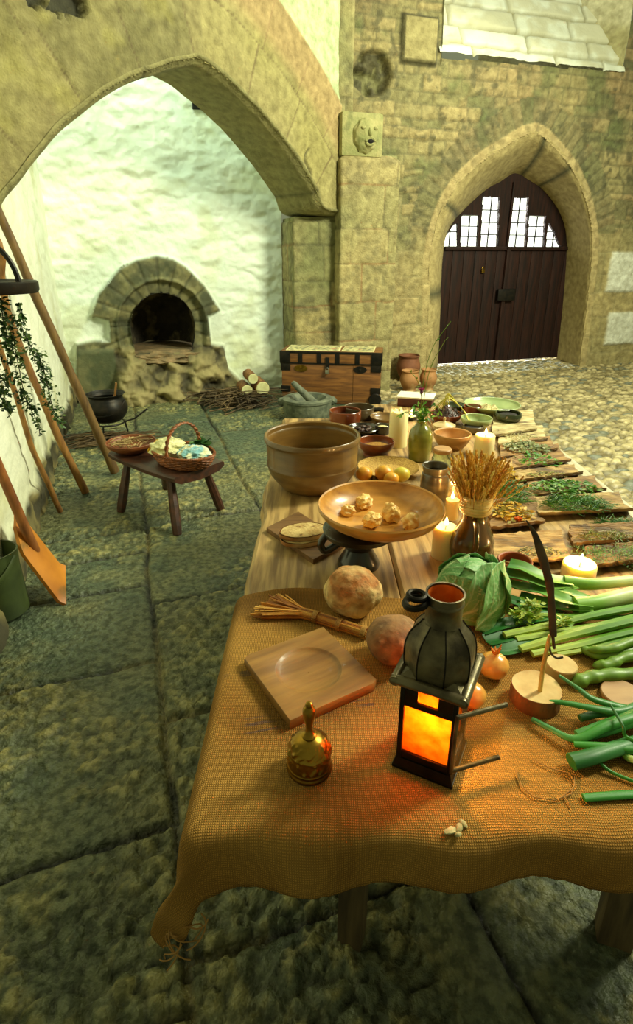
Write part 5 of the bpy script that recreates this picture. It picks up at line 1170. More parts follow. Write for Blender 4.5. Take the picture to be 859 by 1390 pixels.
def herbs(name, label, cx, cy, wpx, hpx, n, style, cols, z=TZ + .016, h=.02, seed=1, cat='herbs'):
    rg = random.Random(seed); c = at(cx, cy, z); sc = mpp(c); rx = wpx / 2 * sc; c2 = at(cx, cy - hpx / 2, z); ry = abs(c2.y - c.y); mb = MB()
    for i in range(n):
        a = rg.uniform(0, 6.28); q = math.sqrt(rg.random()); x, y = math.cos(a) * q * rx, math.sin(a) * q * ry; zz = rg.random() * h * (1 - q * .8); col = rg.choice(cols)
        p = Vector((x, y, zz + .004)); th = rg.uniform(0, 6.28)
        if style == 'needle':
            L = rg.uniform(.025, .055); d = Vector((math.cos(th), math.sin(th) * .7, rg.uniform(-.1, .35))); mid = p + d * L * .5 + Vector((0, 0, .003)); mb.tube([p, mid, p + d * L - Vector((0, 0, .002))], [.0009, .0009, .0003], 3, col=col)
            for k in range(4):
                t = rg.random(); b = p + d * L * t; e = Vector((rg.uniform(-1, 1), rg.uniform(-1, 1), rg.uniform(-.2, .8))) * .009; mb.tube([b, b + e], [.0007, .0003], 3, col=col)
        elif style == 'leaf':
            leafv(mb, p + Vector((0, 0, .004)), (math.cos(th), math.sin(th), rg.uniform(-.1, .4)), rg.uniform(.014, .028), rg.uniform(.004, .007), col, rg)
        elif style == 'rosemary':
            L = rg.uniform(.05, .10); d = Vector((math.cos(th * .3), math.sin(th * .3) * (1 if i % 2 else -1) * .5, rg.uniform(0, .15))).normalized() * rg.choice((-1, 1)); 
            for k in range(14):
                b = p + d * L * k / 14; e = d * .5 + Vector((rg.uniform(-1, 1), rg.uniform(-1, 1), rg.uniform(-.2, .9))); leafv(mb, b, e, .012, .0011, col, rg, 0)
        else:
            s = rg.uniform(.0015, .0035); mb.blob(p - Vector((0, 0, .002)), (s * 1.6, s, s * .7), 1, .3, 3, i, col=col)
    o = mb.build(name, M['leaf'], loc=(c.x, c.y, z)); return tag(o, label, cat, kind='stuff')
GRN = GR; DRY = [lin(q) for q in ((176, 160, 84), (150, 140, 70), (200, 182, 110), (120, 118, 60))]; GREY = [lin(q) for q in ((150, 160, 110), (120, 136, 88), (176, 176, 128))]
slab('pale knotty wooden slab nearest the green bowls', [(668, 566), (722, 561), (728, 588), (668, 598)], 'pale', seed=1)
slab('whitish slab of pale seeds, second from the far end of the right row', [(676, 588), (735, 582), (742, 602), (676, 610)], 'pale', seed=2)
herbs('pale_seeds', 'scatter of pale seeds on the whitish slab', 708, 594, 44, 12, 160, 'crumb', [lin((222, 214, 160)), lin((190, 180, 120))], seed=2, h=.008)
slab('brown slab of grey-green crumbled herb in the right row', [(678, 609), (745, 597), (756, 615), (680, 628)], 'brown', seed=3)
herbs('dried_herbs', 'grey-green crumbled herb on the narrow brown slab', 715, 610, 60, 16, 320, 'leaf', GREY, seed=3, h=.014)
slab('tan slab of bright green broad leaves in the right row', [(686, 630), (756, 608), (774, 632), (694, 645)], 'brown', seed=4, curl=.022)
herbs('fresh_herbs', 'bright green broad leaves on the slab beside the pale table edge', 728, 627, 62, 16, 90, 'leaf', GRN[:2] + [lin((70, 160, 60))], seed=4, h=.022)
slab('narrow slab with a dusting of yellow herb, below the broad leaves', [(697, 645), (778, 636), (790, 648), (700, 660)], 'tan', seed=5)
herbs('dried_herbs', 'dusting of yellow-green herb on the narrow slab', 744, 645, 56, 8, 160, 'crumb', DRY + GRN[3:], seed=5, h=.006)
slab('brown slab heaped with a long row of parsley', [(714, 661), (806, 652), (822, 671), (720, 680)], 'brown', seed=6)
herbs('parsley', 'long row of chopped green and white parsley on a slab', 765, 664, 88, 18, 300, 'leaf', GRN[:3] + [lin((170, 190, 130))], seed=6, h=.02)
slab('broad tan slab heaped with feathery dill', [(724, 682), (838, 675), (858, 700), (732, 706)], 'tan', seed=7, curl=.02)
herbs('dill', 'heap of feathery green dill on the broad tan slab', 782, 687, 84, 22, 520, 'needle', GRN[:3] + [lin((60, 130, 30))], seed=7, h=.03)
herbs('thyme', 'small dark green heap of thyme by the right edge of the photo', 836, 713, 60, 9, 160, 'needle', GRN[:1] + GRN[2:3], seed=8, z=TZ + .004, h=.012)
slab('brown troughed slab of yellow-green dried stems at the right edge', [(771, 722), (872, 718), (880, 742), (780, 750)], 'brown', seed=9, curl=.026)
herbs('dried_herbs', 'sparse yellow-green dried stems on the brown troughed slab', 822, 731, 74, 14, 120, 'needle', DRY + [lin((140, 170, 60))], seed=9, h=.012)
slab('brown slab of silvery rosemary right of the lit pillar candle', [(792, 752), (880, 742), (890, 768), (800, 780)], 'brown', seed=10, curl=.022)
herbs('rosemary', 'silvery green rosemary sprigs on the slab beyond the candle', 838, 756, 84, 22, 60, 'rosemary', [lin((150, 180, 120)), lin((100, 150, 80)), lin((76, 120, 60))], seed=10, h=.03)
slab('small slab of yellow petals just behind the wheat', [(678, 632), (694, 628), (702, 653), (684, 658)], 'tan', seed=11)
herbs('yellow_petals', 'yellow petals on the small slab behind the wheat', 688, 645, 16, 18, 70, 'leaf', [lin((220, 180, 40)), lin((200, 150, 40))], seed=11, h=.01)
slab('slab of dark green rosemary right beside the wheat', [(668, 655), (706, 650), (718, 678), (672, 690)], 'tan', seed=12)
herbs('rosemary', 'dense dark green rosemary beside the wheat', 690, 670, 46, 30, 420, 'needle', GRN[:3], seed=12, h=.028)
slab('slab of orange marigold petals right of the jug', [(664, 688), (724, 680), (738, 718), (664, 728)], 'brown', seed=13, curl=.024)
herbs('marigold_petals', 'yellow and orange marigold petals on the slab right of the jug', 694, 698, 50, 28, 220, 'leaf', [lin((232, 190, 40)), lin((214, 160, 30)), lin((150, 140, 50))], seed=13, h=.016)
mb = MB()
for k in range(60):
    a = R_.uniform(0, 6.28); leafv(mb, Vector((0, 0, .004)), (math.cos(a), math.sin(a), R_.uniform(.1, 1)), .016, .004, lin((236, 120, 24)))
q = at(703, 707, TZ + .024); tag(mb.build('marigold', M['leaf'], loc=q), 'single orange marigold head on the slab right of the jug', 'flower')
slab('long tan slab of ground herb behind the terracotta cup', [(668, 734), (760, 728), (776, 768), (672, 776)], 'tan', seed=14, curl=.022)
herbs('dried_herbs', 'dull green ground herb on the long tan slab', 735, 752, 60, 20, 200, 'crumb', DRY + [lin((110, 120, 60))], seed=14, h=.008)

# jug with the wheat sheaf
o, c, R, H = vessel('glazed_jug', 'dark brown-green glazed jug in front of the wheat sheaf', 'jug', 636, 772, 40, 692, 34, [(.10, 1.50), (.30, 1.74), (.50, 1.66), (.72, 1.20), (.85, .98), (1, 1)], M['dark_glaze'], th=.005)
M['jug_glaze'] = glaze('treacle_glaze', S(92, 62, 20), S(50, 44, 18), .2, .7, 9, c3=S(86, 92, 34), scale3=6, c3r=(.5, .65)); o.data.materials[0] = M['jug_glaze']
mb = MB(); mb.tube(smooth_pts([Vector((-.2 * R, -R * 1.0, H * .86)), Vector((-.25 * R, -R * 1.75, H * .82)), Vector((-.3 * R, -R * 2.15, H * .62)), Vector((-.3 * R, -R * 2.0, H * .46)), Vector((-.25 * R, -R * 1.55, H * .36))], 6), .008, 10, flat=1.3); mb.build('handle', M['jug_glaze'], o)
JC, JH, JR = c, H, R
sh = empty('wheat_sheaf', c + Vector((0, 0, H * .80)), 0, 'sheaf of dried golden wheat standing in the dark jug', 'wheat')
M['wheat'] = material('wheat_straw', attr=True, c1=(.7, .6, .4, 1), scale=30, rough=.6, bump=0, translucent=.2)
mb = MB(); rw = random.Random(3); WC = [lin((250, 206, 84)), lin((238, 182, 58)), lin((252, 226, 130)), lin((212, 152, 52))]
for k in range(260):
    a = rw.uniform(0, 6.28); q = math.sqrt(rw.random()); L = rw.uniform(.125, .205) * (1.0 - .1 * q); sp = .052 * q + .004
    b = Vector((math.cos(a) * q * JR * .8, math.sin(a) * q * JR * .8, 0)); t = Vector((math.cos(a) * (q * JR * .9 + sp), math.sin(a) * (q * JR * .9 + sp), L)); cc = rw.choice(WC)
    if k < 4: t = Vector((.09 + .012 * k, -.01 * k, L * .82))
    m_ = b.lerp(t, .6) - Vector((math.cos(a), math.sin(a), 0)) * .008; P = smooth_pts([b, m_, t], 3); mb.tube(P, .0011, 4, col=cc)
    d = (P[-1] - P[-2]).normalized()
    for e in range(9):
        p = t - d * .004 * (8 - e); s = rw.uniform(0, 6.28); n_ = Vector((math.cos(s), math.sin(s), .9)).normalized() * .006
        mb.blob(p + n_ * .4, (.0024, .0024, .0042), 1, 0, 1, col=cc)
        if e % 3 == 0: mb.tube([p, p + d * .014 + n_ * 1.4], [.0005, .0002], 3, col=cc)
mb.build('stalks', M['wheat'], sh, kind='stuff')
mb = MB()
for k in range(8): mb.tube([Vector((math.cos(a) * JR * (1.12 + .05 * math.sin(k)), math.sin(a) * JR * (1.12 + .05 * math.sin(k)), .036 + k * .0062 + .003 * math.sin(a + k))) for a in np.linspace(0, 6.28, 33)[:-1]], .0056, 7, closed=True, col=lin((236, 206, 130)))
mb.build('rope_binding', M['straw'], sh)

o, c, R, H = vessel('terracotta_cup', 'plain terracotta cup behind the leeks', 'cup', 694, 793, 38, 760, 46, STRAIGHT, M['terracotta'], th=.006)

# ------------------------------------------------------------------ vegetables
M['veg'] = material('vegetable_skin', attr=True, c1=(.8, .85, .7, 1), scale=14, stretch=(1, 1, 1), rough=.45, bump=.25, bscale=40, bdist=.002, sss=.08, coat=.04, spec=.35)
def strand(mb, pts, rad, c0, c1, flat=1.0, seg=10, ridge=0.0, n=7, split=.5):
    P = smooth_pts([at(x, y, CZ + h) for x, y, h in pts], n); N = len(P); k = len(rad) - 1
    R = []; cs = []
    for i in range(N):
        t = i / (N - 1); j = min(int(t * k), k - 1); R.append(rad[j] + (rad[j + 1] - rad[j]) * (t * k - j))
        f = max(0, min(1, (t - split) / .3 + .5)); cs.append(tuple(a * (1 - f) + b * f for a, b in zip(c0, c1)))
    b = len(mb.v); mb.tube(P, R, seg, flat, cs)
    if ridge:
        for i in range(N):
            for j in range(seg):
                if j % 2: 
                    v = mb.v[b + i * seg + j]; v += (P[i] - v) * ridge; c_ = mb.c[b + i * seg + j]; mb.c[b + i * seg + j] = tuple(x * .8 for x in c_)
WH = lin((226, 232, 178)); LG = lin((140, 186, 76)); MG = lin((52, 128, 44)); DG = lin((36, 96, 40)); BG = lin((62, 126, 66))
def ribbon(mb, pts, w, c0, c1, fold=.3, n=7):
    """a flat strap leaf, V-folded along its midrib, with real thickness"""
    P = smooth_pts([at(x, y, CZ + h) for x, y, h in pts], n); N = len(P); vs = []; cs = []; seg = 7
    for i, p in enumerate(P):
        t = i / (N - 1); d = (P[min(i + 1, N - 1)] - P[max(i - 1, 0)]).normalized(); s = d.cross(Vector((0, 0, 1))).normalized()
        ww = w[0] + (w[1] - w[0]) * t; cc = [a * (1 - t) + b * t for a, b in zip(c0, c1)]
        for lay in (0, 1):
            for k in range(seg):
                u_ = (k / (seg - 1) - .5) * 2; vs.append(p + s * u_ * ww + Vector((0, 0, abs(u_) * ww * fold + (.0014 if lay == 0 else 0) + .0012 * math.sin(u_ * 9)))); cs.append([x * (1.0 if k % 2 else .84) for x in cc])
    m_ = 2 * seg; f = []
    for i in range(N - 1):
        for k in range(seg - 1):
            a = i * m_ + k; f += [(a, a + 1, a + m_ + 1, a + m_), (a + seg, a + m_ + seg, a + m_ + seg + 1, a + seg + 1)]
        for k in (0, seg - 1): a = i * m_ + k; f.append((a, a + m_, a + m_ + seg, a + seg) if k == 0 else (a, a + seg, a + m_ + seg, a + m_))
    for i in (0, N - 1):
        for k in range(seg - 1): a = i * m_ + k; f.append((a, a + seg, a + seg + 1, a + 1) if i == 0 else (a, a + 1, a + seg + 1, a + seg))
    mb.add(vs, f, cs)
def leek(label, stem, rad, leaves, c0=WH, c1=LG):
    o = empty('leek', at(stem[-1][0], stem[-1][1], CZ), 0, label, 'vegetable', 'leeks laid along the right of the table')
    off = Vector(o.location)
    def local(mb): mb.v = [v - off for v in mb.v]; return mb
    mb = MB(); strand(mb, stem, rad, c0, c1, n=8, seg=18); local(mb).build('white_stem', M['veg'], o)
    for pts, w, a, b in leaves: mb = MB(); ribbon(mb, pts, w, a, b); local(mb).build('leaf', M['veg'], o)
    return o
leek('leek with its white shank at the right and cut green leaves behind the terracotta cup', [(875, 786, .03), (840, 790, .03), (800, 793, .03), (765, 790, .03)], (.014, .015, .018), [
    ([(775, 792, .034), (740, 786, .045), (710, 772, .06), (690, 768, .058)], (.020, .026), LG, MG), ([(775, 794, .03), (745, 796, .034), (715, 786, .045), (686, 780, .045)], (.020, .022), LG, DG),
    ([(780, 796, .026), (745, 803, .02), (715, 800, .026), (686, 792, .03)], (.018, .018), LG, DG)])
leek('thicker pale leek lying in front, crossing the first', [(880, 802, .028), (840, 812, .028), (808, 820, .026), (780, 823, .024)], (.021, .021, .022), [
    ([(800, 820, .028), (765, 815, .034), (735, 803, .03), (700, 797, .02)], (.024, .022), LG, MG), ([(800, 825, .02), (768, 824, .02), (735, 820, .014), (704, 812, .012)], (.024, .024), LG, DG),
    ([(800, 816, .03), (775, 806, .036), (750, 798, .028), (722, 796, .02)], (.016, .014), LG, MG)])
# dark leek tops pushed under the cabbage
o = empty('dark_green_leek', at(690, 858, CZ), 0, 'bunch of dark green leek tops lying between the cabbage and the celery', 'vegetable'); off = Vector(o.location)
for pts in ([(760, 836, .012), (720, 842, .012), (680, 850, .01), (652, 858, .008)], [(770, 850, .01), (725, 858, .01), (690, 866, .006), (660, 872, .006)], [(740, 862, .008), (712, 876, .006), (690, 884, .004), (668, 884, .004)], [(760, 828, .01), (725, 826, .014), (700, 818, .014), (676, 812, .014)]):
    mb = MB(); ribbon(mb, pts, (.016, .02), MG, DG); mb.v = [v - off for v in mb.v]; mb.build('leaf', M['veg'], o)
# celery
o = empty('celery', at(859, 845, CZ), 0, 'bunch of ridged pale green celery stalks with leafy tips', 'vegetable'); off = Vector(o.location)
CL = lin((186, 206, 92)); CD = lin((104, 156, 44))
for pts, r in (([(880, 822, .03), (820, 832, .03), (758, 846, .022), (684, 862, .014)], (.012, .0105, .010)), ([(880, 836, .034), (830, 848, .034), (769, 863, .026), (706, 881, .014)], (.015, .014, .0105)), ([(880, 852, .02), (835, 862, .02), (783, 876, .016), (722, 888, .012)], (.013, .012, .009)),
               ([(880, 830, .014), (830, 846, .014), (775, 856, .012), (700, 868, .010)], (.012, .011, .010)), ([(860, 838, .016), (800, 838, .016), (740, 835, .016), (690, 834, .014)], (.008, .007, .006)), ([(880, 862, .012), (850, 868, .012), (800, 880, .010), (755, 888, .01)], (.010, .010, .008)), ([(880, 815, .014), (830, 826, .014), (780, 836, .012), (730, 846, .01)], (.010, .010, .008))):
    mb = MB(); strand(mb, pts, r, CD, CL, .7, 14, .10, n=8, split=.6); mb.v = [v - off for v in mb.v]; mb.build('stalk', M['veg'], o)
mb = MB(); rc = random.Random(5); q0 = at(712, 840, CZ + .02) - off; q1 = at(760, 848, CZ + .03) - off
for q, nn_, sp in ((q0, 120, .030), (q1, 45, .018), (at(722, 826, CZ + .03) - off, 50, .02)):
    for k in range(nn_):
        a = rc.uniform(0, 6.28); r = rc.random() * sp; p = q + Vector((math.cos(a) * r, math.sin(a) * r * .8, rc.uniform(0, .02))); leafv(mb, p, (math.cos(a), math.sin(a), rc.uniform(-.1, .8)), rc.uniform(.012, .02), .0045, rc.choice([lin((170, 196, 60)), lin((130, 172, 50)), lin((196, 210, 90))]), rc)
mb.build('leaves', M['leaf'], o, kind='stuff')
# broad bean pods
def pod(label, pts, r, seed):
    P = smooth_pts([at(x, y, CZ + h) for x, y, h in pts], 9); N = len(P); off = P[N // 2].copy(); off.z = CZ; mb = MB(); R = []
    for i in range(N): t = i / (N - 1); R.append(r * (min(1, t / .12) ** .6 * min(1, (1 - t) / .06 + .15) ** .5) * (1 + .10 * math.sin(t * 26 + seed)) + .0008)
    cs = [tuple(a * (.85 + .3 * abs(math.sin(i * .9 + seed))) for a in lin((106, 140, 44))) for i in range(N)]
    mb.tube([p - off for p in P], R, 14, .75, cs); o = mb.build('bean_pod', M['veg'], loc=off); return tag(o, label, 'vegetable', 'broad bean pods')
pod('broad bean pod lying furthest back, tip under the celery', [(786, 879, .012), (815, 889, .014), (845, 886, .014), (885, 872, .014)], .0125, 1)
pod('broad bean pod in the middle of the three, curving up at its tip', [(804, 904, .006), (825, 902, .012), (848, 892, .014), (890, 885, .014)], .0125, 2)
pod('long broad bean pod nearest the log, with dark specks', [(776, 930, .008), (798, 920, .014), (830, 916, .014), (890, 914, .012)], .0145, 3)
pod('short curved bean pod tucked against the celery', [(795, 882, .024), (830, 880, .03), (858, 870, .03), (890, 862, .03)], .010, 4)
# onions
def onion(label, px, py, r, skin, tip):
    q = at(px, py, CZ + r * .9); o = empty('onion', (q.x, q.y, CZ), .5, label, 'onion'); mb = MB()
    prof = [(0, 0), (r * .35, r * .02), (r * .8, r * .35), (r, r * .85), (r * .92, r * 1.25), (r * .6, r * 1.6), (r * .22, r * 1.78), (r * .12, r * 1.95), (0, r * 2.0)]
    prof = [(max(v.x, 0), v.y) for v in smooth_pts([Vector((a, b, 0)) for a, b in prof], 5)]; mb.lathe(prof, 36, wob=.03, seed=px); mb.build('bulb', skin, o)
    if tip:
        mb = MB()
        for k in range(7): mb.tube([Vector((0, 0, r * 1.85)), Vector((math.cos(k) * .006, math.sin(k) * .006, r * 2.05)), Vector((math.cos(k) * .012, math.sin(k) * .010, r * 2.15 + .002 * k))], [.004, .003, .001], 5, col=lin((214, 130, 40)))
        mb.build('dry_neck', M['straw'], o)
M['onion'] = material('onion_skin', S(240, 186, 92), S(222, 152, 58), scale=5, stretch=(8, 8, 1), rough=.3, coat=.3, bump=.1, bscale=20, bdist=.001, sss=.1)
onion('yellow onion with a dry curled neck, behind the lantern to the right', 670, 903, .031, M['onion'], True)
onion('yellow onion half hidden by the right side of the lantern', 640, 943, .028, M['onion'], False)
# cabbage
M['cabbage'] = material('cabbage_leaf', attr=True, c1=(.8, .86, .76, 1), scale=9, rough=.5, bump=.35, bscale=26, bdist=.004, translucent=.12)
hc = at(634, 842, CZ + .0); CR = .074; hc = Vector((hc.x + .006, hc.y + .03, CZ + CR * .92))
cb = empty('cabbage', (hc.x, hc.y, CZ), 0, 'green cabbage with veined outer leaves spreading behind the lantern', 'vegetable'); cbz = Vector((0, 0, hc.z - CZ))
def cableaf(axis, up, r0, half, flare, tone, seed, L=1.0):
    """a cupped leaf hugging the head; the midrib runs from base to tip and side veins branch off it"""
    ax = Vector(axis).normalized(); u_ = (Vector(up) - ax * Vector(up).dot(ax)).normalized(); s = ax.cross(u_); N = 64; vs = []; cs = []
    for lay in (0, 1):
        for i in range(N):
            for j in range(N):
                a, b = (i / (N - 1) - .5) * 2, (j / (N - 1) - .5) * 2
                rr = math.hypot(a, b); k = max(abs(a), abs(b)); sc = (k / rr) if rr > 0 else 1
                x, y = a * sc, b * sc; w = half * (1 + .05 * mnoise.noise(Vector((x * 3, y * 3, seed)))); th_x, th_y = x * w * .95, y * w * L
                d = (ax + s * math.tan(min(1.1, abs(th_x))) * (1 if th_x > 0 else -1) + u_ * math.tan(min(1.2, abs(th_y))) * (1 if th_y > 0 else -1)).normalized()
                q = x * x + y * y; R = r0 * (1 + flare * q * q + .03 * math.sin(8 * math.atan2(y, x) + seed) * q * q)
                ap = y * .8 + .9; ves = abs(((ap - abs(x) * .75) * 3.3) % 1 - .5) * 2; vein = max(0, 1 - abs(x) / (.06 + .04 * (1 - y))) ; v2 = max(0, (ves - .78) / .22) * (1 - .3 * q)
                fine = (abs(mnoise.noise(Vector((x * 7, y * 7, seed)))) < .03) * .45
                vv = max(vein, v2 * .8, fine); R -= -.0016 * vv + .0012 * mnoise.noise(Vector((x * 14, y * 14, seed)))
                p = d * (R - (.0016 if lay else 0)); vs.append(p + cbz)
                base = Vector(lin(tone)); lt = Vector(lin((220, 234, 180))); cs.append(tuple(base.lerp(lt, min(1, vv * .95))))
    n = N * N; f = []
    for i in range(N - 1):
        for j in range(N - 1):
            q_ = (i * N + j, (i + 1) * N + j, (i + 1) * N + j + 1, i * N + j + 1); f.append(q_); f.append(tuple(n + t for t in q_[::-1]))
    bd = [i * N for i in range(N)] + [(N - 1) * N + j for j in range(1, N)] + [i * N + N - 1 for i in range(N - 2, -1, -1)] + [j for j in range(N - 2, 0, -1)]
    f += [(bd[(t + 1) % len(bd)], bd[t], bd[t] + n, bd[(t + 1) % len(bd)] + n) for t in range(len(bd))]
    o = mesh('outer_leaf', [v for v in vs], f, M['cabbage'], cb, cols=cs)
    for v in o.data.vertices:
        if v.co.z < .003: v.co.z = .003
    return o
mb = MB(); mb.blob(cbz, CR, 4, .04, 1.5, 3, col=lin((150, 186, 112))); mb.build('heart', M['cabbage'], cb)
cableaf((-.15, -.25, .9), (-.3, -.2, 1), CR * 1.03, .95, .03, (150, 194, 120), 1); cableaf((.35, .25, .8), (-.5, .6, .2), CR * 1.06, .95, .05, (130, 182, 110), 2)
cableaf((-.7, .2, .55), (-.2, .2, .9), CR * 1.07, .85, .08, (110, 170, 98), 3); cableaf((.0, .9, .3), (0, .2, 1), CR * 1.08, .9, .12, (96, 158, 88), 4)
cableaf((.55, -.75, .22), (.75, .3, .30), CR * 1.10, 1.0, .22, (128, 180, 108), 5, 1.25); cableaf((-.5, -.8, .1), (-.6, .1, .6), CR * 1.08, .8, .15, (104, 164, 92), 6)
cableaf((.9, .1, .2), (.6, .4, .6), CR * 1.12, .85, .22, (100, 160, 90), 7)
cableaf((.80, -.62, .12), (.85, .35, .45), CR * 1.16, .95, .30, (136, 188, 112), 8, 1.15)

# rushlight: log, pale stick, rusty iron
M['bark'] = material('log_bark', S(150, 100, 46), S(96, 62, 30), scale=9, stretch=(3, 3, 1), rough=.7, bump=.8, bscale=30, bdist=.006); M['endgrain'] = material('log_end', S(226, 196, 130), S(196, 156, 92), scale=18, rough=.7, bump=.4, bscale=60, bdist=.002)
p = at(737, 975, CZ); r = 33.5 * mpp(p); lg = empty('log_holder', (p.x, p.y + r * .98, CZ), 0, 'sawn birch log slice holding an upright rushlight iron', 'log')
LH = .036; mb = MB(); mb.lathe([(0, 0), (r, 0), (r * 1.02, .004), (r, LH - .002), (r * .97, LH)], 48, wob=.06, seed=4); mb.f.pop(); mb.build('bark', M['bark'], lg)
mb = MB(); n = 48; vs = [(0, 0, LH)]
for q in (.3, .6, .85, .975):
    for i in range(n): a = 2 * math.pi * i / n; w = 1 + .06 * mnoise.noise(Vector((math.cos(a) * 1.3 + 4, math.sin(a) * 1.3, LH * 6 + 4))); vs.append((math.cos(a) * r * q * w, math.sin(a) * r * q * w, LH + .0008 * math.cos(q * 40)))
mb.add(vs, [(0, 1 + i, 1 + (i + 1) % n) for i in range(n)] + [(1 + k * n + i, 1 + k * n + n + i, 1 + k * n + n + (i + 1) % n, 1 + k * n + (i + 1) % n) for k in range(3) for i in range(n)]); mb.build('sawn_face', M['endgrain'], lg)
L0 = Vector(lg.location); yb = L0.y
def lp(px, py, dy=0): return aty(px, py, yb + dy) - L0
M['peg'] = material('pale_peg', S(226, 200, 110), S(196, 164, 76), scale=20, rough=.6, bump=.3)
mb = MB(); b0 = at(733, 938, CZ + LH) - L0; yb = L0.y + b0.y
mb.tube([b0 - Vector((0, 0, .01)), lp(737, 905), lp(744, 872), lp(746, 862)], [.0045, .0045, .004, .003], 7); mb.build('peg', M['peg'], lg)
M['rust'] = material('rusty_iron', S(112, 88, 58), S(66, 56, 42), scale=20, rough=.6, metal=.3, bump=.5, bscale=60, bdist=.002, c3=S(132, 74, 30), scale3=8, c3r=(.58, .7))
mb = MB(); mb.tube(smooth_pts([lp(751, 864), lp(749, 835), lp(747, 800), lp(740, 770), lp(731, 740), lp(724, 722), lp(714, 706)], 4), [.0068, .0070, .0075, .0066, .0070, .0075, .0068, .006, .0072, .0075, .0075, .007, .0075, .0080, .008, .0075, .007, .006, .0055, .005, .0045, .003, .0022, .0015, .001], 8, flat=.35, up=(0, 1, 0)); mb.build('iron_jaw', M['rust'], lg)
mb = MB(); mb.tube(smooth_pts([lp(745, 868), lp(747, 885), lp(755, 893), lp(764, 892)], 4), .0022, 6); mb.tube(smooth_pts([lp(750, 862), lp(752, 880)], 3), .003, 6); mb.build('spring_hook', M['rust'], lg)
p2 = at(762, 925, CZ); mb = MB(); r2 = .031; mb.lathe([(0, 0), (r2, 0), (r2 * 1.02, .026), (r2 * .97, .028), (0, .0285)], 40, wob=.05); tag(mb.build('wood_disc', M['endgrain'], loc=(p2.x + .006, p2.y + .022, CZ)), 'second sawn wood slice just behind the log holder', 'log')
p2 = at(846, 962, CZ); mb = MB(); mb.lathe([(0, 0), (.040, 0), (.041, .010), (.039, .012), (0, .0125)], 44, wob=.03); tag(mb.build('wood_disc', M['tan_wood'], loc=(p2.x + .012, p2.y + .030, CZ)), 'flat pale wooden disc under the spring onion leaves at the right', 'disc')
# spring onions at the right corner
so = empty('spring_onions', at(840, 1010, CZ), 0, 'bunch of dark green spring onion tops spilling over the near right of the cloth', 'vegetable'); off = Vector(so.location)
def sol(pts, r, a, b, flat=.7, nm='leaf'):
    mb = MB(); strand(mb, pts, r, a, b, flat, 12, n=8, split=.5); mb.v = [v - off for v in mb.v]; mb.build(nm, M['veg'], so)
sol([(759, 917, .045), (785, 935, .045), (803, 948, .04), (835, 958, .03), (880, 968, .02)], (.0035, .006, .008, .009), BG, MG)
sol([(736, 952, .03), (765, 954, .036), (803, 961, .036), (840, 965, .03), (880, 952, .02)], (.0045, .0065, .008, .009), MG, BG)
sol([(722, 976, .012), (745, 988, .014), (782, 1003, .018), (825, 985, .03), (880, 968, .03)], (.0055, .0065, .010, .012), BG, MG)
sol([(784, 1000, .012), (810, 992, .02), (840, 982, .024), (880, 968, .028)], (.013, .016, .017), BG, MG)
sol([(779, 1010, .018), (815, 1013, .022), (845, 1016, .02), (880, 1020, .018)], (.006, .009, .012), MG, MG)
sol([(775, 1034, .016), (800, 1028, .018), (830, 1018, .018), (880, 1004, .018)], (.016, .015, .014), DG, BG)
sol([(787, 975, .012), (815, 968, .016), (845, 970, .02), (880, 975, .02)], (.008, .010, .012), DG, MG)
sol([(801, 1018, .02), (815, 1036, .012), (834, 1050, .006), (880, 1068, .005)], (.0022, .003, .003), MG, MG, 1)
sol([(828, 956, .05), (845, 985, .045), (850, 1000, .03), (880, 1012, .03)], (.0022, .003, .003), DG, MG, 1)
sol([(846, 1022, .012), (856, 1030, .012), (880, 1034, .012)], (.006, .0065, .007), LG, WH, 1)
sol([(792, 1083, .006), (815, 1081, .006), (845, 1079, .006), (885, 1077, .006)], (.0075, .008, .008), MG, MG, .5)
# ------------------------------------------------------------------ stool with bowl and basket
sc = [at(147, 617, .38), at(238, 652, .38), at(302, 623, .38)]
sL, sF, sR = sc; sB = sL + (sR - sF); scn = (sL + sR) / 2; sax = (sF - sL); sang = math.atan2(sax.y, sax.x); SLn, SWd = sax.length, (sR - sF).length
M['stool_wood'] = material('dark_red_oak', S(78, 40, 22), S(48, 26, 16), scale=5, stretch=(1, 6, 6), rough=.5, bump=.35, bscale=24, bdist=.003, coat=.1)
st = empty('milking_stool', (scn.x, scn.y, 0), sang, 'low dark wooden stool with four splayed legs and a bowl and basket on it', 'stool')
mb = MB(); n = 14; vs = []
for i in range(n):                       # thick slab seat, rounded underneath
    x = -SLn / 2 + SLn * i / (n - 1)
    for (y, z) in ((-.5, .372), (-.5, .350), (-.38, .325), (0, .312), (.38, .325), (.5, .350), (.5, .372), (.47, .380), (0, .378), (-.47, .380)): vs.append((x, y * SWd * (1 - .10 * (abs(x) / (SLn / 2)) ** 4), z + .002 * mnoise.noise(Vector((x * 9, y * 5, 0)))))
mb.add(vs, [(i * 10 + k, i * 10 + (k + 1) % 10, (i + 1) * 10 + (k + 1) % 10, (i + 1) * 10 + k) for i in range(n - 1) for k in range(10)] + [tuple(range(10))[::-1], tuple((n - 1) * 10 + k for k in range(10))])
mb.build('seat', M['stool_wood'], st)
Mi = Matrix.Rotation(-sang, 3, 'Z')
for q, (tx, ty) in zip((at(241, 726, 0), at(164, 695, 0), at(300, 692, 0), at(226, 664, 0)), ((.30, -.28), (-.36, -.26), (.36, .26), (-.26, .28))):
    b = Mi @ (q - Vector((scn.x, scn.y, 0))); t = Vector((tx * SLn, ty * SWd, .335)); mb = MB()
    mb.tube([b, b.lerp(t, .15), b.lerp(t, .5), t], [.026, .030, .030, .022], 8); mb.build('leg', M['stool_wood'], st, smooth=False)
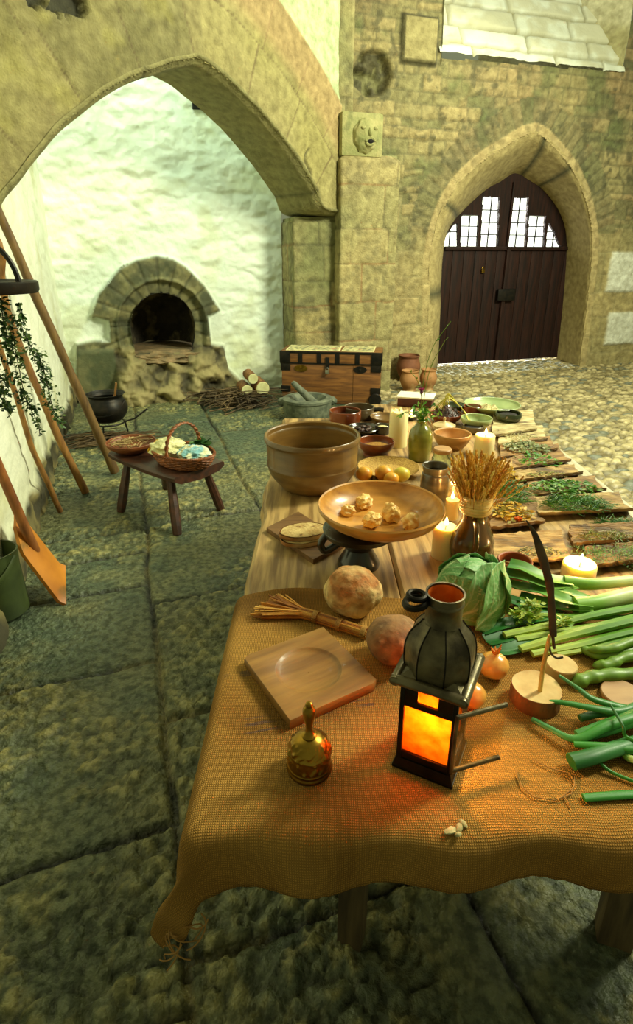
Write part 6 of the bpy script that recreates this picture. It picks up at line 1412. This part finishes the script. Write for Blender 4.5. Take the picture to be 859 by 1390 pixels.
o, c, R, H = vessel('turned_bowl', 'brown turned wooden bowl of tangled roots on the stool', 'bowl', 180, 618, 30, 599, 66, [(.3, .72), (.7, .95), (1, 1)], material('red_brown_wood', S(140, 78, 36), S(104, 54, 24), scale=5, stretch=(1, 6, 6), rough=.5, bump=.2), z=.381)
mb = MB(); M['root'] = material('dry_roots', S(176, 150, 96), S(112, 88, 50), rough=.8, bump=.2)
for k in range(60):
    a = R_.uniform(0, 6.28); q = R * .72 * math.sqrt(R_.random()); p = c + Vector((math.cos(a) * q, math.sin(a) * q, H * .72 + R_.uniform(0, .025))); d = Vector((R_.uniform(-1, 1), R_.uniform(-1, 1), R_.uniform(-.2, .2))) * .035
    mb.tube(smooth_pts([p - d, p + Vector((0, 0, .008)), p + d], 2), R_.uniform(.002, .005), 4)
tag(mb.build('tangled_roots', M['root']), 'tangled dry roots heaped in the bowl on the stool', 'roots', kind='stuff')
mb = MB(); mb.tube(smooth_pts([c + Vector((-.06, -.04, H + .01)), c + Vector((.05, 0, H + .03)), c + Vector((R * .95, .05, H + .035))], 4), .005, 6); tag(mb.build('bent_twig', M['root']), 'pale bent twig lying across the bowl of roots', 'twig')
# basket
M['wicker'] = material('red_wicker', S(150, 84, 32), S(104, 54, 20), scale=40, rough=.55, bump=.3, bscale=80, bdist=.002)
bp = at(243, 640, .381); bk = empty('wicker_basket', (bp.x + .0, bp.y + .135, .384), sang + .12, 'oval red wicker basket with a tall twisted handle, full of fleece', 'basket'); ra, rb2 = .225, .150
mb = MB()
for k in range(8):
    s = .78 + .22 * (k / 7) ** .7; z = .008 + k * .009
    mb.tube([Vector((math.cos(a) * ra * s, math.sin(a) * rb2 * s, z + .0035 * math.sin(a * 18 + (k % 2) * math.pi))) for a in np.linspace(0, 2 * math.pi, 109)[:-1]], .0058, 6, closed=True)
mb.lathe([(0, 0), (.172, 0), (.172, .008), (0, .008)], 40)
for v in mb.v[-160:]: v.y *= rb2 / ra
mb.build('woven_side', M['wicker'], bk)
mb = MB()
for j in range(3): mb.tube([Vector((math.cos(a) * ra * (1.0 + .02 * math.cos(a * 30 + j * 2.09)), math.sin(a) * rb2 * (1.0 + .03 * math.cos(a * 30 + j * 2.09)), .082 + .006 * math.sin(a * 30 + j * 2.09))) for a in np.linspace(0, 2 * math.pi, 181)[:-1]], .0055, 5, closed=True)
mb.build('braided_rim', M['wicker'], bk)
mb = MB()
for j in range(2):
    P = []
    for t in np.linspace(0, 1, 70):
        a = math.pi * t; y = -math.cos(a) * rb2 * .95; z = .07 + math.sin(a) ** .8 * .19; P.append(Vector((.01 + .0075 * math.cos(t * 44 + j * math.pi), y + .006 * math.sin(t * 44 + j * math.pi), z)))
    mb.tube(P, .0068, 6)
mb.build('twisted_handle', M['wicker'], bk)
B0 = Vector(bk.location); Rb = Matrix.Rotation(sang + .12, 3, 'Z')
M['fleece'] = material('raw_fleece', attr=True, c1=(.75, .78, .7, 1), scale=30, rough=.95, bump=.9, bscale=70, bdist=.01)
for l, cx_, cy_, rr, cl_, sd_ in (('cream raw fleece filling the left half of the basket', -.10, -.02, (.12, .105, .060), (226, 218, 160), 1), ('blue and white dyed fleece in the right half of the basket', .105, -.01, (.11, .09, .045), (130, 180, 190), 2)):
    mb = MB(); blue = Vector(lin(cl_)); wh = Vector(lin((228, 226, 190)))
    mb.blob((0, 0, 0), rr, 5, .26, 2.2, sd_ * 9, oct=4, col=(lambda v: tuple(blue.lerp(wh, max(0, min(1, .4 + 2.2 * mnoise.noise(v * 24)))) if sd_ == 2 else blue.lerp(wh, .3))))
    o = mb.build('fleece', M['fleece'], loc=B0 + Rb @ Vector((cx_, cy_, .085))); o.rotation_euler = (0, 0, sang); tag(o, l, 'wool', kind='stuff')
mb = MB(); 
for k in range(26): a = R_.uniform(0, 6.28); leafv(mb, Vector((R_.uniform(-.03, .03), R_.uniform(-.02, .02), 0)), (math.cos(a), math.sin(a), R_.uniform(.1, .8)), .07, .022, R_.choice([lin((52, 100, 50)), lin((80, 124, 60))]), droop=.2)
tag(mb.build('green_leaves', M['leaf'], loc=B0 + Rb @ Vector((.03, .12, .10))), 'broad dark green leaves at the back of the basket', 'leaves', kind='stuff')
for (px, py), l in (((214, 600), 'yellow daisy-like flower upper left of the fleece'), ((203, 612), 'yellow daisy-like flower at the left end of the basket')):
    q = at(px, py, .50); mb = MB()
    for k in range(16): a = k * math.pi / 8; leafv(mb, Vector((0, 0, 0)), (math.cos(a), math.sin(a) * .5 - .5, math.sin(a) * .8 + .35), .026, .007, lin((240, 196, 20)), droop=0)
    mb.blob((0, -.004, .004), .008, 2, 0, 1, col=lin((220, 140, 10))); q = at(px, py, .49 if py < 605 else .46); q = q + (Vector((B0.x - .14, B0.y, q.z)) - q) * .15
    tag(mb.build('yellow_flower', M['leaf'], loc=q), l, 'flower')

# ------------------------------------------------------------------ poles and shovel against the left wall
M['pole'] = material('peeled_pole', S(168, 120, 58), S(110, 72, 34), scale=6, stretch=(4, 4, .8), rough=.6, bump=.5, bscale=18, bdist=.005)
M['poleb'] = material('bark_pole', S(128, 98, 52), S(84, 60, 32), scale=6, stretch=(4, 4, .8), rough=.65, bump=.5, bscale=18, bdist=.005)
def pole(label, pix, r, mat, vtop=-.64, wob=.008, nm='pole'):
    b = at(pix[0][0], pix[0][1], r * .6); t = atv(pix[-1][0], pix[-1][1], vtop); d = t - b; P = []
    sdv = d.cross(Vector((0, 1, 0))).normalized()
    for k in range(15):
        q = k / 14; P.append(b + d * (q * 1.06) + sdv * (wob * mnoise.noise(Vector((q * 5, r * 90, 2)))) * (0 < k < 14))
    if len(pix) > 2:                     # follow the crooked line of the stick
        for k in range(15):
            q = k / 14; y = pix[0][1] + (pix[-1][1] - pix[0][1]) * q; pts = sorted(pix, key=lambda p: p[1])
            for a, c in zip(pts[:-1], pts[1:]):
                if a[1] <= y <= c[1]: x = a[0] + (c[0] - a[0]) * (y - a[1]) / (c[1] - a[1]); xl = pix[0][0] + (pix[-1][0] - pix[0][0]) * q; P[k] += Vector((1, 0, 0)) * (x - xl) * mpp(P[k]); break
    mb = MB(); R = [r * (1 - .25 * k / 14) * (1 + .12 * mnoise.noise(Vector((k * .9, r * 50, 0)))) for k in range(15)]; P2 = smooth_pts(P, 3); R2 = [R[min(int(i / 3), 14)] for i in range(len(P2))]
    o = P[0].copy(); mb.tube([p - o for p in P2], R2, 12); return tag(mb.build(nm, mat, loc=o), label, 'pole')
pole('long thick bark pole, its foot behind the stool, leaning on the left wall', [(156, 640), (2, 297)], .034, M['poleb'])
pole('crooked middle pole leaning on the left wall behind the hanging herbs', [(116, 668), (72, 574), (40, 500), (12, 430), (6, 400), (5, 385), (9, 358), (-4, 335)], .026, M['pole'])
pole('thin straight pole, nearest of the three poles on the left wall', [(82, 694), (40, 600), (0, 470)], .018, M['pole'], vtop=-.65)
P2_ = at(90, 822, .004); P3_ = min((aty(89, 766, P2_.y + k * .004) for k in range(1, 120)), key=lambda p: abs((p - P2_).length - .25) + (p.y < P2_.y + .02)); P1_ = atv(30, 740, -.585)
wv_ = P3_ - P2_; P4_ = P1_ + wv_ * .85; top_ = (P1_ + P4_) / 2; end_ = (P2_ + P3_) / 2; ax_ = (top_ - end_).normalized(); nv_ = ax_.cross(wv_).normalized()
if nv_.y > 0: nv_ = -nv_
sv = empty('wooden_shovel', end_, 0, 'orange-brown wooden shovel leaning against the left wall with its blade on the floor', 'shovel')
M['shovel'] = material('orange_shovel_wood', S(206, 132, 40), S(160, 94, 26), scale=4, rough=.5, bump=.2, bscale=20, bdist=.002, c3=S(104, 84, 40), scale3=7, c3r=(.56, .7), coat=.1)
mb = MB(); vs = []; NU, NW = 15, 13
for lay in (0, 1):
    for i in range(NU):
        t = i / (NU - 1); hw_ = 1.0 if t < .78 else 1.0 - .62 * ((t - .78) / .22) ** 1.6; hw_ *= 1 - .06 * (1 - t)
        for j in range(NW):
            q = (j / (NW - 1) - .5) * 2 * hw_; a = (P2_ + P3_) / 2 + wv_ * .5 * q; b = (P1_ + P4_) / 2 + wv_ * .42 * q
            p = a.lerp(b, t * 1.12) + nv_ * ((.016 if lay else 0) + .020 * q * q * (t > 0) + .010 * (1 - abs(q)) * max(0, t - .6)); vs.append(p - end_)
n = NU * NW; f = []
for i in range(NU - 1):
    for j in range(NW - 1):
        a = i * NW + j; f += [(a, a + 1, a + NW + 1, a + NW), (n + a, n + a + NW, n + a + NW + 1, n + a + 1)]
bd = [j for j in range(NW)] + [i * NW + NW - 1 for i in range(1, NU)] + [(NU - 1) * NW + j for j in range(NW - 2, -1, -1)] + [i * NW for i in range(NU - 2, 0, -1)]
f += [(bd[k], bd[k] + n, bd[(k + 1) % len(bd)] + n, bd[(k + 1) % len(bd)]) for k in range(len(bd))]
mb.add(vs, f); mb.build('blade', M['shovel'], sv)
L_ = (top_ - end_).length; hw0 = end_.lerp(top_, .55) + nv_ * .03 - end_; Wt = atv(1, 640, -.60) - end_
mb = MB(); mb.tube([hw0, hw0.lerp(Wt, .08), hw0.lerp(Wt, .3), Wt, Wt + (Wt - hw0) * .5], [.014, .024, .023, .021, .02], 12); mb.build('shaft', material('shaft_wood', S(160, 98, 44), S(112, 64, 30), scale=6, stretch=(3, 3, 1), rough=.6, bump=.3, bscale=20), sv)
# dark green leather bucket at the frame edge
p = at(6, 832, 0); bu = empty('leather_bucket', (p.x, p.y, 0), 0, 'dark green leather bucket standing by the left wall at the picture edge', 'bucket')
M['leather'] = material('green_leather', S(66, 78, 38), S(44, 54, 28), scale=6, rough=.45, bump=.2, bscale=30, bdist=.003)
mb = MB(); mb.lathe([(0, 0), (.10, 0), (.118, .02), (.115, .10), (.108, .25), (.11, .33), (.114, .335), (.106, .335), (.10, .25), (.106, .03), (0, .02)], 36, wob=.05); mb.build('body', M['leather'], bu)
mb = MB(); mb.tube(smooth_pts([Vector((-.112, 0, .31)), Vector((-.09, -.09, .25)), Vector((0, -.128, .18)), Vector((.09, -.09, .25)), Vector((.112, 0, .31))], 5), .008, 8, flat=1.4); mb.build('strap', M['leather'], bu)

# ------------------------------------------------------------------ hanging iron ring with herbs, on a bracket
hc_ = atv(-22, 398, -.42); HY = hc_.y; hr = aty(46, 388, HY).x - hc_.x
hb = empty('iron_hanging_pan', hc_, 0, 'black iron pan with a hooped handle hanging at the left edge, hung with herbs', 'pan')
mb = MB(); mb.lathe([(0, 0), (hr * .97, 0), (hr * 1.0, .010), (hr * 1.0, .032), (hr * .97, .036), (hr * .93, .030), (0, .012)], 48); mb.build('pan', M['iron'], hb)
mb = MB(); mb.tube([Vector((math.cos(a) * hr * .72, 0, .03 + math.sin(a) * hr * .80)) for a in np.linspace(0, math.pi, 24)], .0085, 8); mb.build('hooped_handle', M['iron'], hb)
mb = MB(); top = Vector((0, 0, .03 + hr * .80)); mb.tube([top, top + Vector((0, 0, .12)), top + Vector((0, 0, .14)) - V * .06, top + Vector((0, 0, .14)) - V * .42], .008, 8); mb.build('wall_bracket', M['iron'], hb)
mbx = MB(); rh = random.Random(8); HG = [lin((70, 104, 44)), lin((48, 80, 34)), lin((100, 124, 56)), lin((36, 62, 30))]
def hang(pix, n, sp, L, v=-.34):
    P = smooth_pts([aty(x, y, HY) for x, y in pix], 6); mbx.tube([p - hc_ for p in P], .0015, 5, col=lin((70, 66, 36)))
    for i in range(n):
        k = rh.randrange(len(P)); w = sp * (.45 + .55 * math.sin(math.pi * k / len(P))); p = P[k] + Vector((rh.gauss(0, w), rh.gauss(0, w), rh.gauss(0, w))) * .6; leafv(mbx, p - hc_, (rh.uniform(-1, 1), rh.uniform(-1, 1), rh.uniform(-1, .3)), L * rh.uniform(.6, 1.3), L * .28, rh.choice(HG), rh)
hang([(26, 412), (30, 445), (42, 470), (54, 492), (60, 520)], 260, .016, .016); hang([(58, 495), (66, 530), (72, 555), (82, 575)], 230, .022, .015); hang([(2, 410), (6, 450), (10, 490), (4, 530)], 260, .032, .020); hang([(16, 430), (20, 470), (28, 510), (34, 540), (46, 556)], 200, .022, .018)
hang([(34, 540), (44, 560), (52, 575), (54, 590)], 60, .014, .014); hang([(-10, 470), (-4, 520), (4, 545), (8, 552)], 160, .03, .02)
o = mbx.build('hanging_herbs', M['leaf'], loc=hc_); tag(o, 'straggling bunches of dried green herbs hanging below the iron pan', 'herbs', kind='stuff')

# ------------------------------------------------------------------ cauldron on a trivet, brushwood
p = at(150, 598, 0); cc = Vector((p.x, p.y + .10, 0)); rim = aty(146, 534, cc.y); cr = 26 * mpp(rim); cz0 = .15; chh = rim.z - cz0
ca = empty('cauldron', (aty(146, 560, cc.y).x, cc.y, cz0), 0, 'round black iron cauldron on a three-legged trivet near the oven', 'cauldron')
mb = MB(); mb.lathe([(v.x, v.y) for v in smooth_pts([Vector(q + (0,)) for q in ((.001, .0), (cr * .6, .012), (cr * .96, chh * .28), (cr * 1.06, chh * .5), (cr * .98, chh * .72), (cr * .86, chh * .85), (cr * .88, chh * .93), (cr * 1.0, chh))], 4)] + [(cr * .96, chh), (cr * .80, chh * .84), (cr * .9, chh * .6), (.0, chh * .5)], 44); mb.build('pot', M['iron'], ca)
mb = MB(); mb.tube([Vector((math.cos(a) * cr * 1.0, -abs(math.sin(a)) * cr * 1.03, chh * .80 - math.sin(a) * chh * .45)) for a in np.linspace(0, math.pi, 24)], .006, 7); mb.build('bail_handle', M['iron'], ca)
tv = empty('iron_trivet', (ca.location.x, cc.y, 0), .5, 'three-legged black iron trivet with a long handle under the cauldron', 'trivet')
mb = MB(); mb.tube([Vector((math.cos(a) * cr * .8, math.sin(a) * cr * .8, cz0 - .004)) for a in np.linspace(0, 6.28, 33)[:-1]], .008, 7, closed=True); mb.tube([Matrix.Rotation(-.5, 3, 'Z') @ Vector(q) for q in ((cr * .8, 0, cz0), (cr * 1.3, .04, cz0 + .02), (cr * 1.95, .10, cz0 + .10))], .008, 7); mb.build('ring', M['iron'], tv)
for k in range(3): a = k * 2.094 - 2.1; mb = MB(); mb.tube([Vector((math.cos(a) * cr * .8, math.sin(a) * cr * .8, cz0)), Vector((math.cos(a) * cr * .95, math.sin(a) * cr * .95, 0))], .008, 6); mb.build('leg', M['iron'], tv)
mb = MB(); mb.tube([Vector((0, 0, 0)), Vector((.05, 0, .09)), Vector((.075, 0, .20))], [.016, .010, .009], 8); q = Vector((ca.location.x + .04, cc.y, cz0 + chh * .62)); tag(mb.build('wooden_spoon', M['pole'], loc=q), 'wooden spoon handle sticking up out of the cauldron', 'spoon')
M['twig'] = material('dry_twig', S(104, 82, 48), S(58, 46, 28), scale=6, rough=.8, bump=.4, bscale=30, bdist=.003)
def brush(label, cx_, cy_, lx_, ly_, h, n, Lr, rr, seed, ang=0, spread=.6):
    rg = random.Random(seed); mb = MB(); c = at(cx_, cy_, 0)
    for k in range(n):
        a = ang + rg.gauss(0, spread); L = rg.uniform(*Lr); r = rg.uniform(*rr); b = Vector((rg.gauss(0, lx_), rg.gauss(0, ly_), rg.random() ** 1.5 * h + r)); d = Vector((math.cos(a), math.sin(a), rg.uniform(-.12, .15))) * L / 2
        m_ = b + Vector((rg.uniform(-1, 1), rg.uniform(-1, 1), rg.uniform(0, 1))) * L * .07; P = smooth_pts([b - d, m_, b + d], 4)
        for p in P: p.z = max(p.z, r)
        mb.tube(P, [r * (1 - .5 * i / len(P)) for i in range(len(P))], 5)
    o = mb.build('brushwood', M['twig'], loc=c); return tag(o, label, 'sticks', kind='stuff')
brush('loose bundle of thin dark sticks under and beside the cauldron', 146, 600, .14, .09, .07, 120, (.2, .5), (.003, .007), 1, .35, .35)
brush('heap of dry brushwood on the floor between oven and chest', 324, 550, .22, .10, .16, 200, (.25, .62), (.004, .010), 2, .05, .9)
for k, (px, py, r, l) in enumerate(((340, 511, .058, 'topmost pale sawn log end on the brushwood'), (332, 527, .066, 'lower left pale sawn log end on the brushwood'), (353, 524, .078, 'lower right larger pale sawn log end on the brushwood'))):
    q = aty(px, py, 6.42); lo = empty('log', q, ROOM, l, 'log'); mb = MB(); Rm = Matrix.Rotation(math.pi / 2, 4, 'X')
    mb.lathe([(r, -.16), (r * 1.01, 0), (r, .14)], 30, wob=.06, M=Rm); mb.build('bark', M['bark'], lo); mb = MB(); mb.lathe([(0, .141), (r * .97, .142), (r * .9, .15), (0, .152)], 30, wob=.05, M=Rm); mb.build('sawn_end', material('greyed_end', S(206, 204, 150), S(180, 172, 118), scale=14, rough=.8, bump=.3), lo)

# ------------------------------------------------------------------ chest with papers
fl_, fr_ = at(383, 547, 0), at(514, 551, 0); CA = math.atan2(fr_.y - fl_.y, fr_.x - fl_.x) - .02; CLn = (fr_ - fl_).length; CD_, CHt = .42, .60
ch = empty('wooden_chest', (fl_ + fr_) / 2 + Vector((-math.sin(CA), math.cos(CA), 0)) * CD_ / 2, CA, 'old wooden travelling chest with black iron corners and straps', 'chest')
M['chest'] = material('chest_wood', S(138, 90, 42), S(98, 60, 28), scale=4, stretch=(1, 5, 8), rough=.5, bump=.25, bscale=20, bdist=.003, c3=S(86, 52, 24), scale3=3.5, c3r=(.56, .72), coat=.1)
mb = MB(); mb.box((0, 0, .235), (CLn, CD_, .45), bev=.008); mb.box((CLn * .24, -CD_ / 2 - .002, .235), (.012, .006, .44)); mb.build('body', M['chest'], ch)
mb = MB(); mb.box((0, 0, .53), (CLn + .02, CD_ + .02, .13), bev=.008); ld = mb.build('lid', M['chest'], ch)
mb = MB(); mb.box((0, -CD_ / 2 - .006, .464), (CLn + .03, .012, .016), bev=.003); mb.box((0, -CD_ / 2 - .010, .585), (CLn + .03, .014, .025), bev=.004); mb.build('lid_band', M['iron'], ch)
for x in (-.305, -.115, .07, .27): mb = MB(); mb.box((x * CLn, -CD_ / 2 - .012, .53), (.050, .008, .13), bev=.002); mb.build('strap', M['iron'], ld)
for s in (-1, 1):
    for z, h_ in ((.53, .12), (.42, .08), (.17, .07), (.03, .09)):
        mb = MB(); mb.box((s * (CLn / 2 - .045), -CD_ / 2 - .012 * (z > .5) - .004, z), (.11, .010, h_), bev=.003); mb.box((s * (CLn / 2 + .004 + .010 * (z > .5)), -CD_ / 2 + .05, z), (.010, .11, h_), bev=.003); mb.build('corner_bracket', M['iron'], ch)
for x in (-.30, .30):
    mb = MB(); vs = [(x * CLn + math.cos(a) * .075, -CD_ / 2 - d, .405 + math.sin(a) * .038) for d in (0, .008) for a in np.linspace(0, 6.28, 25)[:-1]]; mb.add(vs, [tuple(range(24)), tuple(range(24, 48))[::-1]] + [(i, (i + 1) % 24, 24 + (i + 1) % 24, 24 + i) for i in range(24)]); mb.box((x * CLn, -CD_ / 2 - .012, .405), (.02, .012, .02), bev=.004); mb.build('escutcheon', M['brass'] if x < 0 else M['iron'], ch)
mb = MB(); mb.box((-.03 * CLn, -CD_ / 2 - .014, .47), (.045, .012, .13), bev=.003); mb.build('hasp', M['iron'], ch)
mb = MB(); mb.box((-.03 * CLn, -CD_ / 2 - .026, .375), (.042, .018, .045), bev=.006); mb.tube([Vector((-.03 * CLn + math.cos(a) * .014, -CD_ / 2 - .024, .40 + math.sin(a) * .022)) for a in np.linspace(0, math.pi, 9)], .004, 6); mb.build('padlock', material('steel', S(170, 168, 150), rough=.35, metal=.9, bump=0), ch)
mb = MB(); Ry = Matrix.Translation((CLn / 2 - .045, -CD_ / 2 - .012, .075)) @ Matrix.Rotation(math.pi / 2, 4, 'X'); mb.lathe([(0, 0), (.07, 0), (.072, .006), (.066, .016), (.02, .020), (0, .02)], 30, M=Ry); mb.build('iron_boss', M['iron'], ch)
M['paper'] = material('old_printed_sheet', S(196, 188, 132), S(110, 112, 84), scale=22, rough=.8, bump=0, c3=S(176, 96, 66), scale3=6, c3r=(.62, .7), contrast=(.45, .6))
M['paper_edge'] = material('cream_paper', S(222, 214, 160), S(200, 190, 136), rough=.8, bump=0)
for x, w, l, rz in ((-.19, .56, 'wide sheet of faded prints lying on the left of the chest lid', .03), (.27, .33, 'smaller sheet of faded prints on the right of the chest lid', -.02)):
    Rc = Matrix.Rotation(CA, 3, 'Z'); q = Vector(ch.location) + Rc @ Vector((x * CLn, .02, 0)) + Vector((0, 0, .596)); pp = empty('printed_sheet', q, CA + rz, l, 'paper')
    mb = MB(); mb.box((0, 0, .003), (w * CLn * .98, .40, .005), bev=.001); mb.build('sheet', M['paper_edge'], pp); mb = MB(); mb.box((0, 0, .0065), (w * CLn * .92, .35, .002)); mb.build('print', M['paper'], pp)

# ------------------------------------------------------------------ stone mortar and pestle
M['granite'] = material('grey_stone', S(116, 120, 98), S(74, 80, 66), scale=16, rough=.75, bump=.8, bscale=50, bdist=.006)
p = at(417, 573, 0); r = 30 * mpp(p); mc = Vector((p.x, p.y + r * .8, 0)); rim = aty(417, 539, mc.y); mr = 33 * mpp(rim); mh = rim.z
mo = empty('stone_mortar', mc, 0, 'heavy grey stone mortar with side lugs on the floor before the chest', 'mortar')
mb = MB(); mb.lathe([(0, 0), (mr * .86, 0), (mr * .92, .03), (mr * .99, mh * .45), (mr * 1.0, mh * .82), (mr * 1.04, mh * .86), (mr * 1.04, mh * .97), (mr * .98, mh), (mr * .76, mh), (mr * .70, mh * .9), (mr * .5, mh * .55), (0, mh * .4)], 52, wob=.03)
for a in (0.15, math.pi): mb.blob((math.cos(a) * mr * 1.03, math.sin(a) * mr, mh * .78), (.05, .05, .045), 3, .2, 2, a)
mb.build('bowl', M['granite'], mo)
a = aty(397, 519, mc.y - .05); b = aty(425, 546, mc.y + .02); mb = MB(); d = (b - a); mb.tube([Vector((0, 0, 0)), d * .06, d * .3, d * .8, d * 1.25], [.020, .030, .034, .042, .048], 14); tag(mb.build('stone_pestle', M['granite'], loc=a), 'grey stone pestle leaning in the mortar', 'pestle')

# ------------------------------------------------------------------ clay jars by the gate
M['clay'] = material('worn_clay', S(178, 128, 78), S(140, 96, 56), scale=6, rough=.75, bump=.3, bscale=30, bdist=.003, c3=S(206, 174, 118), scale3=4, c3r=(.55, .7)); M['clay_red'] = material('dark_clay', S(134, 82, 50), S(100, 60, 36), scale=6, rough=.75, bump=.3, bscale=30, bdist=.003)
JAR = [(.10, 1.25), (.35, 1.55), (.60, 1.55), (.82, 1.22), (.90, 1.15), (.96, 1.25), (1, 1.3)]
JR_ = [(.10, .70), (.30, .96), (.55, 1.12), (.80, .98), (.90, .90), (.96, .98), (1, 1.0)]
vessel('clay_jar', 'tall dark clay jar at the back of the three beside the gate', 'jar', 553, 519, 18, 482, 29, JR_, M['clay_red'], z=0, th=.012)
vessel('clay_jar', 'pale round clay jar at the front left beside the gate', 'jar', 555, 532, 18, 503, 24, JR_, M['clay'], z=0, th=.012)
vessel('clay_jar', 'pale round clay jar at the front right beside the gate', 'jar', 580, 530, 16, 501, 21, JR_, M['clay'], z=0, th=.012)
